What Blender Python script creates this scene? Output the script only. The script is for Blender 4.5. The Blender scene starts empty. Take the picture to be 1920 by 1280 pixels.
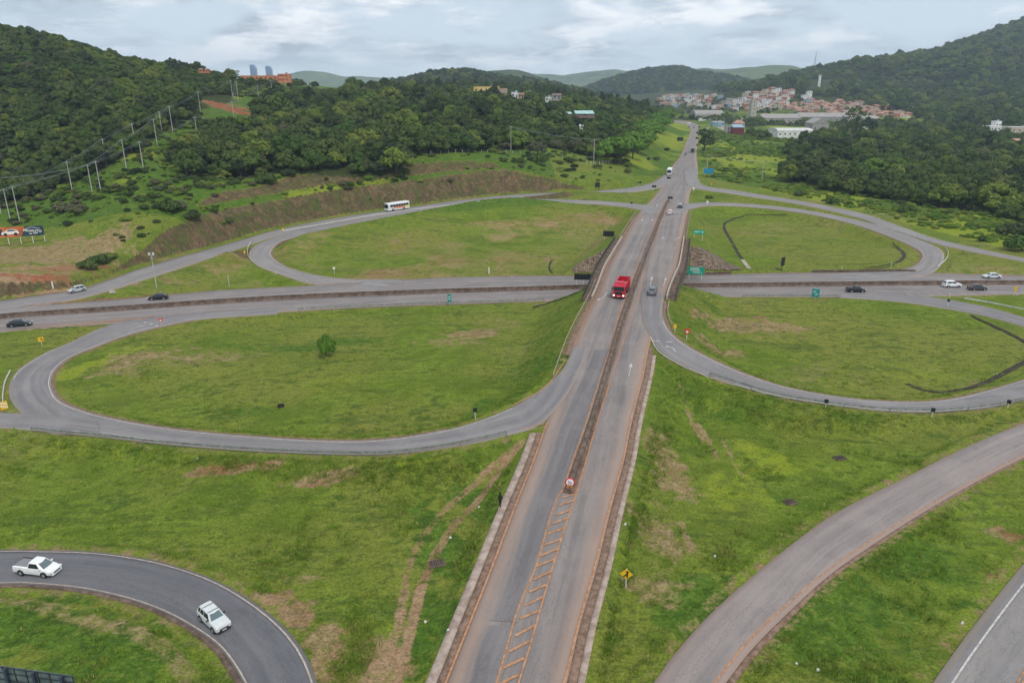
import bpy, bmesh, math, random
import numpy as np
from mathutils import Vector, Matrix
random.seed(7); np.random.seed(7)
SC = bpy.context.scene
COL = SC.collection
# ------------------------------------------------------------------ camera, sky, sun
CAM_H = 48.0
F, YH = 1360.0, 165.0                      # focal length and horizon row of the 1920 x 1280 photograph
TH = math.atan((640 - YH) / F); CT, ST = math.cos(TH), math.sin(TH)
cam = bpy.data.cameras.new('camera'); camo = bpy.data.objects.new('camera', cam); COL.objects.link(camo)
camo.location = (0, 0, CAM_H); camo.rotation_euler = (math.pi / 2 - TH, 0, 0)
cam.sensor_width = 36; cam.lens = 36 * F / 1920; cam.clip_start = 0.5; cam.clip_end = 60000
SC.camera = camo
SC.view_settings.view_transform = 'Standard'; SC.view_settings.look = 'None'
SC.view_settings.exposure = EXPOSURE = 0.12; SC.view_settings.gamma = 1; SC.view_settings.use_curve_mapping = False
SC.cycles.volume_bounces = 1; SC.cycles.max_bounces = 6; SC.cycles.transparent_max_bounces = 8
SUN_EL, SUN_AZ = math.radians(58), math.radians(150)
sl = bpy.data.lights.new('sun', 'SUN'); sl.energy = 1.9; sl.angle = math.radians(14); sl.color = (1, .95, .88)
so = bpy.data.objects.new('sun', sl); COL.objects.link(so)
so.rotation_euler = Vector((-math.sin(SUN_AZ) * math.cos(SUN_EL), -math.cos(SUN_AZ) * math.cos(SUN_EL), -math.sin(SUN_EL))).to_track_quat('-Z', 'Y').to_euler()


class NT:
    """small helper that builds node trees from python calls"""
    def __init__(self, tree): self.t = tree; self.n = tree.nodes; self.l = tree.links
    def node(self, typ, props=None, **inp):
        n = self.n.new(typ)
        for k, v in (props or {}).items(): setattr(n, k, v)
        for k, v in inp.items():
            key = int(k[1:]) if k[0] == 'i' and k[1:].isdigit() else k.replace('_', ' ')
            self.put(n.inputs[key], v)
        return n
    def put(self, sock, v):
        if isinstance(v, bpy.types.NodeSocket): self.l.new(v, sock)
        elif isinstance(v, bpy.types.Node): self.l.new(v.outputs[0], sock)
        elif isinstance(v, tuple) and len(v) == 3 and sock.type == 'RGBA': sock.default_value = (*v, 1)
        else: sock.default_value = v
    def math(self, op, a, b=0.0, c=None, clamp=False):
        n = self.n.new('ShaderNodeMath'); n.operation = op; n.use_clamp = clamp
        self.put(n.inputs[0], a); self.put(n.inputs[1], b)
        if c is not None: self.put(n.inputs[2], c)
        return n.outputs[0]
    def mix(self, f, a, b, blend='MIX'):
        n = self.n.new('ShaderNodeMix'); n.data_type = 'RGBA'; n.blend_type = blend
        self.put(n.inputs[0], f); self.put(n.inputs[6], a); self.put(n.inputs[7], b)
        return n.outputs[2]
    def noise(self, vec, scale, detail=3, rough=.55, dist=0.0):
        n = self.n.new('ShaderNodeTexNoise'); self.put(n.inputs['Scale'], scale); n.inputs['Detail'].default_value = detail
        n.inputs['Roughness'].default_value = rough; n.inputs['Distortion'].default_value = dist
        if vec is not None: self.put(n.inputs['Vector'], vec)
        return n.outputs[0]
    def step(self, v, a, b):
        n = self.n.new('ShaderNodeMapRange'); n.interpolation_type = 'SMOOTHSTEP'
        self.put(n.inputs[0], v); n.inputs[1].default_value = a; n.inputs[2].default_value = b
        return n.outputs[0]
    def mapping(self, vec, scale=(1, 1, 1), loc=(0, 0, 0), rot=(0, 0, 0)):
        n = self.n.new('ShaderNodeMapping'); self.put(n.inputs[0], vec)
        n.inputs[1].default_value = loc; n.inputs[2].default_value = rot; n.inputs[3].default_value = scale
        return n.outputs[0]
    def ramp(self, v, stops):
        n = self.n.new('ShaderNodeValToRGB'); self.put(n.inputs[0], v); cr = n.color_ramp
        while len(cr.elements) < len(stops): cr.elements.new(.5)
        for e, (p, c) in zip(cr.elements, stops): e.position = p; e.color = (*c, 1)
        return n.outputs[0]


world = bpy.data.worlds.new('World'); SC.world = world; world.use_nodes = True
w = NT(world.node_tree); w.n.clear()
sky = w.node('ShaderNodeTexSky', dict(sky_type='NISHITA', sun_disc=False, sun_elevation=SUN_EL, sun_rotation=SUN_AZ, air_density=1.0, dust_density=2.0, ozone_density=1.5))
tc = w.node('ShaderNodeTexCoord')
sep = w.node('ShaderNodeSeparateXYZ', i0=tc.outputs['Generated'])
# cloud layer seen as a ceiling: direction divided by its height
hz = w.math('ADD', w.math('MAXIMUM', sep.outputs[2], 0.0), .10)
pv = w.node('ShaderNodeCombineXYZ', i0=w.math('DIVIDE', sep.outputs[0], hz), i1=w.math('DIVIDE', sep.outputs[1], hz), i2=0.0).outputs[0]
pv2 = w.node('ShaderNodeCombineXYZ', i0=sep.outputs[0], i1=sep.outputs[1], i2=w.math('MULTIPLY', w.math('POWER', w.math('MAXIMUM', sep.outputs[2], 0.0), .8), 2.6)).outputs[0]
n1 = w.noise(w.mapping(pv2, (1, 1, 1), (3.1, 1.7, .3)), 5.2, 8, .58, .25)
n2 = w.noise(w.mapping(pv2, (1, 1, 1.25), (8.6, 4.2, 0)), 8.5, 9, .62, .15)
n3 = w.noise(w.mapping(pv, (.16, .3, 1), (1.4, 9.0, 0)), 1.0, 4, .5, .2)
dens = w.math('ADD', w.math('MULTIPLY', n1, .6), w.math('MULTIPLY', n3, .4))
cloudc = w.ramp(w.math('ADD', w.math('MULTIPLY', n2, .5), w.math('MULTIPLY', n1, .5)), [(.42, (3.3, 3.9, 4.6)), (.475, (4.9, 5.5, 6.2)), (.51, (7.4, 7.9, 8.5)), (.56, (9.8, 10.0, 10.3))])
horizonc = w.mix(w.step(sep.outputs[2], .0, .13), (7.6, 8.6, 9.2), (5.8, 6.9, 7.9))
mixc = w.mix(w.math('MULTIPLY', w.step(dens, .42, .54), w.step(sep.outputs[2], .004, .05)), horizonc, cloudc)
mixc = w.mix(.03, mixc, sky.outputs[0])
bg = w.node('ShaderNodeBackground', Color=mixc, Strength=.105)
w.node('ShaderNodeOutputWorld', Surface=bg)

# ------------------------------------------------------------------ helpers
def ray(px, py):
    a = (px - 960) / F; b = -(py - 640) / F
    return np.array([a, CT + b * ST, -ST + b * CT])
def un(px, py, z):
    d = ray(px, py); t = (z - CAM_H) / d[2]
    return np.array([d[0] * t, d[1] * t, z])
def unY(px, py, Y):
    d = ray(px, py); t = Y / d[1]
    return np.array([d[0] * t, Y, CAM_H + d[2] * t])
def proj(x, y, z):
    zc = y * CT - (z - CAM_H) * ST; v = y * ST + (z - CAM_H) * CT
    return 960 + F * x / zc, 640 - F * v / zc

def tag(o, label=None, cat=None, group=None, kind=None):
    if label: o['label'] = label
    if cat: o['category'] = cat
    if group: o['group'] = group
    if kind: o['kind'] = kind
    return o
def empty(name, loc=(0, 0, 0), rz=0, label=None, cat=None, group=None):
    o = bpy.data.objects.new(name, None); COL.objects.link(o); o.location = [float(v) for v in loc]; o.rotation_euler = (0, 0, rz)
    o.empty_display_size = .2
    return tag(o, label, cat, group)
def obj(name, me, mat=None, parent=None, loc=None, smooth=False):
    o = bpy.data.objects.new(name, me); COL.objects.link(o)
    if mat is not None and len(me.materials) == 0: me.materials.append(mat)
    if parent: o.parent = parent
    if loc is not None: o.location = [float(v) for v in loc]
    if smooth: me.shade_smooth()
    return o
def kids(o): return [c for c in bpy.data.objects if c.parent == o]
def copy_thing(root, loc, rz=None, label=None, group=None, scale=None):
    """root: (object, [(part, [subparts])]) tree from tree_of()"""
    def cp(t, par):
        c = t[0].copy(); COL.objects.link(c)
        if par: c.parent = par
        for s in t[1]: cp(s, c)
        return c
    r = cp(root, None); r.location = [float(v) for v in loc]
    if rz is not None: r.rotation_euler = (0, 0, rz)
    if scale is not None: r.scale = scale if isinstance(scale, tuple) else (scale,) * 3
    if label: r['label'] = label
    if group: r['group'] = group
    return r
def tree_of(o): return (o, [tree_of(c) for c in kids(o)])

class MB:
    def __init__(s): s.v = []; s.f = []
    def add(s, vs, fs):
        b = len(s.v); s.v += [tuple(float(c) for c in p) for p in vs]; s.f += [tuple(i + b for i in f) for f in fs]; return s
    def box(s, c, d, rz=0, taper=1.0, rx=0):
        vs = []
        for z in (-.5, .5):
            k = taper if z > 0 else 1
            for x, y in ((-.5, -.5), (.5, -.5), (.5, .5), (-.5, .5)):
                p = Vector((x * d[0] * k, y * d[1] * k, z * d[2]))
                if rx: p.rotate(Matrix.Rotation(rx, 3, 'X'))
                if rz: p.rotate(Matrix.Rotation(rz, 3, 'Z'))
                vs.append((p.x + c[0], p.y + c[1], p.z + c[2]))
        return s.add(vs, [(3, 2, 1, 0), (4, 5, 6, 7), (0, 1, 5, 4), (1, 2, 6, 5), (2, 3, 7, 6), (3, 0, 4, 7)])
    def cyl(s, p0, p1, r0, r1=None, n=8, cap=True):
        p0, p1 = Vector([float(a) for a in p0]), Vector([float(a) for a in p1]); r1 = r0 if r1 is None else r1
        a = (p1 - p0).normalized(); u = a.orthogonal().normalized(); v = a.cross(u)
        vs = []
        for p, r in ((p0, r0), (p1, r1)):
            for i in range(n):
                t = 2 * math.pi * i / n; vs.append(p + (u * math.cos(t) + v * math.sin(t)) * r)
        fs = [(i, (i + 1) % n, n + (i + 1) % n, n + i) for i in range(n)]
        if cap: fs += [tuple(range(n - 1, -1, -1)), tuple(range(n, 2 * n))]
        return s.add(vs, fs)
    def prism(s, poly, h, axis='y', c=(0, 0, 0)):
        """extrude a 2d outline: axis y -> outline in x,z"""
        n = len(poly); vs = []
        for k in (-h / 2, h / 2):
            for a, b in poly:
                p = (a, k, b) if axis == 'y' else (k, a, b) if axis == 'x' else (a, b, k)
                vs.append((p[0] + c[0], p[1] + c[1], p[2] + c[2]))
        return s.add(vs, [tuple(range(n)), tuple(range(2 * n - 1, n - 1, -1))] + [((i + 1) % n, i, n + i, n + (i + 1) % n) for i in range(n)])
    def loft(s, rings, cap=True):
        n = len(rings[0]); vs = [p for r in rings for p in r]; fs = []
        for k in range(len(rings) - 1):
            for i in range(n): fs.append((k * n + i, k * n + (i + 1) % n, (k + 1) * n + (i + 1) % n, (k + 1) * n + i))
        if cap: fs += [tuple(range(n - 1, -1, -1)), tuple(range((len(rings) - 1) * n, len(rings) * n))]
        return s.add(vs, fs)
    def mesh(s, name='m'):
        me = bpy.data.meshes.new(name); me.from_pydata(s.v, [], s.f); me.update()
        bm = bmesh.new(); bm.from_mesh(me); bmesh.ops.recalc_face_normals(bm, faces=bm.faces); bm.to_mesh(me); bm.free()
        return me
    def obj(s, name, mat, parent=None, smooth=False, loc=None): return obj(name, s.mesh(name), mat, parent, loc, smooth)

def np_mesh(name, V, Q, uv=None, cols=None, normals_smooth=True):
    """V (n,3), Q (m,4) or (m,3) index arrays"""
    V = np.asarray(V, np.float32); Q = np.asarray(Q, np.int32); k = Q.shape[1]
    me = bpy.data.meshes.new(name); me.vertices.add(len(V)); me.vertices.foreach_set('co', V.ravel())
    me.loops.add(Q.size); me.loops.foreach_set('vertex_index', Q.ravel())
    me.polygons.add(len(Q)); me.polygons.foreach_set('loop_start', np.arange(0, Q.size, k, dtype=np.int32))
    if uv is not None:
        l = me.uv_layers.new(name='UVMap'); l.data.foreach_set('uv', np.asarray(uv, np.float32)[Q.ravel()].ravel())
    for cn, c in (cols or {}).items():
        a = me.attributes.new(cn, 'FLOAT_COLOR', 'POINT'); a.data.foreach_set('color', np.asarray(c, np.float32).ravel())
    me.update(calc_edges=True); me.validate()
    if normals_smooth: me.shade_smooth()
    return me

def mat(name, color, rough=.7, metal=0.0, spec=.3, emit=None, var=0.0, vscale=1.0, bump=0.0, bscale=20.0):
    m = bpy.data.materials.new(name); m.use_nodes = True; t = NT(m.node_tree)
    b = m.node_tree.nodes['Principled BSDF']; c = color
    if var or bump:
        tcn = t.node('ShaderNodeTexCoord')
        if var:
            nn = t.noise(tcn.outputs['Object'], vscale, 4, .6)
            c = t.mix(t.step(nn, .35, .65), tuple(v * (1 - var) for v in color), tuple(min(1, v * (1 + var)) for v in color))
        if bump:
            bn = t.noise(tcn.outputs['Object'], bscale, 3)
            t.put(b.inputs['Normal'], t.node('ShaderNodeBump', Height=bn, Strength=bump, Distance=.05))
    t.put(b.inputs['Base Color'], c); b.inputs['Roughness'].default_value = rough; b.inputs['Metallic'].default_value = metal
    b.inputs['Specular IOR Level'].default_value = spec
    if emit: b.inputs['Emission Color'].default_value = (*emit[0], 1); b.inputs['Emission Strength'].default_value = emit[1]
    return m

def vnoise(x, y, scale, seed=0, octs=4):
    """value noise on arrays, about -1..1"""
    rs = np.random.RandomState(seed); out = np.zeros_like(np.asarray(x, float)); amp = 1.0; tot = 0
    for o in range(octs):
        T = rs.rand(256, 256) * 2 - 1; fx = np.asarray(x, float) / scale * 2 ** o + rs.rand() * 100; fy = np.asarray(y, float) / scale * 2 ** o + rs.rand() * 100
        ix = np.floor(fx).astype(int); iy = np.floor(fy).astype(int); tx = fx - ix; ty = fy - iy
        tx = tx * tx * (3 - 2 * tx); ty = ty * ty * (3 - 2 * ty)
        a = T[ix & 255, iy & 255]; b = T[(ix + 1) & 255, iy & 255]; c = T[ix & 255, (iy + 1) & 255]; d = T[(ix + 1) & 255, (iy + 1) & 255]
        out += amp * ((a * (1 - tx) + b * tx) * (1 - ty) + (c * (1 - tx) + d * tx) * ty); tot += amp; amp *= .5
    return out / tot * 1.4
def sstep(v, a, b):
    t = np.clip((v - a) / (b - a), 0, 1); return t * t * (3 - 2 * t)

# ------------------------------------------------------------------ roads, traced station by station
MD = np.array([math.sin(math.radians(14)), math.cos(math.radians(14))])    # heading of the main road
ZM_S = [20, 45, 75, 105, 150, 190, 230, 275, 310, 420, 560, 760, 1000]
ZM_Z = [4.3, 4.6, 5.2, 6.3, 7.0, 7.0, 6.4, 5.6, 5.0, 4.2, 4.0, 4.6, 6.0]
def zmain(x, y): return np.interp(np.asarray(x) * MD[0] + np.asarray(y) * MD[1], ZM_S, ZM_Z)
def unM(px, py):
    z = 5.0
    for _ in range(12): p = un(px, py, z); z = float(zmain(p[0], p[1]))
    return np.array([p[0], p[1], z])
def catmull(P, step=1.5):
    P = np.asarray(P, float); out = []
    ext = np.vstack([2 * P[0] - P[1], P, 2 * P[-1] - P[-2]])
    return ext
def dense_pair(L, R, step=1.5):
    """centripetal-ish Catmull-Rom through matched left and right stations"""
    L = np.array(L); R = np.array(R); eL = np.vstack([2 * L[0] - L[1], L, 2 * L[-1] - L[-2]]); eR = np.vstack([2 * R[0] - R[1], R, 2 * R[-1] - R[-2]])
    oL, oR = [], []
    for i in range(len(L) - 1):
        seg = max(np.linalg.norm(L[i + 1] - L[i]), np.linalg.norm(R[i + 1] - R[i])); n = max(2, int(seg / step))
        for k in range(n):
            t = k / n
            for e, o in ((eL, oL), (eR, oR)):
                p0, p1, p2, p3 = e[i:i + 4]
                d02 = (p2 - p0) * .5; d13 = (p3 - p1) * .5
                l = np.linalg.norm(p2 - p1)
                for dd in (d02, d13):
                    m = np.linalg.norm(dd)
                    if m > 1.3 * l and m > 0: dd *= 1.3 * l / m
                t2, t3 = t * t, t * t * t
                o.append((2 * t3 - 3 * t2 + 1) * p1 + (t3 - 2 * t2 + t) * d02 + (-2 * t3 + 3 * t2) * p2 + (t3 - t2) * d13)
    oL.append(L[-1]); oR.append(R[-1])
    return np.array(oL), np.array(oR)

class Road:
    def __init__(s, name, stations, off):
        """stations: (lx, ly, rx, ry, z) with z None = main road height"""
        L, R = [], []
        for lx, ly, rx, ry, z in stations:
            L.append(unM(lx, ly) if z is None else un(lx, ly, z)); R.append(unM(rx, ry) if z is None else un(rx, ry, z))
        s.name = name; s.off = off; s.L, s.R = dense_pair(L, R)
        s.C = (s.L + s.R) / 2; tt = np.gradient(s.C[:, :2], axis=0); tt /= np.maximum(np.linalg.norm(tt, axis=1), 1e-6)[:, None]; dd = (s.L - s.R)[:, :2]; s.hw = np.abs(dd[:, 0] * tt[:, 1] - dd[:, 1] * tt[:, 0]) / 2
        s.len = np.concatenate([[0], np.cumsum(np.linalg.norm(np.diff(s.C, axis=0), axis=1))])
    def at(s, u, i):                      # u 0..1 left to right
        return s.L[i] * (1 - u) + s.R[i] * u
    def z_at(s, x, y):
        d = (s.C[:, 0] - x) ** 2 + (s.C[:, 1] - y) ** 2; i = int(np.argmin(d)); return float(s.C[i, 2])
    def pt(s, px, py, dz=0):
        z = 3.0
        for _ in range(10): p = un(px, py, z); z = s.z_at(p[0], p[1])
        return np.array([p[0], p[1], z + dz])

main = Road('main_road', [
    (778, 1420, 1020, 1420, None), (832, 1290, 1060, 1290, None), (878, 1170, 1088, 1170, None), (921, 1060, 1120, 1060, None), (959, 960, 1144, 960, None), (1000, 860, 1171, 860, None),
    (1021, 800, 1183, 800, None), (1040, 750, 1195, 750, None), (1057, 700, 1208, 700, None), (1077, 640, 1220, 640, None), (1095, 600, 1236, 600, None), (1120, 550, 1248, 550, None),
    (1131, 520, 1260, 520, None), (1139, 500, 1269, 500, None), (1156, 470, 1275, 470, None), (1174, 440, 1280, 440, None), (1192, 410, 1286, 410, None), (1206, 390, 1291, 390, None),
    (1226, 370, 1292, 370, None), (1240, 350, 1298, 350, None), (1251, 330, 1308, 330, None), (1261, 310, 1308, 310, None), (1272, 298, 1306, 298, None), (1279, 285, 1306, 285, None),
    (1285, 270, 1308, 270, None), (1290, 260, 1309, 260, None), (1294, 250, 1309, 250, None), (1294, 241, 1311, 241, None), (1286, 234, 1306, 233, None), (1262, 230, 1280, 226.5, 5.5), (1235, 229, 1240, 225, 6)], 0.0)
highway = Road('highway', [
    (-420, 622, -420, 690, 0), (-150, 594, -150, 643, 0), (0, 578, 0, 624, 0), (117, 569, 117, 613, 0), (220, 561, 220, 605, 0), (336, 550.5, 336, 600, 0), (430, 543, 430, 591, 0),
    (588, 535, 588, 581, 0), (700, 528, 700, 575.5, 0), (841, 520, 841, 570.5, 0), (1000, 517.5, 1000, 565, 0), (1150, 517, 1150, 560, 0), (1317, 515.5, 1317, 557, 0), (1448, 512.5, 1448, 556.5, 0),
    (1565, 511, 1565, 557, 0), (1683, 510, 1683, 556, 0), (1750, 512, 1750, 555, 0), (1920, 516, 1920, 551, 0), (2150, 520, 2150, 548, 0), (2450, 524, 2450, 548, 0)], 0.008)
outer_ul = Road('outer_ramp', [
    (-420, 600, -420, 640, 0), (-150, 582, -150, 606, 0), (0, 564, 0, 590, 0), (80, 553, 80, 572, 0), (158, 541, 160, 557, 0.1), (286, 497, 296, 516, .4), (437, 455, 441, 468, .9), (521, 431, 525, 441, 1.2), (640, 407.5, 642, 415.5, 1.7),
    (774, 388, 776, 396, 2.4), (875, 374, 876, 380.5, 3.0), (976, 364.5, 977, 370.5, 3.6), (1110, 358.5, 1111, 364.5, 4.5), (1177, 352.5, 1182, 360.5, None), (1224, 342, 1236, 352, None), (1245, 327, 1270, 335, None)], 0.016)
loop_ul = Road('loop_ramp', [
    (1240, 392, 1215, 402, None), (1211, 384.5, 1191, 391.5, None), (1110, 376, 1110, 383, 4.6), (976, 373.7, 976, 380, 3.8), (875, 382, 876, 388.5, 3.15), (774, 396.5, 776, 405, 2.5), (640, 416.5, 644, 427.5, 1.85), (565, 430, 578, 440, 1.7),
    (510, 447, 535, 450, 1.4), (480, 460, 518, 459, 1.2), (467, 477, 508, 475, .9), (480, 496, 521, 491, .6), (521, 512.5, 560, 508, .3), (588, 532.7, 640, 522, 0), (700, 545, 760, 524, 0)], 0.024)
loop_ll = Road('loop_ramp', [
    (520, 575, 520, 588, 0), (330, 590, 380, 598, 0), (255, 598, 304, 612, 0), (192, 614, 240, 628, .1), (134, 641, 180, 650, .3), (84, 662, 134, 669, .5), (40, 689, 107, 690, .7), (21, 711, 97, 710, .9), (17, 740, 99, 730, 1.1), (34, 768, 115, 752, 1.4),
    (81, 808, 160, 771, 1.8), (169, 815, 220, 786, 2.1), (304, 832, 320, 803, 2.6), (450, 844, 450, 816, 3.2), (620, 852, 620, 826, 4.1), (740, 851, 730, 822.5, 4.9), (865, 834, 840, 805, 5.5), (950, 816, 905, 786, None), (1005, 800, 959, 764, None),
    (1040, 770, 1000, 740, None), (1070, 730, 1032, 715, None), (1090, 690, 1056, 690, None), (1105, 650, 1076, 652, None)], 0.032)
branch_l = Road('service_road', [
    (-420, 722, -420, 752, 1.2), (-180, 757, -180, 786, 1.2), (0, 773, 0, 802, 1.4), (45, 775, 60, 807, 1.7), (110, 779, 120, 812, 1.9), (180, 787, 190, 818, 2.2)], 0.04)
loop_lr = Road('loop_ramp', [
    (1202, 548, 1244, 548, None), (1202, 570, 1243, 570, None), (1205, 600, 1243, 592, None), (1220, 632, 1256, 621, None), (1240, 660, 1285, 646, None), (1285, 688, 1332, 672, 6.0), (1347, 712, 1400, 702, 5.4), (1448, 741, 1480, 727, 4.6), (1549, 758, 1570, 743.5, 3.9), (1650, 769.5, 1650, 751.5, 3.2),
    (1750, 772.5, 1740, 752.5, 2.6), (1851, 764.5, 1817, 741, 2.1), (1925, 749, 1920, 712, 1.6), (2040, 716, 1995, 686, 1.0), (2105, 680, 2025, 665, .7), (2070, 645, 1995, 638, .4), (1990, 612, 1950, 622, .2), (1920, 595, 1920, 612, 0), (1851, 576, 1851, 593, 0), (1784, 563, 1784, 580, 0), (1700, 552, 1683, 565, 0), (1600, 548, 1565, 557, 0)], 0.048)
loop_ur = Road('loop_ramp', [
    (1260, 390, 1262, 402, None), (1290, 382, 1300, 391, None), (1327, 379.5, 1330, 386, 5.3), (1414, 383, 1410, 388.5, 4.8), (1515, 394.5, 1505, 399.5, 4.0), (1616, 415, 1592, 418, 3.25), (1683, 435, 1655, 439, 2.6),
    (1745, 458, 1702, 458, 1.95), (1769, 474, 1727, 473, 1.3), (1766, 494, 1727, 488, .6), (1745, 512, 1703, 502, .1), (1690, 525, 1640, 509, 0), (1600, 530, 1540, 512, 0)], 0.024)
outer_ur = Road('outer_ramp', [
    (1308, 315, 1280, 320, None), (1309, 336, 1285, 345, None), (1324, 349, 1305, 354, None), (1381, 357.5, 1366, 362.5, 4.8), (1414, 363, 1405, 368.5, 4.6), (1515, 379.5, 1500, 383.5, 4.0), (1616, 400, 1599, 405.5, 3.3), (1683, 422.5, 1668, 429, 2.7), (1750, 446, 1742, 453, 2.2),
    (1817, 462, 1812, 469.5, 1.8), (1920, 484, 1918, 490, 1.4), (2150, 528, 2150, 534, .6), (2450, 560, 2450, 566, .3)], 0.016)
ramp_ll = Road('near_ramp', [
    (-700, 1150, -660, 1260, 3.2), (-300, 1050, -290, 1120, 3.2), (0, 1030.5, 0, 1095, 3.3), (75, 1031, 75, 1096, 3.4), (169, 1033.5, 160, 1105, 3.5), (262, 1045, 240, 1123, 3.6), (337, 1063, 307, 1147, 3.7), (412, 1091, 362, 1177, 3.8),
    (487, 1136, 406, 1209, 3.9), (544, 1186, 434, 1243, 4.0), (580, 1240, 458, 1284, 4.1), (603, 1310, 478, 1335, 4.2), (622, 1400, 490, 1410, 4.2)], 0.016)
ramp_lr = Road('near_ramp', [
    (2350, 672, 2350, 704, 1.6), (2100, 742, 2120, 779, 1.8), (1989, 771, 2010, 815, 2.0), (1899, 801, 1920, 857, 2.3), (1805, 841, 1830, 903, 2.6), (1692, 897.5, 1725, 964, 2.9), (1580, 954, 1630, 1025, 3.2), (1505, 1004, 1550, 1082, 3.4), (1392, 1096, 1465, 1160, 3.7),
    (1317, 1166, 1405, 1222, 3.9), (1250, 1245, 1352, 1292, 4.1), (1195, 1330, 1305, 1360, 4.2), (1150, 1420, 1265, 1430, 4.2)], 0.016)
corner = Road('corner_road', [
    (2350, 720, 2520, 800, 2.2), (2130, 860, 2330, 950, 2.5), (1999, 968, 2200, 1060, 2.7), (1920, 1056, 2120, 1150, 2.9), (1861, 1128, 2060, 1235, 3.1), (1803, 1203, 2010, 1310, 3.2), (1757, 1268, 1970, 1390, 3.3), (1690, 1370, 1930, 1470, 3.3)], 0.0)
ROADS = [main, highway, outer_ul, loop_ul, loop_ll, branch_l, loop_lr, loop_ur, outer_ur, ramp_ll, ramp_lr, corner]

def dist_road(r, X, Y, reach=70):
    """distance outside the road edge (negative inside) and road height there"""
    X = np.asarray(X, np.float32); Y = np.asarray(Y, np.float32)
    D = np.full(X.shape, 1e3, np.float32); Z = np.zeros(X.shape, np.float32)
    c = r.C.astype(np.float32); m = (X > c[:, 0].min() - reach) & (X < c[:, 0].max() + reach) & (Y > c[:, 1].min() - reach) & (Y < c[:, 1].max() + reach)
    idx = np.nonzero(m)[0]
    for a in range(0, len(idx), 20000):
        ii = idx[a:a + 20000]; dx = X[ii, None] - c[None, :, 0]; dy = Y[ii, None] - c[None, :, 1]
        d = np.sqrt(dx * dx + dy * dy) - r.hw[None, :].astype(np.float32); j = np.argmin(d, 1)
        D[ii] = d[np.arange(len(ii)), j]; Z[ii] = c[j, 2]
    return D, Z
# ramps take the main road's height where they lie on it or near it
for r in (outer_ul, loop_ul, loop_ll, loop_lr, loop_ur, outer_ur):
    for A in (r.L, r.R):
        d, z = dist_road(main, A[:, 0], A[:, 1], 30)
        zz = zmain(A[:, 0], A[:, 1]); wgt = 1 - sstep(d, .5, 10)
        A[:, 2] = A[:, 2] * (1 - wgt) + zz * wgt
    r.C = (r.L + r.R) / 2
main.L[:, 2] = np.where(main.L[:, 1] < 700, zmain(main.L[:, 0], main.L[:, 1]), main.L[:, 2]); main.R[:, 2] = np.where(main.R[:, 1] < 700, zmain(main.R[:, 0], main.R[:, 1]), main.R[:, 2]); main.C = (main.L + main.R) / 2

# ------------------------------------------------------------------ terrain
CP = []
for px, py, z in [(300, 680, .8), (600, 700, .8), (850, 650, .8), (250, 760, 1), (500, 790, 1.4), (800, 780, 2), (650, 460, .5), (900, 450, .3), (1050, 430, 1), (750, 500, 0), (560, 480, .4),
                  (1400, 430, 1.2), (1600, 450, .4), (1450, 480, .3), (1500, 640, .3), (1750, 650, .3), (1650, 720, .5), (1850, 690, .5), (1400, 600, 1), (100, 900, 1.8), (300, 950, 2.2), (600, 950, 2.2),
                  (800, 900, 2.8), (200, 870, 1.5), (650, 1100, 3.2), (750, 1200, 3.7), (600, 1200, 3.6), (100, 1200, 4.2), (250, 1250, 4.6), (1350, 800, 2.4), (1600, 820, 1.6), (1850, 790, 1.5), (1300, 950, 2.8),
                  (1450, 900, 2.2), (1600, 900, 2.2), (1250, 1150, 3.4), (1300, 1100, 3.2), (1700, 1100, 2.7), (1600, 1200, 3), (1850, 1000, 2.4), (40, 650, .5), (30, 740, .8), (1850, 580, .2), (1850, 500, .8), (1700, 470, 1),
                  (400, 500, .8), (300, 540, .2), (-300, 700, .5), (-300, 900, 2), (-300, 1200, 4), (2200, 600, 0), (2200, 800, 1), (2200, 1100, 2.5), (960, 1500, 4), (200, 1500, 4.3), (1700, 1500, 3.3),
                  (1500, 345, 3.2), (1400, 300, 4), (1700, 385, 2), (1900, 450, 1), (1900, 350, .5), (1650, 300, 1.5), (1400, 270, 4.5), (1550, 270, 3), (1800, 290, 1), (1920, 280, 1), (2200, 330, 1), (2200, 450, .5),
                  (1350, 240, 6), (1500, 250, 5), (1650, 240, 4), (1340, 320, 4.2)]:
    CP.append(un(px, py, z))
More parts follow.
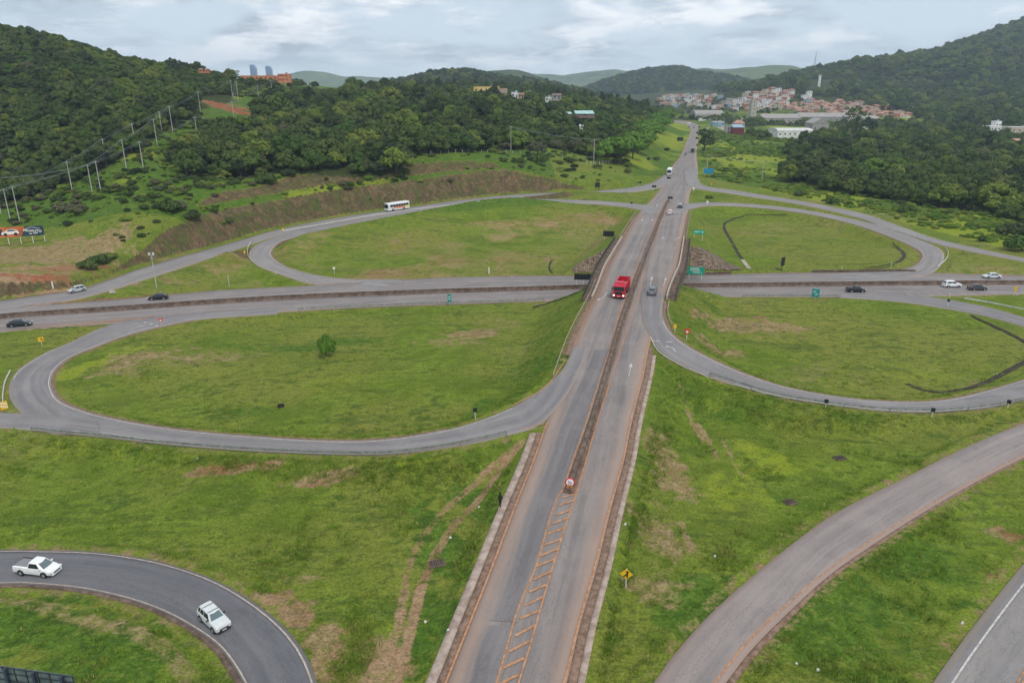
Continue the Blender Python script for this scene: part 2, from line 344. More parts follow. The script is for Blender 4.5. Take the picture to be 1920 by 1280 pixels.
for px, py, Y in [(0, 530, 168), (0, 500, 185), (0, 460, 210), (20, 420, 238), (60, 350, 285), (60, 290, 315), (60, 200, 375), (60, 130, 430), (50, 80, 490), (-200, 520, 172), (-250, 420, 225), (-250, 300, 310), (-250, 180, 380), (-250, 60, 480),
                  (250, 455, 208), (250, 405, 222), (250, 370, 242), (250, 320, 272), (250, 260, 320), (250, 200, 385), (250, 155, 455), (250, 128, 530), (430, 350, 262), (420, 335, 284), (420, 290, 325), (420, 240, 385), (420, 200, 450), (420, 168, 540), (420, 152, 620),
                  (560, 328, 284), (560, 314, 303), (560, 290, 342), (560, 240, 410), (560, 200, 500), (560, 172, 600), (590, 168, 660), (740, 300, 325), (740, 290, 345), (740, 278, 375), (740, 230, 455), (740, 197, 560), (740, 180, 700),
                  (900, 296, 340), (900, 290, 356), (900, 278, 385), (900, 250, 440), (900, 215, 520), (900, 195, 620), (1050, 326, 345), (1050, 300, 385), (1050, 270, 440), (1050, 230, 540), (1050, 202, 680), (1050, 192, 850),
                  (1150, 328, 355), (1150, 300, 405), (1150, 262, 500), (1150, 222, 650), (1150, 207, 800), (1225, 312, 405), (1230, 280, 500), (1240, 242, 700), (1250, 222, 900), (1300, 205, 1400),
                  (1300, 215, 1150), (1450, 200, 1250), (1450, 172, 1420), (1500, 190, 1250), (1600, 208, 1120), (1700, 220, 1020), (1530, 162, 1480), (1400, 160, 1700), (1400, 185, 1400), (1330, 178, 1750), (1560, 125, 1750), (1635, 108, 1800), (1500, 138, 1850),
                  (1700, 115, 2000), (1800, 85, 2100), (1920, 42, 2100), (2080, 10, 2150), (2300, -10, 2200), (1920, 205, 1000), (1920, 242, 820), (1920, 130, 1450), (1750, 155, 1450), (1750, 205, 1130), (2250, 200, 1000), (2250, 120, 1400), (2250, 250, 780)]:
    CP.append(unY(px, py, Y))
for x, Y, z in [(-330, 900, 55), (-500, 750, 80), (-150, 1300, 30), (-800, 1400, 60), (-1500, 3000, 20), (0, 2500, 18), (1500, 3300, 60), (900, 2800, 60), (400, 3000, 20), (0, 6000, 10), (4000, 6000, 20), (-4000, 6000, 20), (2200, 2600, 150), (100, 1500, 25), (-2500, 5000, 20), (30, 16, 4.2), (-20, 16, 4.2)]:
    CP.append(np.array([x, Y, z], float))
CP = np.array(CP)
def uvl(x, y): return np.stack([np.asarray(x) / np.maximum(np.asarray(y), 5) * 1.2, np.log(np.maximum(np.asarray(y), 5))], -1)
_c = uvl(CP[:, 0], CP[:, 1])
def _k(r2): return .5 * r2 * np.log(r2 + 1e-9)
_n = len(_c); _A = np.zeros((_n + 3, _n + 3)); _A[:_n, :_n] = _k(((_c[:, None] - _c[None]) ** 2).sum(-1)) + np.eye(_n) * 2e-4; _A[:_n, _n] = 1; _A[:_n, _n + 1:] = _c; _A[_n, :_n] = 1; _A[_n + 1:, :_n] = _c.T
# heights are interpolated as height below the eye divided by distance, which keeps far slopes and near fields equally smooth
_w = np.linalg.solve(_A, np.concatenate([(CP[:, 2] - CAM_H) / CP[:, 1], [0, 0, 0]]))
def base_z(X, Y):
    X = np.asarray(X, float).ravel(); Y = np.asarray(Y, float).ravel(); out = np.zeros(len(X))
    for a in range(0, len(X), 20000):
        q = uvl(X[a:a + 20000], Y[a:a + 20000]); r2 = ((q[:, None] - _c[None]) ** 2).sum(-1)
        out[a:a + 20000] = _k(r2) @ _w[:_n] + _w[_n] + q @ _w[_n + 1:]
    z = out * np.maximum(Y, 5) + CAM_H
    nearf = 1 - sstep(Y, 250, 330)
    z += vnoise(X, Y, 14, 3, 4) * (.22 * nearf) + vnoise(X, Y, 40, 5, 4) * (.35 * nearf)
    far = sstep(Y, 900, 1300) * sstep(z, 12, 60)
    rg = 1 - np.abs(vnoise(X * .8 + Y * .3, Y * .5, 260, 11, 4))
    z += far * (rg - .75) * 34
    z += sstep(Y, 330, 450) * (1 - sstep(X, -20, 80)) * vnoise(X, Y, 60, 8, 3) * 2.2
    return z
def terrain(X, Y, full=False):
    X = np.asarray(X, float).ravel(); Y = np.asarray(Y, float).ravel(); B = base_z(X, Y)
    low = np.full(X.shape, -1e3); up = np.full(X.shape, 1e3); ins = np.full(X.shape, 1e3); dmin = np.full(X.shape, 1e3)
    cutd = np.full(X.shape, 1e3)
    wob = vnoise(X, Y, 9, 21, 3)
    for r in ROADS:
        D, Z = dist_road(r, X, Y); near = D < 500
        d = np.maximum(D - 1.6, 0)
        low = np.where(near, np.maximum(low, Z - .12 - d / 1.75), low)
        if r is outer_ul: c = np.where(d < 1.5, .05 * d, np.where(d < 8.7, .08 + (d - 1.5) * 1.4 + wob * .25, np.where(d < 13.2, 10.1 + wob * .3, np.where(d < 18, 10.1 + (d - 13.2) * 1.2 + wob * .3, 15.9 + (d - 18) * .6))))
        elif r is highway: c = d * .62
        elif r is main: c = np.where(d < 8, d * .12, 1 + (d - 8) * .35)
        else: c = d * .45
        up = np.where(near & (Z - .08 + c < up), Z - .08 + c, up)
        if r is outer_ul: cutd = np.where(near, d, cutd)
        ins = np.where(D < .6, np.minimum(ins, Z - .14), ins)
        dmin = np.minimum(dmin, D)
    z = np.minimum(np.maximum(B, low), np.maximum(up, -50))
    # the embankment of the main road keeps its fill next to the lower ramps
    z = np.where(ins < 500, np.minimum(z, ins), z)
    if full: return z, B, low, up, dmin, cutd
    return z
def tz(x, y): return float(terrain([x], [y])[0])
def gp(px, py):
    """point of the ground seen at a pixel of the photograph"""
    d = ray(px, py); ts = np.geomspace(30, 7000, 900); X = d[0] * ts; Y = d[1] * ts; Z = CAM_H + d[2] * ts
    zt = terrain(X, Y); k = np.nonzero(Z < zt)[0]
    if len(k) == 0: k = [len(ts) - 1]
    i = max(k[0], 1); a, b = ts[i - 1], ts[i]
    tt = np.linspace(a, b, 40); zz = terrain(d[0] * tt, d[1] * tt); m = np.nonzero(CAM_H + d[2] * tt < zz)[0]; t = tt[m[0]] if len(m) else b
    return np.array([d[0] * t, d[1] * t, CAM_H + d[2] * t])
# ------------------------------------------------------------------ materials of the setting
def ground_material():
    m = bpy.data.materials.new('ground'); m.use_nodes = True; t = NT(m.node_tree); b = m.node_tree.nodes['Principled BSDF']
    pos = t.node('ShaderNodeNewGeometry').outputs['Position']
    mk = t.node('ShaderNodeAttribute', dict(attribute_name='mask')); s = t.node('ShaderNodeSeparateColor', i0=mk.outputs['Color'])
    mk2 = t.node('ShaderNodeAttribute', dict(attribute_name='mask2')); s2 = t.node('ShaderNodeSeparateColor', i0=mk2.outputs['Color'])
    soil, dry, lush = s.outputs[0], s.outputs[1], s.outputs[2]; cut, forest, bright = s2.outputs[0], s2.outputs[1], s2.outputs[2]
    nl = t.noise(pos, .022, 4, .6, .6); nm = t.noise(pos, .13, 5, .65, .5); nf = t.noise(pos, .8, 5, .7, .3); nv = t.noise(pos, 3.6, 3, .7)
    stre = t.noise(t.mapping(pos, (.07, .35, .3), rot=(0, 0, .2)), 1.0, 5, .68, .4)
    base = t.mix(t.step(nm, .36, .64), (0.0990, 0.1505, 0.0154), (0.1755, 0.2374, 0.0271))
    base = t.mix(t.step(nl, .4, .62), base, t.mix(t.step(nf, .35, .65), (0.1710, 0.2016, 0.0298), (0.2115, 0.2150, 0.0451)))
    base = t.mix(t.math('MULTIPLY', t.step(stre, .52, .66), .7), base, (0.0738, 0.1165, 0.0199))
    # tufts of longer, darker grass
    tu = t.step(t.math('ADD', t.math('MULTIPLY', nf, .55), t.math('MULTIPLY', nm, .45)), .51, .60)
    base = t.mix(t.math('MULTIPLY', tu, .75), base, (0.0612, 0.1075, 0.0154))
    base = t.mix(t.math('MULTIPLY', t.step(t.math('ADD', lush, t.math('MULTIPLY', t.math('SUBTRACT', nm, .5), .9)), .3, .7), .85), base, t.mix(t.step(nf, .4, .6), (0.0432, 0.0986, 0.0117), (0.0945, 0.1747, 0.0199)))
    base = t.mix(t.math('MULTIPLY', t.step(t.math('ADD', bright, t.math('MULTIPLY', t.math('SUBTRACT', nf, .5), .8)), .35, .7), .8), base, t.mix(nm, (0.2160, 0.2867, 0.0199), (0.2700, 0.3046, 0.0316)))
    base = t.mix(t.step(t.math('ADD', dry, t.math('MULTIPLY', t.math('SUBTRACT', nf, .5), 1.5)), .35, .95), base, t.mix(t.step(nf, .35, .65), (.22, .155, .065), (.33, .25, .13)))
    base = t.mix(t.math('MULTIPLY', t.step(t.math('ADD', soil, t.math('ADD', t.math('MULTIPLY', t.math('SUBTRACT', nf, .5), 1.7), t.math('MULTIPLY', t.math('SUBTRACT', nm, .5), .8))), .40, 1.0), .85), base, t.mix(t.step(nm, .35, .65), (.235, .120, .055), (.37, .235, .145)))
    base = t.mix(t.step(soil, 1.3, 2.0), base, t.mix(t.step(nf, .3, .7), (.25, .055, .030), (.42, .11, .065)))
    cutc = t.mix(t.step(t.noise(t.mapping(pos, (.35, .35, .10)), 1.0, 6, .75, .8), .38, .62), (.085, .066, .036), (.185, .118, .070))
    base = t.mix(t.step(soil, 1.3, 2.0), base, t.mix(t.step(nf, .3, .7), (.25, .055, .030), (.42, .11, .065)))
    cutc = t.mix(t.step(t.noise(pos, .22, 6, .75, .8), .47, .60), cutc, (.090, .100, .032))
    base = t.mix(t.step(t.math('ADD', cut, t.math('MULTIPLY', t.math('SUBTRACT', nf, .5), .7)), .4, .7), base, cutc)
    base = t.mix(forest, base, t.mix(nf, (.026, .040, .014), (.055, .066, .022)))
    clump = t.noise(t.mapping(pos, (1, 1.5, 1), (7, 3, 0)), .55, 5, .72, .5)
    base = t.mix(t.math('MULTIPLY', t.math('MULTIPLY', t.step(clump, .54, .62), t.step(nl, .40, .56)), t.math('SUBTRACT', .62, t.math('MULTIPLY', forest, .6))), base, (.040, .074, .016))
    base = t.mix(t.math('MULTIPLY', t.math('SUBTRACT', 1.0, t.step(clump, .36, .45)), .35), base, (.26, .29, .06))
    base = t.mix(.7, base, t.mix(t.step(nv, .3, .7), (.35, .35, .35), (1.0, 1.0, 1.0)), 'MULTIPLY')
    base = t.mix(1.0, base, (1.2, 1.2, 1.2), 'MULTIPLY')
    t.put(b.inputs['Base Color'], base); b.inputs['Roughness'].default_value = .95; b.inputs['Specular IOR Level'].default_value = .08
    h = t.math('ADD', t.math('MULTIPLY', nf, 1.0), t.math('MULTIPLY', nv, .35))
    t.put(b.inputs['Normal'], t.node('ShaderNodeBump', Height=h, Strength=.9, Distance=.55))
    return m

def asphalt_material(name, dark, mid, dust, dust_w, streak=.5):
    m = bpy.data.materials.new(name); m.use_nodes = True; t = NT(m.node_tree); b = m.node_tree.nodes['Principled BSDF']
    pos = t.node('ShaderNodeNewGeometry').outputs['Position']; uv = t.node('ShaderNodeUVMap').outputs[0]
    ed = t.node('ShaderNodeSeparateColor', i0=t.node('ShaderNodeAttribute', dict(attribute_name='edge')).outputs['Color']).outputs[0]
    ed = t.math('MULTIPLY', ed, 10.0)
    st = t.noise(t.mapping(uv, (.8, .022, 1)), 1.0, 5, .6); nf = t.noise(pos, 9.0, 3, .8); nb = t.noise(pos, .12, 4, .6); wv = t.noise(t.mapping(uv, (.45, .06, 1)), 1.0, 4, .65, .6)
    c = t.mix(t.step(st, .35, .65), dark, mid)
    c = t.mix(t.math('MULTIPLY', t.step(nb, .45, .65), .35), c, tuple(v * 1.25 for v in mid))
    cr = t.math('ABSOLUTE', t.math('SUBTRACT', t.noise(t.mapping(uv, (.5, .11, 1)), 1.0, 6, .75, .4), .5))
    crk = t.math('MULTIPLY', t.math('SUBTRACT', 1.0, t.step(cr, .0, .009)), .55)
    c = t.mix(crk, c, tuple(v * .45 for v in dark))
    dd = t.math('ADD', t.math('DIVIDE', ed, dust_w), t.math('MULTIPLY', t.math('SUBTRACT', wv, .5), 1.3))
    c = t.mix(t.math('MULTIPLY', t.math('SUBTRACT', 1.0, t.step(dd, .1, 1.0)), .85), c, dust)
    c = t.mix(t.math('MULTIPLY', t.step(wv, .48, .75), streak), c, tuple(.5 * a + .5 * d for a, d in zip(mid, dust)))
    c = t.mix(.35, c, t.mix(t.step(nf, .3, .7), (.6, .6, .6), (1.1, 1.1, 1.1)), 'MULTIPLY')
    t.put(b.inputs['Base Color'], c); b.inputs['Roughness'].default_value = .82; b.inputs['Specular IOR Level'].default_value = .3
    t.put(b.inputs['Normal'], t.node('ShaderNodeBump', Height=nf, Strength=.25, Distance=.02))
    return m
M = {}
M['ground'] = ground_material()
M['main'] = asphalt_material('worn_asphalt', (.165, .148, .146), (.245, .213, .198), (.330, .235, .185), 2.3, .55)
M['highway'] = asphalt_material('highway_asphalt', (.175, .158, .156), (.240, .212, .202), (.30, .23, .19), 1.2, .45)
M['ramp'] = asphalt_material('ramp_asphalt', (.190, .180, .180), (.250, .230, .222), (.33, .27, .22), .7, .35)
M['dark_ramp'] = asphalt_material('fresh_asphalt', (.108, .108, .120), (.145, .142, .152), (.16, .15, .145), .6, .2)
M['blue_ramp'] = asphalt_material('ramp_asphalt_grey', (.165, .158, .165), (.230, .215, .212), (.28, .24, .21), .8, .2)
M['red_ramp'] = asphalt_material('dusty_asphalt', (.210, .185, .178), (.275, .235, .220), (.32, .235, .195), 1.1, .4)
M['patch'] = asphalt_material('asphalt_patch', (.140, .130, .134), (.195, .178, .176), (.25, .205, .18), .5, .2)
def speck(name, c1, c2, scale=2.0, rough=.9, bump=.3):
    m = bpy.data.materials.new(name); m.use_nodes = True; t = NT(m.node_tree); b = m.node_tree.nodes['Principled BSDF']
    pos = t.node('ShaderNodeNewGeometry').outputs['Position']; n = t.noise(pos, scale, 5, .7, .4)
    t.put(b.inputs['Base Color'], t.mix(t.step(n, .35, .65), c1, c2)); b.inputs['Roughness'].default_value = rough; b.inputs['Specular IOR Level'].default_value = .15
    t.put(b.inputs['Normal'], t.node('ShaderNodeBump', Height=n, Strength=bump, Distance=.08)); return m
M['dirt'] = speck('red_dirt_shoulder', (.14, .088, .062), (.26, .175, .13), 1.6)
M['concrete'] = speck('weathered_concrete', (.30, .265, .225), (.47, .42, .365), 1.2)
M['dirty_concrete'] = speck('stained_concrete', (.085, .060, .047), (.185, .135, .108), .9)
M['drain'] = speck('drain_concrete', (.26, .19, .155), (.42, .34, .29), 1.0)
M['dark_drain'] = speck('damp_channel', (.030, .028, .022), (.075, .062, .046), .8)
M['white_line'] = speck('white_road_paint', (.34, .32, .31), (.56, .54, .52), 2.5, .7, .05)
M['orange_line'] = speck('dusty_yellow_paint', (.31, .15, .075), (.47, .26, .15), 1.8, .8, .05)
M['stone'] = None
M['drain_line'] = speck('dusty_line', (.30, .25, .22), (.45, .38, .34), 2)

# ------------------------------------------------------------------ ground sheet
def in_poly(px, py, poly):
    px = np.asarray(px); py = np.asarray(py); ins = np.zeros(px.shape, bool); n = len(poly)
    for i in range(n):
        x1, y1 = poly[i]; x2, y2 = poly[(i + 1) % n]
        if y1 == y2: continue
        c = ((y1 > py) != (y2 > py)) & (px < (x2 - x1) * (py - y1) / (y2 - y1) + x1); ins ^= c
    return ins
# woodland outlines, traced on the ground (photograph coordinates of where the ground is)
WOOD_A = [(-900, 450), (-900, -100), (0, 60), (60, 68), (200, 112), (330, 132), (430, 150), (440, 190), (375, 208), (330, 235), (262, 280), (160, 335), (60, 372), (-60, 400)]
WOOD_B = [(335, 330), (350, 292), (405, 250), (452, 215), (520, 200), (600, 185), (700, 172), (960, 178), (1215, 195), (1262, 216), (1236, 240), (1200, 278), (1165, 296), (1110, 296), (1010, 272), (960, 282), (765, 290), (748, 318), (700, 336), (560, 326), (450, 336)]
WOOD_C = [(1330, 170), (1400, 160), (1450, 150), (1640, 106), (1750, 100), (1930, 35), (2500, -60), (2500, 268), (1920, 252), (1840, 245), (1745, 228), (1700, 214), (1640, 204), (1575, 186), (1480, 172), (1400, 172)]
WOOD_D = [(1478, 290), (1500, 270), (1600, 262), (1700, 252), (1920, 262), (2500, 270), (2500, 480), (1960, 440), (1850, 400), (1700, 382), (1570, 362), (1480, 342), (1490, 318)]
WOOD_E = [(1195, 218), (1300, 219), (1480, 228), (1600, 232), (1745, 232), (1920, 248), (1920, 268), (1700, 262), (1600, 262), (1560, 238), (1440, 236), (1400, 240), (1330, 226), (1270, 226)]
def world_poly(p): return p
PATCH = []   # (centre px, py, rx m, ry m, rotation, kind, strength)
def patches():
    S = [(1420, 595, 4, 3, 0, 'soil', 1), (1415, 612, 11, 7, 0, 'dry', .8), (1350, 660, 5, 6, .6, 'dry', .75), (1300, 590, 1.5, 3, 0, 'soil', .6), (1250, 870, 3, 9, .1, 'dry', .8), (1235, 1000, 3.4, 8, .1, 'dry', .6), (1215, 1100, 3, 3, 0, 'dry', .55), (1285, 1000, .7, 4, 0, 'dry', .8),
         (1290, 760, 1, 6, .1, 'dry', .5), (1302, 800, .5, 9, .0, 'dry', .9), (1330, 830, .5, 8, .0, 'dry', .8), (1368, 850, .5, 7, 0, 'dry', .6),
         (880, 625, 6, 3, 0, 'dry', 1.0), (850, 640, 9, 5, 0, 'dry', .5), (260, 670, 9, 8, .4, 'dry', .62), (220, 690, 6, 6, .4, 'dry', .7), (380, 672, 14, 6, 0, 'dry', .5), (410, 880, 9, 1.2, 0, 'soil', .85), (430, 884, 7, .8, 0, 'dry', .9), (590, 900, 4.5, .7, 0, 'dry', 1.0), (600, 905, 3, .5, 0, 'soil', .7),
         (520, 1120, 2, 1.6, .4, 'soil', .75), (560, 1160, 2, 3.2, .5, 'soil', .8), (600, 1190, 2, 2.2, .4, 'dry', .75), (620, 1240, 1.2, 2.4, 0, 'dry', 1.1), (560, 1085, 3, 1.4, 0, 'dry', .5), (330, 1030, 4, .6, 0, 'soil', .5), (650, 1200, 2, 3, 0, 'soil', .5), (720, 1250, 2.5, 3, 0, 'soil', .7), (700, 1210, 1.8, 2, 0, 'dry', .7), (640, 1270, 1.5, 1.4, 0, 'soil', .7),
         (300, 505, 14, 8, 0, 'soil', 0), (1905, 1005, 2.0, 2, 0, 'soil', 1.2), (1895, 1010, 3, 2.5, 0, 'dry', .7), (1860, 1070, .8, 4, -.7, 'soil', .6),
         (90, 470, 26, 10, .35, 'dry', .72), (60, 510, 16, 4, .3, 'soil', .62), (90, 505, 14, 2.2, .32, 'soil', 1.2), (40, 505, 12, 2.0, .2, 'soil', .9), (150, 460, 12, 4, .5, 'dry', .8), (30, 540, 20, 6, .2, 'dry', .7),
         (425, 202, 15, 6, -.2, 'soil', 2.4), (403, 194, 11, 6, -.2, 'soil', 2.4), (447, 209, 9, 5, -.3, 'soil', 2.0), (60, 480, 30, 12, .3, 'dry', 1.1), (130, 468, 20, 8, .4, 'dry', 1.1), (60, 527, 26, 5, .25, 'soil', 1.0), (20, 515, 20, 3, .25, 'soil', 1.2), (120, 500, 12, 3, .35, 'soil', 1.1), (1540, 163, 30, 24, 0, 'soil', 3), (262, 155, 10, 6, 0, 'soil', .9),
         (1050, 770, 2, 1.5, 0, 'lush', .8), (950, 750, 8, 5, .7, 'lush', .9), (1010, 690, 5, 8, .35, 'lush', .8), (560, 655, 22, 5, 0, 'lush', .55), (650, 640, 16, 6, 0, 'lush', .6), (480, 770, 10, 3, 0, 'lush', .5), (1440, 760, 14, 5, .3, 'lush', .5), (800, 850, 4, 3, 0, 'lush', .5),
         (850, 1050, 3, 9, .5, 'lush', 1.0), (830, 1150, 3, 6, .5, 'lush', 1.0), (900, 950, 2.4, 6, .5, 'lush', .9), (780, 1230, 3, 3, .3, 'lush', .9), (60, 1170, 8, 5, 0, 'lush', 1.1), (200, 1230, 8, 5, 0, 'lush', 1.1), (1300, 1130, 4, 6, -.4, 'lush', .8), (1330, 1180, 3, 3, -.7, 'lush', .9),
         (1560, 1180, 8, 8, -.6, 'lush', .8), (1700, 1040, 9, 6, -.6, 'lush', .75), (1500, 940, 4, 2, -.5, 'lush', .6), (1330, 570, 4, 8, .3, 'lush', .6), (1340, 610, 5, 4, .4, 'lush', .5), (1290, 690, 4, 2, 0, 'lush', .8), (1400, 760, 12, 2, .3, 'lush', .6),
         (180, 680, 3, 12, -.5, 'bright', 1.0), (140, 700, 2, 6, -.2, 'bright', .9), (1450, 870, 8, 6, 0, 'bright', .5), (1370, 920, 5, 7, 0, 'bright', .45), (350, 700, 16, 6, 0, 'bright', .3), (600, 720, 18, 6, 0, 'bright', .35), (1700, 700, 16, 8, 0, 'bright', .35), (1560, 720, 10, 4, 0, 'bright', .35), (1850, 650, 12, 8, 0, 'dry', .25),
         (1400, 690, 6, 3, 0, 'bright', .35), (500, 950, 14, 5, 0, 'bright', .2), (100, 850, 12, 4, 0, 'bright', .4), (780, 870, 5, 2, 0, 'bright', .4),
         (1000, 465, 16, 10, 0, 'bright', .3), (880, 425, 18, 8, .3, 'soil', .28), (930, 440, 22, 12, .3, 'dry', .32), (760, 400, 22, 6, 0, 'soil', .38), (620, 440, 10, 10, 0, 'soil', .45), (620, 500, 12, 5, 0, 'soil', .35), (760, 480, 22, 10, 0, 'dry', .28), (840, 410, 10, 5, 0, 'soil', .3),
         (400, 500, 10, 4, 0, 'soil', .5), (440, 500, 6, 8, .3, 'soil', .5), (330, 525, 12, 4, 0, 'dry', .45), (470, 520, 8, 3, 0, 'soil', .3),
         (1430, 580, 30, 10, 0, 'dry', .22), (1540, 560, 12, 4, 0, 'soil', .4), (1620, 600, 22, 10, 0, 'dry', .25), (1500, 640, 18, 8, 0, 'dry', .2), (1560, 480, 30, 6, 0, 'dry', .3), (1480, 430, 20, 10, 0, 'dry', .25), (1350, 430, 6, 14, 0, 'dry', .2),
         (1340, 700, 3, 6, .8, 'dry', .5), (820, 480, 1.4, .5, 0, 'dry', 1.2), (700, 405, 3, .8, 0, 'dry', 1.0), (960, 405, 1, .5, 0, 'dry', .8)]
    for px, py, rx, ry, ro, k, st in S:
        if st <= 0: continue
        p = gp(px, py); PATCH.append((p[0], p[1], rx, ry, ro, k, st * (1.35 if k != 'lush' else 1)))
patches()
def track_mask(X, Y, pts, w):
    """closeness to a polyline on the ground"""
    P = [gp(*p)[:2] for p in pts]; out = np.zeros(X.shape)
    for a, b in zip(P[:-1], P[1:]):
        ab = b - a; t = np.clip(((X - a[0]) * ab[0] + (Y - a[1]) * ab[1]) / (ab @ ab), 0, 1)
        d = np.hypot(X - a[0] - t * ab[0], Y - a[1] - t * ab[1]); out = np.maximum(out, 1 - sstep(d, w * .35, w))
    return out
def build_ground():
    nu, nv = 960, 900
    u = np.linspace(-1.15, 1.15, nu); lv = np.concatenate([np.linspace(math.log(14), math.log(520), 640), np.linspace(math.log(525), math.log(7000), nv - 640)])
    U, LV = np.meshgrid(u, lv); Y = np.exp(LV).ravel(); X = (U.ravel() * Y)
    Z, B, low, up, dmin, cutd = terrain(X, Y, True)
    Z = np.where(dmin > 1.5, Z + vnoise(X, Y, 2.2, 31, 2) * .07 * (Y < 260), Z)
    i = np.arange(nu * nv).reshape(nv, nu); Q = np.stack([i[:-1, :-1], i[:-1, 1:], i[1:, 1:], i[1:, :-1]], -1).reshape(-1, 4)
    mask = np.zeros((len(X), 4)); mask2 = np.zeros((len(X), 4)); ch = dict(soil=0, dry=1, lush=2)
    w1 = vnoise(X, Y, 6, 41, 4); w4 = vnoise(X, Y, 1.6, 44, 3)
    for cx, cy, rx, ry, ro, k, st in PATCH:
        R = 1.6 * max(rx, ry); m = (np.abs(X - cx) < R * 1.3) & (np.abs(Y - cy) < R * 1.3)
        if not m.any(): continue
        dx, dy = X[m] - cx, Y[m] - cy; c, s = math.cos(ro), math.sin(ro)
        q = np.hypot((dx * c + dy * s) / rx, (-dx * s + dy * c) / ry) + w1[m] * .55 + w4[m] * .5
        v = st * (1 - sstep(q, .15, 1.45))
        if k == 'bright': mask2[m, 2] = np.maximum(mask2[m, 2], v)
        else: mask[m, ch[k]] = np.maximum(mask[m, ch[k]], v)
    # the beaten track across the near meadow
    for pts, w, st in [([(985, 825), (930, 870), (880, 915), (830, 960), (790, 1010), (765, 1060), (757, 1120), (745, 1180), (715, 1240), (690, 1300)], .85, .8), ([(975, 835), (935, 885), (895, 940), (850, 985), (815, 1040), (790, 1100), (775, 1160), (760, 1220), (740, 1300)], .85, .95),
                       ([(0, 1120), (60, 1130), (150, 1160), (250, 1180), (310, 1215), (350, 1265), (370, 1310)], 1.6, .8)]:
        tm = track_mask(X, Y, pts, w); br = .95 + .15 * w1
        mask[:, 1] = np.maximum(mask[:, 1], tm * st * .8 * br)
        if pts[0][0] > 0: mask[:, 0] = np.maximum(mask[:, 0], tm * st * .95 * br)
    nearroad = (1 - sstep(dmin, .8, 2.6))
    mask[:, 0] = np.maximum(mask[:, 0], nearroad * .5); mask[:, 1] = np.maximum(mask[:, 1], nearroad * .45)
    # banks kept longer and greener than the mown floor of the loops
    bank = sstep(low - B, .3, 1.8) * (dmin > 1.5) * sstep(230 - Y, 0, 60)
    mask[:, 2] = np.maximum(mask[:, 2], bank * .42)
    cf = sstep(B - up, .5, 1.6) * (cutd < 45) * sstep(cutd, .8, 2.2)
    bench = ((cutd > 9.0) & (cutd < 12.9))
    mask2[:, 0] = cf * (1 - sstep(X, 28, 46)) * np.where(bench, .0, 1)
    # photographed outlines of the woods, taken as areas on the ground
    px, py = proj(X, Y, Z)
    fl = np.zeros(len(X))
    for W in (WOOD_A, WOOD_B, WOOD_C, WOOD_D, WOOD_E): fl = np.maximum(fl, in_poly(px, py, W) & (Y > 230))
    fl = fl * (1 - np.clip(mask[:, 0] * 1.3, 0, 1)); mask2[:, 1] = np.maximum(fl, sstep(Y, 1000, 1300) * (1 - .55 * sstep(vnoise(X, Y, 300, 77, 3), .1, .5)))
    lo = (Y > 150) * (Z < 3.2) * (np.abs(dmin) > 1) * sstep(Y, 172, 182) * (Y < 330); tint = vnoise(X, Y, 24, 91, 5)
    mask[:, 1] = np.maximum(mask[:, 1], lo * (.22 + .45 * tint)); mask[:, 0] = np.maximum(mask[:, 0], lo * (.44 + .5 * vnoise(X, Y, 17, 92, 5)) * np.where(X < 40, 1, .6)); lf = (Y < 172) * (Z < 2.4); mask[:, 1] = np.maximum(mask[:, 1], lf * (.05 + .5 * tint))
    # rank grass field on the right, bright verges beyond the interchange
    fld = (X > 60) * (Y > 225) * (py < np.interp(px, [1310, 1515, 1683, 1920, 2450], [330, 374, 415, 476, 548])) * (1 - fl); n5 = vnoise(X, Y * .6, 24, 51, 4)
    mask2[:, 2] = np.maximum(mask2[:, 2], fld * (.45 + .7 * n5)); mask[:, 2] = np.maximum(mask[:, 2], fld * (.6 - .5 * n5))
    pc = (Y > 225) * (X < 20) * (1 - fl) * sstep(Z, 4.6, 6.0); n6 = vnoise(X, Y, 22, 52, 4)
    mask[:, 2] = np.maximum(mask[:, 2], pc * (.75 + .4 * n6) * (1 - mask2[:, 0])); mask2[:, 2] = np.maximum(mask2[:, 2], pc * (.12 - .7 * n6))
    me = np_mesh('ground', np.stack([X, Y, Z], -1), Q, cols=dict(mask=mask, mask2=mask2))
    return tag(obj('ground', me, M['ground']), kind='structure')
GROUND = build_ground()

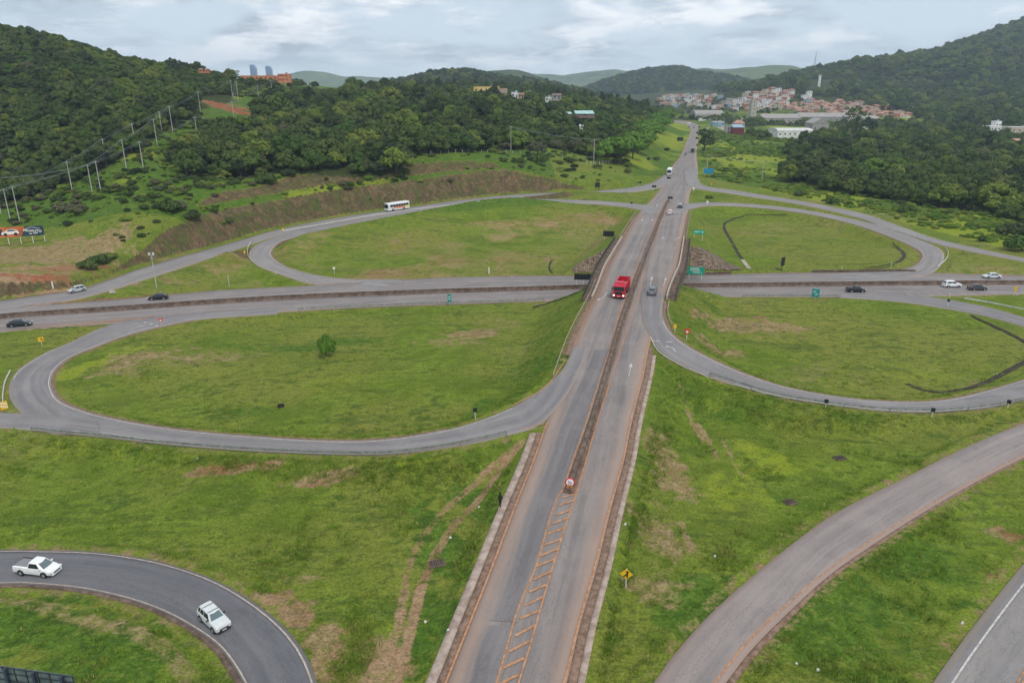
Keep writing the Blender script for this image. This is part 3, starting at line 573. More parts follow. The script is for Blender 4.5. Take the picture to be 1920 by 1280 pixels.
# ------------------------------------------------------------------ road sheets
def strip(name, L, R, dz, m, parent=None, across=6, kind=None, thick=None):
    if thick is None: thick = .45 if kind == 'structure' else 0
    L = np.asarray(L, float).copy(); R = np.asarray(R, float).copy(); n = len(L); k = across + 1
    L[:, 2] += dz; R[:, 2] += dz
    u = np.linspace(0, 1, k); V = (L[:, None] * (1 - u[None, :, None]) + R[:, None] * u[None, :, None]).reshape(-1, 3)
    C = (L + R) / 2; ln = np.concatenate([[0], np.cumsum(np.linalg.norm(np.diff(C, axis=0), axis=1))]); wd = np.linalg.norm(L - R, axis=1)
    uv = np.stack([(u[None] * wd[:, None]), np.repeat(ln[:, None], k, 1)], -1).reshape(-1, 2)
    edge = (np.minimum(u, 1 - u)[None] * wd[:, None]).reshape(-1) / 10
    cols = np.stack([edge, np.tile(u, n), edge * 0, edge * 0 + 1], -1)
    i = np.arange(n * k).reshape(n, k); Q = np.stack([i[:-1, :-1], i[:-1, 1:], i[1:, 1:], i[1:, :-1]], -1).reshape(-1, 4)
    if thick:
        nb = len(V); eL, eR = i[:, 0], i[:, -1]; V = np.concatenate([V, V[eL] - [0, 0, thick], V[eR] - [0, 0, thick]]); uv = np.concatenate([uv, uv[eL], uv[eR]]); cols = np.concatenate([cols, cols[eL], cols[eR]])
        a, b = nb + np.arange(n), nb + n + np.arange(n); Q = np.concatenate([Q, np.stack([a[:-1], eL[:-1], eL[1:], a[1:]], -1), np.stack([eR[:-1], b[:-1], b[1:], eR[1:]], -1)])
    me = np_mesh(name, V, Q, uv=uv, cols=dict(edge=cols))
    o = obj(name, me, m, parent)
    if kind: tag(o, kind=kind)
    return o
def sub(r, a=0.0, b=1.0):
    n = len(r.L); return slice(int(a * (n - 1)), int(b * (n - 1)) + 1)
RO = {}
def own_off(r, A):
    """ramps drape onto the main road where both overlap"""
    return A
for r, m in ((main, 'main'), (highway, 'highway'), (outer_ul, 'ramp'), (loop_ul, 'ramp'), (loop_ll, 'blue_ramp'), (branch_l, 'blue_ramp'), (loop_lr, 'blue_ramp'), (loop_ur, 'ramp'), (outer_ur, 'ramp'), (ramp_ll, 'dark_ramp'), (ramp_lr, 'red_ramp'), (corner, 'ramp')):
    RO[id(r)] = strip(r.name, r.L, r.R, r.off, M[m], kind='structure', across=10 if r in (main, highway) else 6)
PAINT = .066
def offs(A, B, d):
    """point d metres in from edge A towards B"""
    v = B - A; v[:, 2] = 0; return A + v / np.maximum(np.linalg.norm(v, axis=1), .1)[:, None] * d
def edge_line(r, side, inset, a, b, m, w=.16, name='edge_line'):
    s = sub(r, a, b); A, B = (r.L[s].copy(), r.R[s].copy()) if side == 'L' else (r.R[s].copy(), r.L[s].copy())
    p = offs(A, B, inset); q = offs(A, B, inset + w)
    if side == 'R': p, q = q, p
    return strip(name, p, q, PAINT, M[m], RO[id(r)], across=1)
def poly_strip(pts, w, dz=0.0):
    """left and right edges of a band of width w along a 3-d polyline"""
    P = np.asarray(pts, float); T = np.gradient(P[:, :2], axis=0); T /= np.maximum(np.linalg.norm(T, axis=1), 1e-6)[:, None]
    N = np.stack([-T[:, 1], T[:, 0]], -1) * w / 2; L = P.copy(); R = P.copy(); L[:, :2] += N; R[:, :2] -= N; return L, R
def resample(P, step):
    P = np.asarray(P, float); l = np.concatenate([[0], np.cumsum(np.linalg.norm(np.diff(P, axis=0), axis=1))]); n = max(2, int(l[-1] / step) + 1)
    t = np.linspace(0, l[-1], n); return np.stack([np.interp(t, l, P[:, k]) for k in range(3)], -1)
def smooth_px(pts, n=8):
    P = np.array([(a, b, 0) for a, b in pts], float); A, _ = dense_pair(P, P, max(1.0, 1e-3 + np.linalg.norm(np.diff(P, axis=0), axis=1).mean() / n)); return A[:, :2]
def line_px(r, pts, w, m, name='lane_line', dash=None, smooth=True):
    pp = smooth_px(pts) if smooth and len(pts) > 2 else pts
    P = resample([r.pt(*p) for p in pp], .8)
    if dash is None:
        L, R = poly_strip(P, w); return strip(name, L, R, PAINT, M[m], RO[id(r)], across=1)
    on, off = dash; P = resample(P, .5); mb = MB(); s = 0.0; seg = []
    vs, fs = [], []
    L, R = poly_strip(P, w); per = on + off
    for i in range(len(P) - 1):
        if (i * .5) % per < on:
            b = len(vs); vs += [L[i], R[i], R[i + 1], L[i + 1]]; fs.append((b, b + 1, b + 2, b + 3))
    if not vs: return None
    V = np.array(vs); V[:, 2] += PAINT
    return obj(name, np_mesh(name, V, fs), M[m], RO[id(r)])
def quads(r, items, m, name):
    """list of pixel polygons (quads) painted on road r"""
    vs, fs = [], []
    for q in items:
        b = len(vs); vs += [r.pt(*p, dz=PAINT) for p in q]; fs.append(tuple(range(b, b + len(q))))
    mb = MB(); mb.v = [tuple(map(float, v)) for v in vs]; mb.f = fs
    me = bpy.data.meshes.new(name); me.from_pydata(mb.v, [], fs); me.update()
    for p in me.polygons: p.flip() if p.normal.z < 0 else None
    return obj(name, me, M[m], RO[id(r)])
def bars_px(r, items, w, m, name):
    vs, fs = [], []
    for a, b in items:
        A = r.pt(*a); B = r.pt(*b); L, R = poly_strip([A, B], w); k = len(vs); vs += [L[0], R[0], R[1], L[1]]; fs.append((k, k + 1, k + 2, k + 3))
    V = np.array(vs); V[:, 2] += PAINT
    return obj(name, np_mesh(name, V, fs), M[m], RO[id(r)])
def arrow(r, base, tip, kind='straight', m='white_line'):
    A = r.pt(*base); B = r.pt(*tip); d = B - A; l = np.linalg.norm(d[:2]); d = d / l; n = np.array([-d[1], d[0], 0])
    def q(a, s): p = A + d * a + n * s; return (p[0], p[1], p[2] + PAINT)
    mb = MB()
    if kind == 'straight':
        vs = [q(0, .06), q(0, -.06), q(l * .68, -.06), q(l * .68, .06), q(l * .66, .32), q(l * .66, -.32), q(l, 0)]; fs = [(0, 1, 2, 3), (4, 5, 6)]
    else:
        s = 1 if kind == 'left' else -1
        vs = [q(0, .09), q(0, -.09), q(l * .6, -.09), q(l * .6, .09), q(l * .62, -.09 * s), q(l * .82, .7 * s), q(l * .90, .7 * s), q(l * .72, .0), q(l * .72, .6 * s), q(l * .99, .6 * s), q(l * .86, 1.15 * s)]; fs = [(0, 1, 2, 3), (4, 5, 6, 7), (8, 9, 10)]
    me = bpy.data.meshes.new('arrow'); me.from_pydata(vs, [], fs); me.update()
    return obj('lane_arrow', me, M[m], RO[id(r)])

# dark resurfaced strip of the near carriageway
pL = [(1111, 656), (1098, 690), (1070, 750), (1046, 803), (1027, 860), (1008, 908), (986, 960), (955, 1060), (931, 1129), (917, 1163)]
pR = [(1148, 656), (1137, 690), (1117, 750), (1098, 803), (1078, 860), (1057, 914), (1040, 960), (1006, 1060), (984, 1122), (972, 1166)]
def lane_strip(r, pL, pR, dz, m, name, kind='child'):
    L = resample([r.pt(*p) for p in smooth_px(pL)], 1.2); R = resample([r.pt(*p) for p in smooth_px(pR)], 1.2); n = min(len(L), len(R))
    t = np.linspace(0, 1, n); rs = lambda A: np.stack([np.interp(t, np.linspace(0, 1, len(A)), A[:, k]) for k in range(3)], -1)
    return strip(name, rs(L), rs(R), dz, M[m], RO[id(r)] if kind == 'child' else None, across=4, kind=None if kind == 'child' else 'structure')
lane_strip(main, pL, pR, .035, 'patch', 'resurfaced_lane')
lane_strip(main, [(912, 1172), (892, 1215), (868, 1300)], [(972, 1172), (958, 1215), (930, 1300)], .035, 'patch', 'resurfaced_lane')
# main road lines
line_px(main, [(817, 1330), (836, 1280), (880, 1170), (924, 1060), (962, 960), (1002, 860), (1023, 800), (1028, 793)], .18, 'orange_line', 'edge_line')
line_px(main, [(1038, 1340), (1058, 1280), (1085, 1170), (1116, 1060), (1141, 960), (1169, 860), (1180, 800), (1192, 750), (1205, 700), (1217, 640), (1220, 633)], .18, 'orange_line', 'edge_line')
line_px(main, [(920, 1310), (931, 1280), (954, 1200), (972, 1140), (1006, 1060), (1027, 985), (1046, 930), (1055, 920), (1075, 860), (1097, 800), (1112, 750), (1128, 700), (1146, 648), (1158, 600), (1176, 548), (1190, 510), (1205, 470), (1226, 420), (1245, 385), (1251, 372)], .17, 'orange_line', 'median_line')
line_px(main, [(963, 1310), (974, 1275), (997, 1200), (1018, 1125), (1040, 1050), (1061, 985), (1081, 925), (1100, 860), (1117, 800), (1133, 750), (1149, 700), (1169, 640), (1181, 600), (1195, 560), (1209, 510), (1225, 470), (1240, 420), (1251, 388), (1256, 372)], .17, 'orange_line', 'median_line')
hb = [((1055, 933), (1078, 926)), ((1048, 948), (1076, 938)), ((1043, 966), (1070, 956)), ((1036, 982), (1064, 971)), ((1028, 1001), (1060, 989)), ((1020, 1022), (1054, 1010)), ((1014, 1042), (1048, 1028)), ((1005, 1062), (1040, 1048)), ((1000, 1087), (1032, 1072)), ((992, 1110), (1026, 1096)), ((984, 1135), (1018, 1119)), ((975, 1160), (1010, 1145)), ((966, 1192), (1003, 1172)), ((954, 1222), (992, 1202)), ((944, 1252), (982, 1234)), ((932, 1285), (972, 1265)), ((922, 1316), (962, 1296))]
bars_px(main, hb, .26, 'orange_line', 'hatch_bars')
line_px(main, [(1096, 600), (1121, 550), (1139, 500), (1157, 460), (1176, 430), (1190, 408)], .14, 'orange_line', 'edge_line')
line_px(main, [(1078, 648), (1088, 622), (1096, 600)], .14, 'orange_line', 'edge_line')
arrow(main, (1179, 706), (1184, 680)); arrow(main, (1219, 536), (1223, 518)); arrow(main, (1244, 537), (1249, 520)); arrow(main, (1242, 452), (1244, 444)); arrow(main, (1265, 452), (1270, 445), 'right'); arrow(main, (1138, 548), (1128, 565), 'right')
arrow(main, (1206, 405), (1203, 416)); arrow(main, (1225, 405), (1222, 416)); arrow(main, (1234, 378), (1231, 388))
# lower ramps
edge_line(loop_ll, 'R', .35, .10, .86, 'white_line', .14); edge_line(loop_ll, 'L', .35, .08, .34, 'white_line', .14); edge_line(loop_ll, 'L', .8, .50, .82, 'white_line', .12)
line_px(loop_ll, [(959, 762), (985, 748), (1010, 735), (1030, 718), (1045, 698), (1060, 676)], .16, 'orange_line', 'edge_line')
line_px(main, [(1023, 800), (1028, 792), (1000, 800), (975, 805)], .14, 'orange_line', 'gore_line', smooth=False)
edge_line(loop_lr, 'R', .35, .1, .99, 'white_line', .14)
line_px(loop_lr, [(1220, 632), (1228, 650), (1240, 663), (1262, 677), (1290, 691), (1347, 712.5), (1448, 740), (1549, 757), (1650, 768), (1750, 771), (1851, 763), (1925, 747)], .15, 'white_line', 'edge_line')
line_px(loop_lr, [(1224, 640), (1272, 642)], .3, 'white_line', 'give_way_line', dash=(1.0, .9)); arrow(loop_lr, (1267, 660), (1258, 648), 'left')
edge_line(ramp_ll, 'L', .30, .2, .99, 'drain_line', .16); edge_line(ramp_ll, 'R', .12, .2, .99, 'drain_line', .14)
edge_line(ramp_lr, 'R', .55, .1, .99, 'orange_line', .16)
edge_line(corner, 'L', 1.0, .0, 1, 'white_line', .16); edge_line(corner, 'L', 4.5, .0, 1, 'orange_line', .12, 'centre_line'); edge_line(corner, 'L', 4.8, .0, 1, 'orange_line', .12, 'centre_line')
for r, sd, a, b in ((outer_ul, 'L', .15, .85), (outer_ul, 'R', .15, .85), (loop_ul, 'L', .15, .9), (loop_ul, 'R', .15, .9), (outer_ur, 'L', .2, .95), (outer_ur, 'R', .2, .95), (loop_ur, 'L', .2, .8), (loop_ur, 'R', .2, .8)): edge_line(r, sd, .25, a, b, 'white_line', .10)
# highway lines
line_px(highway, [(0, 603), (215, 587), (437, 573), (640, 562), (875, 552), (1060, 546)], .14, 'white_line', 'edge_line'); line_px(highway, [(0, 588), (215, 572), (437, 558), (640, 548), (875, 540), (1060, 534)], .14, 'white_line', 'edge_line')
line_px(highway, [(1330, 540), (1616, 537.5), (1920, 536)], .14, 'white_line', 'edge_line'); line_px(highway, [(1330, 530), (1616, 527), (1920, 525)], .14, 'white_line', 'edge_line')
line_px(highway, [(0, 612), (215, 596), (437, 581), (640, 570), (841, 561), (1010, 555)], .13, 'white_line', 'lane_line', dash=(4, 8)); line_px(highway, [(0, 586), (215, 566), (437, 552), (640, 539), (841, 530), (1090, 525)], .13, 'white_line', 'lane_line', dash=(4, 8))
line_px(highway, [(1370, 547), (1565, 547), (1920, 544)], .13, 'white_line', 'lane_line', dash=(4, 8)); line_px(highway, [(1330, 522), (1565, 519), (1920, 520)], .13, 'white_line', 'lane_line', dash=(4, 8))
def chev(a0, a1, b0, b1, n, skew=0.0):
    out = []
    for i in range(n):
        t = i / (n - 1); t2 = min(1, max(0, t + skew)); out.append(((a0[0] + (a1[0] - a0[0]) * t, a0[1] + (a1[1] - a0[1]) * t), (b0[0] + (b1[0] - b0[0]) * t2, b0[1] + (b1[1] - b0[1]) * t2)))
    return out
bars_px(highway, chev((40, 575), (250, 559), (62, 570), (300, 549), 15, .04), .22, 'orange_line', 'hatch_bars'); line_px(highway, [(33, 577), (150, 566.5), (270, 557.5), (386, 549)], .14, 'orange_line', 'hatch_edge'); line_px(highway, [(45, 568), (72, 572), (60, 574)], .14, 'white_line', 'hatch_edge')
bars_px(highway, chev((10, 620), (250, 600), (40, 617), (290, 594), 15, .04), .22, 'orange_line', 'hatch_bars'); line_px(highway, [(0, 614), (117, 606), (220, 598), (340, 590)], .14, 'orange_line', 'hatch_edge')
bars_px(highway, chev((1700, 551), (1915, 549), (1712, 555), (1930, 553), 12), .2, 'white_line', 'hatch_bars'); bars_px(highway, chev((1680, 517), (1900, 520), (1690, 513.5), (1910, 516.5), 12), .2, 'orange_line', 'hatch_bars')
line_px(highway, [(1640, 547), (1780, 549), (1920, 547)], .13, 'white_line', 'hatch_edge'); bars_px(highway, chev((565, 536), (660, 532), (575, 531), (665, 527), 7), .2, 'orange_line', 'hatch_bars')
line_px(loop_ll, [(270, 604), (300, 612)], .3, 'white_line', 'give_way_line', dash=(1.0, .9)); arrow(loop_ll, (245, 617), (270, 610)); arrow(highway, (1048, 534), (1056, 533)); 

# ------------------------------------------------------------------ dirt shoulders and drains beside the main road
def beside(r, side, d0, d1, a, b, dz, m, name, kind='structure', z=None):
    s = sub(r, a, b); A, B = (r.L[s].copy(), r.R[s].copy()) if side == 'L' else (r.R[s].copy(), r.L[s].copy())
    p = offs(A, B, -d0); q = offs(A, B, -d1)
    if side == 'L': p, q = q, p
    return strip(name, p, q, dz, M[m], kind=kind, across=2)
def frac(r, py, side='L'):
    """station fraction of a road where its edge passes a pixel row"""
    A = r.L if side == 'L' else r.R; _, y = proj(A[:, 0], A[:, 1], A[:, 2]); return float(np.argmin(np.abs(y - py))) / (len(A) - 1)
fm = lambda y: frac(main, y)
beside(main, 'L', -.05, .72, fm(1400), fm(806), -.012, 'dirt', 'dirt_shoulder')
beside(main, 'L', -.05, 1.1, fm(665), fm(402), -.012, 'dirt', 'dirt_shoulder')
beside(main, 'R', -.05, .75, fm(1400), fm(655), -.012, 'dirt', 'dirt_shoulder'); beside(main, 'R', .78, 1.4, fm(1400), fm(662), -.06, 'drain', 'drain_strip')
beside(main, 'R', -.05, .9, fm(520), fm(402), -.012, 'dirt', 'dirt_shoulder')
beside(main, 'L', .78, 1.6, fm(1290), fm(812), -.03, 'drain', 'drain_strip')
beside(ramp_lr, 'R', -.05, .55, .05, .99, -.02, 'dirt', 'dirt_shoulder'); beside(ramp_ll, 'R', -.05, .5, .1, .99, -.02, 'dirty_concrete', 'drain_strip')
beside(outer_ul, 'L', 0, .8, .1, .9, -.02, 'dirty_concrete', 'drain_strip'); beside(highway, 'L', 0, .6, .42, .75, -.02, 'dirt', 'dirt_shoulder')
beside(loop_ll, 'R', -.05, .5, .12, .8, -.03, 'dirt', 'dirt_shoulder'); beside(loop_lr, 'R', -.05, .5, .12, .6, -.03, 'dirt', 'dirt_shoulder'); beside(loop_ul, 'R', -.05, .5, .08, .85, -.03, 'dirt', 'dirt_shoulder'); beside(loop_ur, 'R', -.05, .5, .08, .85, -.03, 'dirt', 'dirt_shoulder')
beside(loop_lr, 'R', -.05, .9, .03, .12, -.03, 'dirt', 'dirt_shoulder')
# ------------------------------------------------------------------ far ridges
def hill_material(name, c1, c2, c3):
    m = bpy.data.materials.new(name); m.use_nodes = True; t = NT(m.node_tree); b = m.node_tree.nodes['Principled BSDF']
    pos = t.node('ShaderNodeNewGeometry').outputs['Position']; n = t.noise(pos, .012, 6, .7, .5); n2 = t.noise(pos, .004, 4, .6, .5); n3 = t.noise(pos, .08, 3, .7)
    c = t.mix(t.step(n, .38, .62), c1, c2); c = t.mix(t.step(n2, .5, .6), c, c3); c = t.mix(.5, c, t.mix(t.step(n3, .3, .7), (.5, .5, .5), (1, 1, 1)), 'MULTIPLY')
    t.put(b.inputs['Base Color'], c); b.inputs['Roughness'].default_value = 1; b.inputs['Specular IOR Level'].default_value = .05
    t.put(b.inputs['Normal'], t.node('ShaderNodeBump', Height=n3, Strength=1.0, Distance=6.0)); return m
M['hill_wood'] = hill_material('wooded_hill', (.035, .055, .025), (.060, .085, .030), (.075, .10, .035))
M['hill_pasture'] = hill_material('pasture_hill', (.050, .075, .030), (.16, .20, .06), (.12, .16, .05))
RIDGES = []
def ridge(Y0, wd, sky, m, amp, seed, drop=0.0):
    P = np.array([unY(a, b + drop, Y0) for a, b in sky]); xs, zs = P[:, 0], P[:, 2]
    def zf(X, Y):
        q = (Y - Y0 + vnoise(X, Y * 0, 500, seed, 3) * wd * .25) / wd
        top = np.interp(X, xs, zs) + vnoise(X, Y * 0 + seed, 140 + Y0 * .02, seed + 3, 4) * Y0 * .0035; lim = sstep(X, xs[0] - wd, xs[0]) * (1 - sstep(X, xs[-1], xs[-1] + (60 if Y0 == 1500 else wd)))
        z = 2 + (top - 2) * np.exp(-q * q * 1.4) * np.where(lim > 0, lim, 0)
        return z + (1 - np.abs(vnoise(X, Y, wd * .55, seed + 1, 4)) - .8) * amp * np.exp(-q * q) * lim * sstep(np.abs(q), .05, .5)
    X, Y = np.meshgrid(np.linspace(xs[0] - wd, xs[-1] + wd, 260), np.linspace(Y0 - 1.9 * wd, Y0 + 1.9 * wd, 90)); Z = zf(X.ravel(), Y.ravel())
    n = X.shape; i = np.arange(n[0] * n[1]).reshape(n); Q = np.stack([i[:-1, :-1], i[:-1, 1:], i[1:, 1:], i[1:, :-1]], -1).reshape(-1, 4)
    tag(obj('hill', np_mesh('hill', np.stack([X.ravel(), Y.ravel(), Z], -1), Q), M[m]), kind='structure')
    RIDGES.append((zf, xs[0], xs[-1], Y0, wd))
    return zf
z_mid = ridge(1500, 230, [(560, 182), (640, 170), (700, 159), (760, 149), (790, 142), (830, 135), (870, 132), (905, 138), (950, 146), (1000, 152), (1060, 160), (1120, 172)], 'hill_wood', 8, 60, 9)
z_hr = ridge(2700, 420, [(1085, 172), (1130, 154), (1180, 141), (1215, 133), (1260, 128), (1300, 130), (1330, 137), (1370, 144), (1420, 158), (1460, 175)], 'hill_wood', 60, 62, 3)
ridge(4300, 800, [(1210, 150), (1260, 140), (1290, 133), (1320, 125), (1350, 130), (1400, 126), (1450, 126), (1480, 130), (1540, 138), (1640, 145)], 'hill_pasture', 90, 64)
ridge(6000, 1000, [(380, 160), (520, 150), (590, 137), (620, 137), (650, 142), (700, 146), (760, 150), (850, 146), (900, 136), (950, 133), (1000, 137), (1060, 142), (1100, 137), (1150, 132), (1210, 136), (1290, 140)], 'hill_pasture', 60, 66)
ridge(2900, 400, [(880, 165), (910, 139), (950, 133), (990, 135), (1020, 146), (1060, 165)], 'hill_wood', 40, 68)

# ------------------------------------------------------------------ foliage
def leaf_material(name, stops, val=.35):
    m = bpy.data.materials.new(name); m.use_nodes = True; t = NT(m.node_tree); b = m.node_tree.nodes['Principled BSDF']
    rnd = t.node('ShaderNodeObjectInfo').outputs['Random']; obc = t.node('ShaderNodeTexCoord').outputs['Object']
    c = t.ramp(rnd, stops); n = t.noise(obc, 1.1, 3, .6); nl = t.noise(obc, 5.0, 2, .6)
    c = t.mix(t.math('MULTIPLY', t.step(n, .45, .7), .5), c, t.mix(1.0, c, (1.5, 1.45, 1.05), 'MULTIPLY'))
    c = t.mix(1.0, c, t.mix(t.step(nl, .3, .7), (1 - val,) * 3, (1 + val,) * 3), 'MULTIPLY')
    t.put(b.inputs['Base Color'], c); b.inputs['Roughness'].default_value = .75; b.inputs['Specular IOR Level'].default_value = .12
    return m
M['leaf_dark'] = leaf_material('leaf_dark', [(0, (.020, .036, .013)), (.35, (.036, .058, .018)), (.7, (.056, .074, .026)), (1, (.044, .084, .018))])
M['leaf_mid'] = leaf_material('leaf_mid', [(0, (.050, .085, .020)), (.4, (.076, .104, .028)), (.75, (.055, .105, .020)), (1, (.105, .125, .038))])
M['leaf_light'] = leaf_material('leaf_light', [(0, (.105, .150, .026)), (.5, (.145, .175, .034)), (1, (.095, .165, .024))])
M['leaf_grey'] = leaf_material('leaf_grey', [(0, (.075, .082, .045)), (.5, (.110, .104, .058)), (1, (.068, .088, .040))])
M['leaf_bright'] = leaf_material('leaf_bright', [(0, (.065, .150, .018)), (.5, (.095, .185, .024)), (1, (.080, .150, .020))])
M['leaf_yellow'] = leaf_material('leaf_yellow', [(0, (.30, .29, .09)), (1, (.36, .32, .10))])
M['leaf_weed'] = leaf_material('leaf_weed', [(0, (.070, .140, .018)), (.3, (.100, .180, .024)), (.6, (.140, .215, .030)), (1, (.18, .22, .042))], .22)
M['leaf_grass'] = leaf_material('leaf_grass', [(0, (.105, .195, .022)), (.4, (.15, .24, .030)), (.8, (.21, .27, .042)), (1, (.27, .26, .08))], .25)
M['bark'] = mat('bark', (.10, .080, .060), .9, var=.3, vscale=3); M['pale_bark'] = mat('pale_bark', (.26, .23, .19), .9, var=.3, vscale=3)

def crown_mesh(seed, R=4.0, H=5.0, base=2.0, lumps=11, per=150, leaf=.62, style='dome', gap=0.0):
    rs = np.random.RandomState(seed); Vs, Qs = [], []; k = 0
    for j in range(lumps):
        a = j * 2.399 + rs.rand() * 1.1; rr = R * math.sqrt((j + .3) / lumps) * .80; vz = rs.rand()
        if style == 'dome': cz = base + H * (.84 - .62 * (rr / R) ** 2) * (.62 + .5 * rs.rand()); lr = R * (.24 + .26 * vz ** 1.5); fl = .82
        elif style == 'flat': cz = base + H * (.72 - .16 * (rr / R) ** 2) * (.88 + .2 * rs.rand()); lr = R * (.36 + .16 * rs.rand()); fl = .5; rr *= 1.12
        elif style == 'tall': cz = base + H * (j + .5) / lumps; rr = R * (.15 + .55 * rs.rand()) * (1.15 - .7 * abs(j / lumps - .45)); lr = R * (.36 + .22 * rs.rand()); fl = .95
        elif style == 'bush': cz = base + H * (.50 - .30 * (rr / R) ** 2); lr = R * (.40 + .2 * rs.rand()); fl = .8
        elif style == 'thin': cz = base + H * (j + .3) / lumps; rr = R * (.25 + .75 * rs.rand()); lr = R * (.22 + .16 * rs.rand()); fl = .75
        c = np.array([math.cos(a) * rr, math.sin(a) * rr, cz]); n = int(per * (lr / R / .45) ** 2)
        d = rs.normal(size=(n, 3)); d[:, 2] = np.where(d[:, 2] < -.35, -d[:, 2], d[:, 2]); d /= np.linalg.norm(d, axis=1)[:, None]
        rad = lr * (.80 + .28 * rs.rand(n) ** 1.3)[:, None]; p = c + d * rad * np.array([1, 1, fl])
        nn = d + rs.normal(size=(n, 3)) * .42; nn /= np.linalg.norm(nn, axis=1)[:, None]
        t = np.cross(nn, rs.normal(size=(n, 3))); t /= np.linalg.norm(t, axis=1)[:, None]; b = np.cross(nn, t)
        s = (leaf * (.55 + .8 * rs.rand(n)))[:, None]
        q = np.stack([p + t * s * .5, p + b * s * .36 + nn * s * .07, p - t * s * .5, p - b * s * .36 + nn * s * .07], 1)
        Vs.append(q.reshape(-1, 3)); Qs.append(np.arange(k, k + 4 * n).reshape(-1, 4)); k += 4 * n
        if gap < .5:      # inner body of twigs and leaves that closes the lump
            m = 7; th = np.linspace(0, 2 * np.pi, m, endpoint=False); core = lr * .80
            for ring, (zz, r2) in enumerate(((-.6, .62), (0, .98), (.62, .72), (.92, .25))):
                Vs.append(np.stack([c[0] + np.cos(th) * core * r2, c[1] + np.sin(th) * core * r2, np.full(m, c[2] + zz * core * fl)], -1))
            idx = np.arange(m)
            for ring in range(3):
                a0 = k + ring * m; Qs.append(np.stack([a0 + idx, a0 + (idx + 1) % m, a0 + m + (idx + 1) % m, a0 + m + idx], -1))
            Qs.append(np.array([[k + 3 * m, k + 3 * m + 1, k + 3 * m + 3, k + 3 * m + 5]])); k += 4 * m
    return np_mesh('crown', np.concatenate(Vs), np.concatenate(Qs), normals_smooth=False)
def trunk_mesh(seed, h=3.5, r=.22, spread=1.8, limbs=4):
    rs = random.Random(seed); mb = MB(); mb.cyl((0, 0, -.4), (.1, .05, h * .6), r * 1.25, r * .85, 7, False)
    for i in range(limbs):
        a = i * 6.283 / limbs + rs.random(); e = (math.cos(a) * spread, math.sin(a) * spread, h * (1.05 + .5 * rs.random()))
        mb.cyl((.1, .05, h * (.45 + .12 * rs.random())), e, r * .6, r * .16, 5, False)
    mb.cyl((.1, .05, h * .55), (.2, -.1, h * 1.5), r * .75, r * .2, 6, False)
    return mb.mesh('trunk')
# (mesh, trunk, leaf material, words)
KIND = {}
def kind(key, cm, tm, lm, bark='bark'):
    cm.materials.append(M[lm]);
    if len(tm.materials) == 0: tm.materials.append(M[bark])
    KIND[key] = (cm, tm)
T1, T2, T3 = trunk_mesh(1), trunk_mesh(2, 3.2, .2, 2.2, 5), trunk_mesh(3, 2.4, .15, 1.5, 4); TT = trunk_mesh(4, 11, .28, 1.6, 6); T0 = trunk_mesh(5, .55, .10, .5, 3)
kind('dark0', crown_mesh(1, 4.0, 5.4, .3, 20), T1, 'leaf_dark'); kind('dark1', crown_mesh(2, 4.5, 4.8, .3, 22), T2, 'leaf_dark'); kind('dark2', crown_mesh(3, 3.3, 6.4, .3, 18), T1, 'leaf_dark')
kind('mid0', crown_mesh(4, 4.1, 5.2, .3, 20), T1, 'leaf_mid'); kind('mid1', crown_mesh(5, 3.4, 4.4, .2, 16), T2, 'leaf_mid')
kind('light0', crown_mesh(6, 3.8, 5.2, .3, 19), T1, 'leaf_light'); kind('grey0', crown_mesh(7, 3.6, 4.6, .4, 19, 120), T2, 'leaf_grey')
kind('flat0', crown_mesh(8, 5.2, 6.0, 1.0, 16, 150, .75, 'flat'), T2, 'leaf_bright'); kind('flat1', crown_mesh(9, 4.8, 6.6, 1.0, 15, 150, .75, 'dome'), T1, 'leaf_bright')
kind('tall0', crown_mesh(10, 3.4, 14, 4, 15, 130, .75, 'tall'), TT, 'leaf_mid', 'pale_bark'); kind('tall1', crown_mesh(11, 3.0, 13, 5, 13, 130, .75, 'tall'), TT, 'leaf_dark', 'pale_bark')
kind('lone0', crown_mesh(41, 1.9, 2.2, .2, 11, 110, .34, 'bush'), T0, 'leaf_bright'); kind('bush0', crown_mesh(12, 1.9, 2.4, .0, 7, 110, .42, 'bush'), T0, 'leaf_mid'); kind('bush1', crown_mesh(13, 1.6, 2.0, .0, 6, 110, .42, 'bush'), T0, 'leaf_dark'); kind('bush2', crown_mesh(14, 1.7, 2.0, .0, 6, 90, .42, 'bush'), T0, 'leaf_grey')
kind('weed0', crown_mesh(31, 1.9, 1.1, .0, 9, 120, .40, 'bush'), T0, 'leaf_weed'); kind('weed1', crown_mesh(32, 1.5, 1.5, .0, 7, 120, .38, 'bush'), T0, 'leaf_weed')
kind('bush3', crown_mesh(15, 1.8, 1.9, .0, 7, 110, .42, 'bush'), T0, 'leaf_light'); kind('thin0', crown_mesh(16, 4.6, 17, 4, 34, 110, .7, 'thin', 1), trunk_mesh(6, 13, .32, 3.2, 9), 'leaf_dark', 'pale_bark')
kind('yellow0', crown_mesh(17, 4.2, 4.4, 2.0, 12), T1, 'leaf_yellow'); kind('open0', crown_mesh(18, 3.6, 5.2, 2.0, 30, 100, .6, 'thin', 1), trunk_mesh(8, 3.6, .26, 2.6, 8), 'leaf_dark')

def plant(key, x, y, z, s=1.0, name='tree', label=None, cat='tree', group=None, rz=None, sz=None):
    cm, tm = KIND[key]; o = empty(name, (x, y, z - .15), random.random() * 6.28 if rz is None else rz, label, cat, group)
    o.scale = (s, s, sz or s)
    c = bpy.data.objects.new('crown', cm); COL.objects.link(c); c.parent = o; t = bpy.data.objects.new('trunk', tm); COL.objects.link(t); t.parent = o
    return o

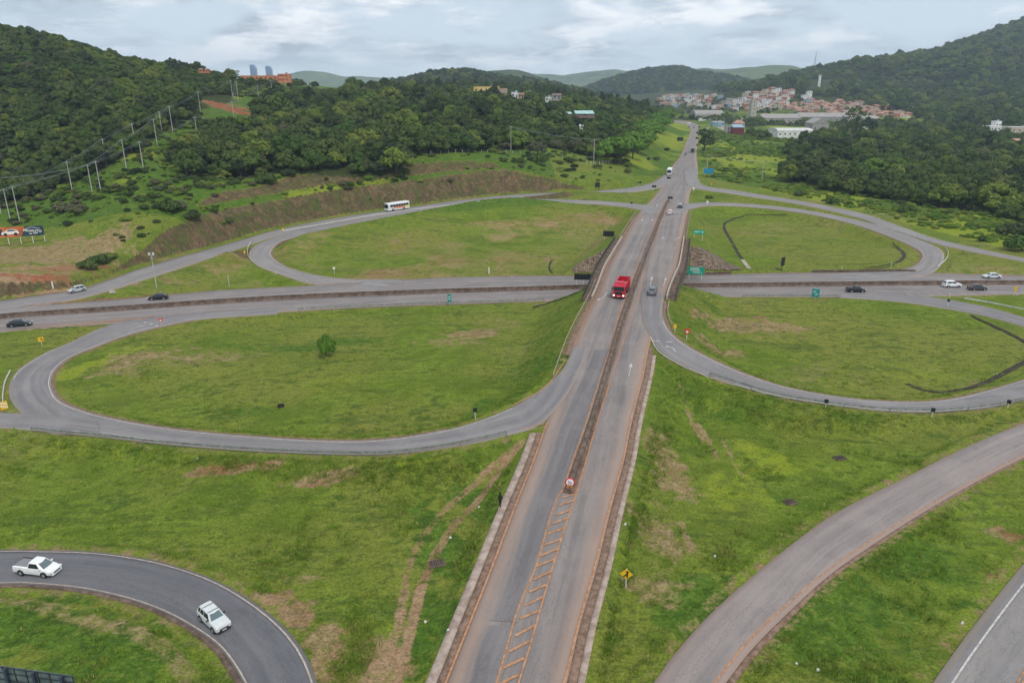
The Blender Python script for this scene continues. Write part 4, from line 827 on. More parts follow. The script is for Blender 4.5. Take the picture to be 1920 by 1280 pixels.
def gn_scatter(name, P, S, idx, crowns, label, cat, tilt=0.0):
    """one 'stuff' object whose points carry copies of the crowns"""
    me = bpy.data.meshes.new(name); me.vertices.add(len(P)); me.vertices.foreach_set('co', np.asarray(P, np.float32).ravel())
    rs = np.random.RandomState(len(P)); rot = np.stack([rs.normal(size=len(P)) * tilt, rs.normal(size=len(P)) * tilt, rs.rand(len(P)) * 6.283], -1)
    S = np.asarray(S); S3 = np.stack([S, S, S * (.82 + .36 * rs.rand(len(P)))], -1)
    for n, ty, d in (('rot', 'FLOAT_VECTOR', rot), ('scl', 'FLOAT_VECTOR', S3)):
        a = me.attributes.new(n, ty, 'POINT'); a.data.foreach_set('vector', d.astype(np.float32).ravel())
    a = me.attributes.new('idx', 'INT', 'POINT'); a.data.foreach_set('value', np.asarray(idx, np.int32))
    o = bpy.data.objects.new(name, me); COL.objects.link(o); tag(o, label, cat, None, 'stuff')
    ng = bpy.data.node_groups.new(name, 'GeometryNodeTree'); ng.interface.new_socket('Geometry', in_out='INPUT', socket_type='NodeSocketGeometry'); ng.interface.new_socket('Geometry', in_out='OUTPUT', socket_type='NodeSocketGeometry')
    N = ng.nodes; Lk = ng.links; gi = N.new('NodeGroupInput'); go = N.new('NodeGroupOutput'); j = N.new('GeometryNodeJoinGeometry')
    for c in crowns:
        oi = N.new('GeometryNodeObjectInfo'); oi.transform_space = 'ORIGINAL'; oi.inputs['Object'].default_value = c; oi.inputs['As Instance'].default_value = True
        Lk.new(oi.outputs['Geometry'], j.inputs[0])
    ip = N.new('GeometryNodeInstanceOnPoints'); ip.inputs['Pick Instance'].default_value = True
    def attr(n, t):
        a = N.new('GeometryNodeInputNamedAttribute'); a.data_type = t; a.inputs['Name'].default_value = n; return a.outputs['Attribute']
    Lk.new(gi.outputs[0], ip.inputs['Points']); Lk.new(j.outputs[0], ip.inputs['Instance']); Lk.new(attr('idx', 'INT'), ip.inputs['Instance Index']); Lk.new(attr('rot', 'FLOAT_VECTOR'), ip.inputs['Rotation']); Lk.new(attr('scl', 'FLOAT_VECTOR'), ip.inputs['Scale'])
    Lk.new(ip.outputs[0], go.inputs[0]); md = o.modifiers.new('scatter', 'NODES'); md.node_group = ng
    return o

def cand(x0, x1, y0, y1, sp, jit=.42):
    gx, gy = np.meshgrid(np.arange(x0, x1, sp), np.arange(y0, y1, sp)); gx = gx + (np.arange(gx.shape[0])[:, None] % 2) * sp / 2
    X = gx.ravel() + np.random.uniform(-jit, jit, gx.size) * sp; Y = gy.ravel() + np.random.uniform(-jit, jit, gx.size) * sp
    k = np.abs(X) < Y * .9; X, Y = X[k], Y[k]; Z = terrain(X, Y); return X, Y, Z
TONES = ['dark0', 'dark1', 'dark2', 'mid0', 'mid1', 'light0', 'grey0']
def wood(poly, box, sp, smin, smax, probs, seed, yr=(0, 1e9), zc=None):
    np.random.seed(seed); X, Y, Z = cand(*box, sp); px, py = proj(X, Y, Z); k = in_poly(px, py, poly) & ~((px > 1515) & (px < 1562) & (py > 150) & (py < 176)) & ~((px > 372) & (px < 486) & (py > 180) & (py < 243)) & (Y > yr[0]) & (Y < yr[1]); X, Y, Z = X[k], Y[k], Z[k]
    n = vnoise(X, Y, 60, seed, 3); S = (smin + (smax - smin) * np.random.rand(len(X)) ** 1.4) * (1 + .25 * n)
    # stands of the same kind grow together
    S = S * np.where(np.random.rand(len(X)) < .10, 1.4, 1.0)
    q = np.clip((vnoise(X, Y, 26, seed + 5, 3) * .5 + .5) * .55 + np.random.rand(len(X)) * .45, 0, .999); I = np.searchsorted(np.cumsum(probs), q * sum(probs)); I = np.clip(I, 0, 6)
    return X, Y, Z, S, I
WA = wood(WOOD_A, (-560, -60, 225, 640), 5.0, .50, 1.15, [.17, .14, .12, .17, .14, .12, .14], 11)
WB = wood(WOOD_B, (-260, 220, 250, 1000), 6.0, .62, 1.6, [.17, .15, .12, .17, .12, .14, .13], 12)
WD = wood(WOOD_D, (120, 760, 235, 820), 5.8, .55, 1.7, [.16, .15, .13, .17, .13, .14, .12], 13)
front = []
for w_, where in ((WA, 'a'), (WB, 'b'), (WD, 'd')):
    X, Y, Z, S, I = w_
    for i in range(len(X)): front.append((Y[i] / (S[i] ** .5) + (14 if where == 'a' else 0), X[i], Y[i], Z[i], S[i], I[i], where))
front.sort(); NIND = 292; near_t, rest_t = front[:NIND], front[NIND:]
WHERE = dict(a='on the steep hillside at the left', b='at the edge of the wood above the road cutting', d='in the bush belt right of the interchange')
WORD = dict(dark0='dark green round-crowned tree', dark1='dark green broad-crowned tree', dark2='dark green upright tree', mid0='olive green round-crowned tree', mid1='olive green low tree', light0='light yellow-green leafy tree', grey0='grey-green thin-leaved tree')
GRP = dict(a='trees of the left hillside', b='trees of the middle wood', d='trees of the right bush belt')
for _, x, y, z, s, i, wh in near_t:
    k = TONES[i]; plant(k, x, y, z, s, 'tree', WORD[k] + ' ' + WHERE[wh], 'tree', GRP[wh])
# prototypes for the woods are crowns of trees that stand in the scene
def crown_of(key):
    for o in bpy.data.objects:
        if o.name.startswith('crown') and o.data == KIND[key][0]: return o
# trees that stand out, each at its own place
def at(key, px, py, s, label, cat='tree', name='tree', group=None, dz=0.0, sz=None):
    p = gp(px, py); return plant(key, p[0], p[1], p[2] + dz, s, name, label, cat, group, sz=sz)
at('lone0', 612, 668, .74, 'small lone round tree in the middle of the lower left loop meadow', name='tree', sz=2.1)
at('open0', 1321, 283, 1.8, 'lone dark open-crowned tree right beside the far main road', sz=2.0)
at('thin0', 1592, 292, 1.6, 'very tall thin eucalyptus with bare limbs above the right bush belt', name='eucalyptus_tree')
at('yellow0', 1546, 312, 1.25, 'tree with pale yellow blossom crown among dark trees at the right', name='flowering_tree')
for px, py, s, l in [(1516, 303, 2.0, 'large dark spreading tree at the left end of the right bush belt'), (1562, 308, 1.9, 'large dark tree below the yellow blossoming one'), (1608, 305, 1.8, 'large dark tree right below the very tall eucalyptus'), (1655, 300, 1.9, 'large dark domed tree right of the tall eucalyptus'), (1590, 318, 1.6, 'broad dark tree in front of the tall eucalyptus stem')]: at('dark1', px, py, s, l)
at('tall1', 1852, 292, .95, 'dark narrow tree rising above the bushes near the right edge')
for px, py, s, l in [(1420, 262, 1.5, 'large dark tree left of the white warehouse'), (1436, 262, 1.35, 'rounded tree against the white warehouse end'), (1408, 256, 1.4, 'tall green tree above the small red and blue shed')]: at('mid0', px, py, s, l)
at('light0', 743, 326, 1.9, 'light olive bushy tree standing forward of the middle wood'); at('light0', 968, 280, 1.7, 'yellowish tree behind the lone wooden pole on the bank'); at('grey0', 1008, 292, 1.5, 'bare brownish tree at the edge of the bank meadow'); at('bush0', 1015, 309, 1.9, 'small green tree in the bank meadow', sz=3.0)
for _i, (_x, _y, _s) in enumerate([(452, 160, 1.0), (462, 162, .9), (471, 161, 1.05), (481, 163, .95), (491, 162, 1.1), (501, 164, 1.0), (511, 163, 1.1), (519, 165, .8), (548, 166, 1.2), (556, 164, 1.4), (566, 165, 1.2), (590, 164, 1.0)]): at('dark1' if _i % 2 else 'mid0', _x, _y, _s, 'dark tree on the left skyline around the orange building', group='trees around the orange building')
at('tall0', 523, 150, .75, 'narrow dark tree standing behind the orange building roof'); at('flat1', 578, 160, 1.25, 'tall rounded tree on the skyline right of the orange building'); at('open0', 440, 152, 1.2, 'wide umbrella-shaped tree left of the orange building')
ROW = [(1140, 306, 1.15), (1165, 307, 1.5), (1186, 298, 1.35), (1196, 287, 1.4), (1207, 277, 1.3), (1217, 267, 1.4), (1226, 257, 1.3), (1234, 249, 1.45), (1241, 241, 1.4), (1247, 234, 1.5), (1252, 228, 1.5), (1212, 258, 1.4), (1224, 245, 1.4), (1200, 270, 1.3)]
for i, (px, py, s) in enumerate(ROW): at('flat0' if i % 2 else 'flat1', px, py, s * 1.4, 'bright green flat-crowned tree in the row beside the far main road', group='row of bright trees beside the main road')
for px, py, s, k, l in [(318, 395, 2.0, 'bush1', 'dark bush cluster on the slope above the brown cutting'), (335, 392, 1.6, 'bush2', 'brownish bush beside the dark cluster on the slope'), (115, 398, 1.9, 'bush2', 'grey brown bush on the grass slope above the billboard'), (145, 400, 1.7, 'bush2', 'grey bush right of its twin above the billboard'),
                        (165, 505, 1.3, 'bush0', 'dark green bush low on the slope by the ramp'), (185, 496, 1.4, 'bush0', 'large leafy bush on the slope above the ramp'), (205, 486, 1.2, 'bush3', 'light leafy bush at the top of the slope'), (360, 410, 1.3, 'bush1', 'small dark bush at the lip of the cutting'), (500, 345, 1.9, 'bush0', 'bush on the bench above the brown bank'),
                        (540, 330, 1.7, 'bush1', 'dark bush under the wood edge above the bank'), (1500, 368, 1.3, 'bush0', 'clump of coarse grass bush beside the upper right ramp'), (1560, 383, 1.5, 'bush0', 'dark clump beside the curve of the right ramp'), (1250, 283, 1.4, 'bush1', 'dark bush beside the far road sign'), (1230, 300, 1.2, 'bush2', 'small shrub on the bank left of the far road'),
                        (1700, 400, 1.6, 'bush0', 'green bush at the foot of the right bush belt'), (1900, 445, 2.8, 'bush1', 'large dark bush at the right edge of the picture'), (1915, 470, 2.4, 'bush0', 'dark bush cut by the right edge beside the ramp'), (1330, 372, 1.0, 'bush3', 'low shrub in the grass wedge right of the main road')]: at(k, px, py, s, l, 'shrub', 'shrub')
crowns = [crown_of(k) for k in TONES]
P = np.array([[a[1], a[2], a[3] - .2] for a in rest_t]); S = [a[4] for a in rest_t]; I = [a[5] for a in rest_t]
gn_scatter('woodland', P, S, I, crowns, 'dense mixed wood covering the left hill and the land beyond', 'woodland')
WC = wood(WOOD_C, (180, 2300, 700, 2300), 11.0, .9, 2.2, [.20, .17, .15, .17, .12, .09, .10], 14, yr=(760, 2260))
WE = wood(WOOD_E, (120, 900, 640, 1250), 11, .6, 1.25, [.2, .18, .16, .2, .12, .08, .06], 15)
_tx, _ty = np.random.uniform(200, 800, 3000), np.random.uniform(950, 1700, 3000); _tz = terrain(_tx, _ty); _px, _py = proj(_tx, _ty, _tz); _tk = np.nonzero((_px > 1230) & (_px < 1720) & (_py > 172) & (_py < 224) & (np.random.rand(3000) < .22))[0]; WE = (np.r_[WE[0], _tx[_tk]], np.r_[WE[1], _ty[_tk]], np.r_[WE[2], _tz[_tk]], np.r_[WE[3], np.random.uniform(.6, 1.1, len(_tk))], np.r_[WE[4], np.random.randint(0, 7, len(_tk))])
X = np.concatenate([WC[0], WE[0]]); Y = np.concatenate([WC[1], WE[1]]); Z = np.concatenate([WC[2], WE[2]]); S = np.concatenate([WC[3], WE[3]]); I = np.concatenate([WC[4], WE[4]])
gn_scatter('hill_forest', np.stack([X, Y, Z - .3], -1), S, I, crowns, 'dark forest covering the high hill at the right', 'forest')
# eucalyptus plantation behind the middle wood
np.random.seed(21); X, Y = np.random.uniform(-280, 260, 1500), np.random.uniform(820, 1120, 1500); Z = terrain(X, Y); px, py = proj(X, Y, Z); k = (px > 770) & (px < 1215); X, Y, Z = X[k], Y[k], Z[k]
X2, Y2 = np.random.uniform(-480, 230, 3600), np.random.uniform(1330, 1640, 3600); Z2 = z_mid(X2, Y2); _px, _ = proj(X2, Y2, Z2); P2 = np.stack([X2, Y2, Z2], -1)[(_px < 1205) & (Z2 > 14)]
gn_scatter('ridge_wood', P2, np.random.uniform(1.0, 2.2, len(P2)), np.random.randint(0, 7, len(P2)), crowns, 'hazy wooded ridge on the skyline behind the yellow building', 'woodland')
gn_scatter('eucalyptus_plantation', np.stack([X, Y, Z], -1), np.random.uniform(.55, .95, len(X)), np.random.randint(0, 2, len(X)), [crown_of('tall0'), crown_of('tall1')], 'tall blue-green eucalyptus plantation behind the middle wood', 'plantation')
X3, Y3 = np.random.uniform(200, 1150, 9000), np.random.uniform(2350, 3000, 9000); Z3 = z_hr(X3, Y3); k = Z3 > 30
gn_scatter('distant_forest', np.stack([X3, Y3, Z3 - .5], -1)[k], np.random.uniform(1.3, 2.4, k.sum()), np.random.randint(0, 7, k.sum()), crowns, 'hazy forest on the distant hill above the far road', 'forest')
# undergrowth: bushes on the power line strip, the cutting and the rank field
np.random.seed(31); bx, by, bz = cand(-330, 60, 205, 640, 2.7, .5); px, py = proj(bx, by, bz)
_, Bb, _, upb, db, cb = terrain(bx, by, True); inw = in_poly(px, py, WOOD_A) | in_poly(px, py, WOOD_B); n = vnoise(bx, by, 16, 33, 3)
k = (~inw) & (db > 4) & ~((px > 700) & (py > 345)) & ~((px > 375) & (px < 480) & (py > 182) & (py < 226)) & ~((px > 775) & (py > 272) & (np.random.rand(len(bx)) < .82)) & (bz > 5.5) & (np.random.rand(len(bx)) < np.clip(.62 + .8 * n + .25 * sstep(by, 300, 400), 0.08, .97)) & ~((Bb - upb > .5) & ((cb < 8.7) | (cb > 13)) & (cb < 19) & (np.random.rand(len(bx)) < .7)) & ~((px < 215) & (py > 425))
P = np.stack([bx, by, bz - .1], -1)[k]; at('weed0', 760, 322, 1.2, 'low weedy bush on the bench above the bus', 'shrub', 'shrub'); at('weed1', 690, 336, 1.2, 'upright weedy bush at the wood edge left of the bus', 'shrub', 'shrub'); bush_c = [crown_of(q) for q in ('bush0', 'bush1', 'bush2', 'bush3', 'weed0', 'weed1')]
gn_scatter('undergrowth', P, np.random.uniform(.25, 1.0, len(P)) ** 1.2 * (1 + .5 * sstep(P[:, 1], 300, 420)), np.random.choice([0, 1, 2, 3, 4, 4, 4, 5, 5], len(P)), bush_c, 'scrub and low bushes under the power lines on the left slope', 'scrub')
np.random.seed(32); bx, by, bz = cand(60, 640, 230, 760, 2.5, .5); px, py = proj(bx, by, bz); _, _, _, _, db, _ = terrain(bx, by, True); n = vnoise(bx * .5, by, 18, 34, 3)
k = (db > 4) & (px > 1290) & (py > 238) & (py < 470) & (py < np.interp(px, [1310, 1515, 1683, 1920, 2450], [328, 372, 413, 474, 546])) & (np.random.rand(len(bx)) < np.clip(.42 + .9 * n, 0.04, .95)); P = np.stack([bx, by, bz - .1], -1)[k]
def tuft_mesh(seed, n=16, h=.5, sp=.22, wdt=.05):
    rs = np.random.RandomState(seed); V, Q = [], []
    for i in range(n):
        a = rs.rand() * 6.28; r = sp * math.sqrt(rs.rand()); x, y = math.cos(a) * r, math.sin(a) * r; l = h * (.5 + .7 * rs.rand()); b = rs.rand() * 6.28; dx, dy = math.cos(b), math.sin(b); ox, oy = math.cos(a) * l * .45, math.sin(a) * l * .45
        k = len(V); V += [(x - dx * wdt, y - dy * wdt, 0), (x + dx * wdt, y + dy * wdt, 0), (x + dx * wdt * .6 + ox * .5, y + dy * wdt * .6 + oy * .5, l * .7), (x + ox - dx * wdt * .3, y + oy - dy * wdt * .3, l)]; Q.append((k, k + 1, k + 2, k + 3))
    return np_mesh('tuft', V, Q, normals_smooth=False)
tufts = []
for i, (nn, h, sp, wd) in enumerate([(44, .26, .40, .022), (40, .20, .5, .024), (60, .32, .6, .026)]):
    me = tuft_mesh(50 + i, nn, h, sp, wd); me.materials.append(M['leaf_grass']); o = bpy.data.objects.new('grass_tuft', me); COL.objects.link(o)
    p = gp([612, 905, 1255][i], [676, 960, 800][i]); o.location = [float(v) for v in p]; tag(o, 'grass tuft', 'grass', kind='stuff'); tufts.append(o)
gn_scatter('tall_grass', P, np.random.uniform(.3, 1.0, len(P)) ** 1.3, np.random.choice([0, 1, 1, 1, 1, 2, 2, 2, 2, 3], len(P)), [bush_c[0], bush_c[4], bush_c[5], bush_c[3]], 'rank green grass and weeds in the field right of the far road', 'tall grass', .1)
TRK = ([(985, 825), (930, 870), (880, 915), (830, 960), (790, 1010), (765, 1060), (757, 1120), (745, 1180), (715, 1240), (690, 1300)], [(975, 835), (935, 885), (895, 940), (850, 985), (815, 1040), (790, 1100), (775, 1160), (760, 1220), (740, 1300)])
np.random.seed(41); n = 150000; lv = np.random.uniform(math.log(30), math.log(190), n); Yg = np.exp(lv); Xg = Yg * np.random.uniform(-.85, .85, n); Zg, _, lo_, _, dg, _ = terrain(Xg, Yg, True)
cov = vnoise(Xg, Yg, 5, 43, 4) * .5 + .5 + .25 * (Zg - base_z(Xg, Yg) > .3); trk = np.maximum(track_mask(Xg, Yg, TRK[0], 1.3), track_mask(Xg, Yg, TRK[1], 1.2)); dm_, _ = dist_road(main, Xg, Yg); bk = sstep(Zg - base_z(Xg, Yg), .2, 1.2)
k = (dg > 1.3) & (dm_ > 2.2) & (trk < .3) & (np.random.rand(n) < np.clip((cov - .56) * 1.3 + .45 * bk, .02, 1))

P = np.stack([Xg, Yg, Zg - .04], -1)[k]; gn_scatter('meadow_grass', P, np.random.uniform(.45, 1.15, len(P)) * (1 - .45 * sstep(P[:, 1], 60, 160)), np.random.randint(0, 3, len(P)), tufts, 'uneven grass growing over the meadows between the ramps', 'grass', .15)
# ------------------------------------------------------------------ bridge, barriers, rails
M['steel'] = mat('galvanised_steel', (.33, .34, .34), .5, .5, var=.25, vscale=1.5); M['post_white'] = mat('white_post', (.62, .62, .60), .6, var=.12, vscale=3); M['black'] = mat('black_back', (.018, .020, .024), .5); M['dark_green'] = mat('dark_green_rail', (.03, .055, .04), .6)
M['rail_dirty'] = mat('dusty_rail', (.46, .34, .27), .7, var=.25, vscale=1.0); M['pole'] = mat('concrete_pole', (.42, .41, .38), .85, var=.18, vscale=1.5); M['wire'] = mat('wire', (.30, .31, .32), .6)
def stone_mat():
    m = bpy.data.materials.new('pitched_stone'); m.use_nodes = True; t = NT(m.node_tree); b = m.node_tree.nodes['Principled BSDF']; pos = t.node('ShaderNodeNewGeometry').outputs['Position']
    v = t.node('ShaderNodeTexVoronoi', dict(feature='DISTANCE_TO_EDGE'), Vector=pos, Scale=1.7); vc = t.node('ShaderNodeTexVoronoi', Vector=pos, Scale=1.7)
    n = t.noise(pos, .5, 4, .7)
    c = t.mix(t.node('ShaderNodeSeparateColor', i0=vc.outputs['Color']).outputs[0], (.18, .115, .070), (.36, .265, .18)); c = t.mix(t.math('MULTIPLY', t.step(n, .45, .65), .6), c, (.10, .085, .07)); c = t.mix(t.step(v.outputs['Distance'], .03, .10), (.035, .026, .02), c)
    t.put(b.inputs['Base Color'], c); b.inputs['Roughness'].default_value = .95; t.put(b.inputs['Normal'], t.node('ShaderNodeBump', Height=t.step(v.outputs['Distance'], .0, .15), Strength=.9, Distance=.25)); return m
M['stone'] = stone_mat()
def seg_side(r, side, inset, a, b, dz=0.0):
    s = sub(r, a, b); A, B = (r.L[s].copy(), r.R[s].copy()) if side == 'L' else (r.R[s].copy(), r.L[s].copy()); p = offs(A, B, inset); p[:, 2] += dz; return p
def wall_along(P, prof, name, m, parent=None):
    """sweep a profile [(across, up)] along a polyline"""
    P = np.asarray(P, float); T = np.gradient(P[:, :2], axis=0); T /= np.maximum(np.linalg.norm(T, axis=1), 1e-6)[:, None]; N = np.stack([-T[:, 1], T[:, 0]], -1)
    mb = MB(); mb.loft([[(p[0] + n[0] * a, p[1] + n[1] * a, p[2] + h) for a, h in prof] for p, n in zip(P, N)]); return mb.obj(name, m, parent)
JERSEY = [(-.32, -.1), (-.32, .08), (-.14, .38), (-.09, .95), (.09, .95), (.14, .38), (.32, .08), (.32, -.1)]
post_me = MB().box((0, 0, .33), (.09, .13, .86)).mesh('post')
def guard_rail(P, label, m='steel', gap=4.0, group=None, h=.72, maxp=100):
    P = resample(P, 1.0); root = empty('guard_rail', P[0], 0, label, 'guard rail', group)
    Q = P - P[0]; wall_along(Q + np.array([0, 0, 0]), [(.06, h - .31), (.11, h - .24), (.06, h - .155), (.11, h - .07), (.06, h), (.03, h), (.03, h - .31)], 'rail', M[m], root)
    R_ = resample(Q, gap)
    for q in R_[:maxp]:
        o = bpy.data.objects.new('post', post_me); COL.objects.link(o); o.parent = root; o.location = (float(q[0]), float(q[1]), float(q[2]) - .05)
    return root
post_me.materials.append(M['steel'])
def gpts(pts): return [gp(*p) for p in pts]
def smooth3(P, step=2.0):
    P = np.asarray(P, float); A, _ = dense_pair(P, P, step); return A
# concrete median barrier of the lower highway
def road_pts(r, pts): return np.array([r.pt(*p) for p in pts])
b1 = smooth3(road_pts(highway, [(-420, 652), (-150, 618), (0, 597), (110, 589), (215, 582.5), (330, 574), (437, 567), (540, 561), (640, 556), (760, 551.5), (875, 547.5), (1000, 544), (1150, 540), (1357, 538), (1616, 535), (1800, 533.5), (1920, 533), (2200, 533), (2450, 534)]), 3)
o = wall_along(resample(b1, 3), [(-.34, -.1), (-.34, .1), (-.13, .45), (-.09, 1.08), (.09, 1.08), (.13, .45), (.34, .1), (.34, -.1)], 'highway_barrier', M['dirty_concrete']); tag(o, 'long stained concrete barrier between the carriageways of the lower highway', 'barrier')
mc = smooth3(road_pts(main, [(1065, 925), (1077, 890), (1104, 812), (1133, 715), (1150, 655), (1163, 610), (1180, 562), (1203, 497), (1224, 444), (1240, 402), (1252, 376)]), 2)
o = wall_along(mc, [(-.52, -.05), (-.52, .12), (-.30, .30), (-.26, .68), (.26, .68), (.30, .30), (.52, .12), (.52, -.05)], 'median_barrier', M['dirty_concrete']); tag(o, 'low dirt-stained concrete median on the main road above the highway', 'barrier')
mcR = mc.copy(); Lm, Rm = poly_strip(mc, 1.5); strip('median_dirt', Lm, Rm, .02, M['dirt'], RO[id(main)], across=2)
# bridge over the highway
s0, s1 = frac(main, 560), frac(main, 448); sl_ = sub(main, s0, s1); A, B = main.L[sl_].copy(), main.R[sl_].copy()
pL = offs(A, B, -2.6); pR = offs(B, A, -2.6); br = empty('road_bridge', pL[0], 0, 'concrete road bridge carrying the main road over the lower highway', 'bridge')
base = pL[0].copy(); n = len(pL); mb = MB(); rings = []
for a, b in zip(pL - base, pR - base): rings.append([(a[0], a[1], a[2] - .02), (a[0], a[1], a[2] - 1.25), (b[0], b[1], b[2] - 1.25), (b[0], b[1], b[2] - .02)])
mb.loft(rings); mb.obj('deck', M['dirty_concrete'], br)
for P, sd in ((offs(A, B, -.55), -1), (offs(B, A, -.55), 1)): wall_along(P - base, [(-.14, -.05), (-.14, .82), (.14, .82), (.14, -.05)], 'parapet', M['concrete'], br)
for P in (offs(A, B, -2.5), offs(B, A, -2.5)):
    wall_along(P - base, [(-.1, -.05), (-.1, .16), (.1, .16), (.1, -.05)], 'kerb', M['dirty_concrete'], br)
    wall_along(P - base, [(-.035, 1.0), (-.035, 1.07), (.035, 1.07), (.035, 1.0)], 'handrail', M['dark_green'], br); wall_along(P - base, [(-.012, .2), (-.012, .98), (.012, .98), (.012, .2)], 'mesh_panel', M['dark_green'], br)
C_ = (A + B) / 2
for fr in (.22, .5, .78):
    c = C_[int(fr * (n - 1))] - base; d = (B - A)[0]; ang = math.atan2(d[1], d[0])
    p = MB()
    p.box((c[0], c[1], c[2] - 1.55), (np.linalg.norm((pR - pL)[0]) * .9, 1.0, .6), ang)
    for k in (-.33, 0, .33): p.cyl((c[0] + d[0] * k, c[1] + d[1] * k, c[2] - 1.8), (c[0] + d[0] * k, c[1] + d[1] * k, -7.5), .45, n=10)
    if fr == .5: p.obj('pier', M['concrete'], br)
def drape(name, outline, m, dz, label, cat, n=26):
    """closed patch lying on the terrain; outline in photograph pixels, left side then right side"""
    (La, Ra) = outline; L = resample(gpts(La), .01 + 1.0 * sum(math.dist(a, b) for a, b in zip(La[:-1], La[1:])) * 0 + .8)[:, :]; R = resample(gpts(Ra), .8); k = max(len(L), len(R)); t = np.linspace(0, 1, k)
    rs = lambda A: np.stack([np.interp(t, np.linspace(0, 1, len(A)), A[:, c]) for c in range(3)], -1); L, R = rs(L), rs(R); u = np.linspace(0, 1, n)
    V = (L[:, None] * (1 - u[None, :, None]) + R[:, None] * u[None, :, None]).reshape(-1, 3); V[:, 2] = terrain(V[:, 0], V[:, 1]) + dz
    i = np.arange(k * n).reshape(k, n); Q = np.stack([i[:-1, :-1], i[:-1, 1:], i[1:, 1:], i[1:, :-1]], -1).reshape(-1, 4)
    o = obj(name, np_mesh(name, V, Q), M[m]); return tag(o, label, cat)
drape('stone_slope', ([(1072, 508), (1090, 491), (1112, 480), (1140, 466)], [(1076, 512), (1100, 512), (1120, 513), (1146, 506)]), 'stone', .22, 'brown stone pitched slope under the left end of the bridge', 'stone slope')
drape('stone_slope', ([(1293, 470), (1318, 467), (1350, 483), (1388, 503)], [(1293, 506), (1318, 507), (1350, 507), (1392, 506)]), 'stone', .22, 'pale stone pitched slope under the right end of the bridge', 'stone slope')
# guard rails
guard_rail(smooth3(road_pts(loop_ll, [(60, 808), (110, 814), (169, 819), (304, 834), (450, 846), (620, 854), (740, 853), (865, 835), (950, 816)]) + np.array([0, 0, -.05])), 'long steel guard rail on the outer side of the lower left loop ramp', gap=6.2)
g = smooth3(road_pts(loop_lr, [(1330, 706), (1448, 742), (1549, 760), (1650, 771.5), (1750, 774.5), (1851, 766), (1925, 751)])); guard_rail(g, 'long steel guard rail on the outer side of the lower right loop ramp', gap=6.0)
guard_rail(smooth3(road_pts(highway, [(560, 583), (640, 579), (760, 574), (841, 571.5), (940, 568), (1020, 564.5)])), 'steel guard rail along the highway above the lower left meadow', gap=5)
guard_rail(smooth3(road_pts(highway, [(1393, 557.5), (1450, 557.8), (1520, 558), (1575, 558)])), 'short steel guard rail along the highway above the lower right meadow', gap=5)
guard_rail(smooth3(np.vstack([seg_side(main, 'L', -1.35, frac(main, 705), frac(main, 530))])), 'dusty guard rail on the left bank of the main road before the bridge', 'rail_dirty', 4)
guard_rail(smooth3(np.vstack([seg_side(main, 'L', -1.3, frac(main, 447), frac(main, 400))])), 'dusty guard rail left of the main road beyond the bridge', 'rail_dirty', 4)
guard_rail(smooth3(np.vstack([seg_side(main, 'R', -1.3, frac(main, 452), frac(main, 396))])), 'dusty guard rail right of the main road beyond the bridge', 'rail_dirty', 4)
gr = seg_side(loop_lr, 'R', -1.1, .03, .125); guard_rail(gr, 'dusty guard rail curving right from the bridge to the loop ramp', 'rail_dirty', 4)
guard_rail(smooth3(gpts([(470, 457), (464, 470), (466, 484), (478, 497)])), 'pale guard rail at the tight left bend of the upper left loop', 'post_white', 3)
guard_rail(smooth3(gpts([(530, 436), (600, 424), (700, 406), (800, 392), (900, 380)])), 'thin guard rail on the strip between the two upper left ramps', 'post_white', 7)
guard_rail(smooth3(gpts([(1772, 466), (1777, 477), (1772, 490), (1757, 503)])), 'pale guard rail at the tight right bend of the upper right loop', 'post_white', 3)
guard_rail(smooth3(gpts([(1640, 424), (1700, 440), (1740, 455)])), 'thin guard rail between the two upper right ramps', 'post_white', 6)
guard_rail(smooth3(gpts([(1806, 563), (1850, 570), (1890, 578), (1930, 586), (1990, 600)])), 'pale guard rail beside the highway exit at the right edge', 'post_white', 5)
guard_rail(smooth3(gpts([(20, 700), (10, 720), (6, 745), (6, 762)])), 'pale guard rail at the far left outside of the loop bend', 'post_white', 3)

# drainage channels in the meadows
def channel(pts, w, label, m='dark_drain', name='drainage_channel'):
    P = smooth3([gp(*p) for p in pts], 1.0); P[:, 2] = terrain(P[:, 0], P[:, 1]); L, R = poly_strip(P, w); mb = MB(); T = np.gradient(P[:, :2], axis=0); T /= np.maximum(np.linalg.norm(T, axis=1), 1e-6)[:, None]; N = np.stack([-T[:, 1], T[:, 0]], -1)
    zL = terrain(P[:, 0] + N[:, 0] * w * .6, P[:, 1] + N[:, 1] * w * .6); zR = terrain(P[:, 0] - N[:, 0] * w * .6, P[:, 1] - N[:, 1] * w * .6)
    rings = [[(p[0] + n_[0] * w * .62, p[1] + n_[1] * w * .62, a - .1), (p[0] + n_[0] * w * .5, p[1] + n_[1] * w * .5, a + .16), (p[0] + n_[0] * w * .36, p[1] + n_[1] * w * .36, a + .16), (p[0] + n_[0] * w * .26, p[1] + n_[1] * w * .26, min(a, b) + .05), (p[0] - n_[0] * w * .26, p[1] - n_[1] * w * .26, min(a, b) + .05), (p[0] - n_[0] * w * .36, p[1] - n_[1] * w * .36, b + .16), (p[0] - n_[0] * w * .5, p[1] - n_[1] * w * .5, b + .16), (p[0] - n_[0] * w * .62, p[1] - n_[1] * w * .62, b - .1)] for p, n_, a, b in zip(P, N, zL, zR)]
    mb.loft(rings, False); return tag(mb.obj(name, M[m]), label, 'drainage channel')
channel([(1475, 404), (1430, 404), (1395, 406), (1370, 413), (1358, 421), (1360, 433), (1370, 450), (1380, 468), (1392, 487)], .8, 'dark curved channel around the left of the upper right meadow'); channel([(1392, 487), (1399, 496), (1405, 504)], 1.0, 'pale concrete end of the upper right meadow channel', 'concrete')
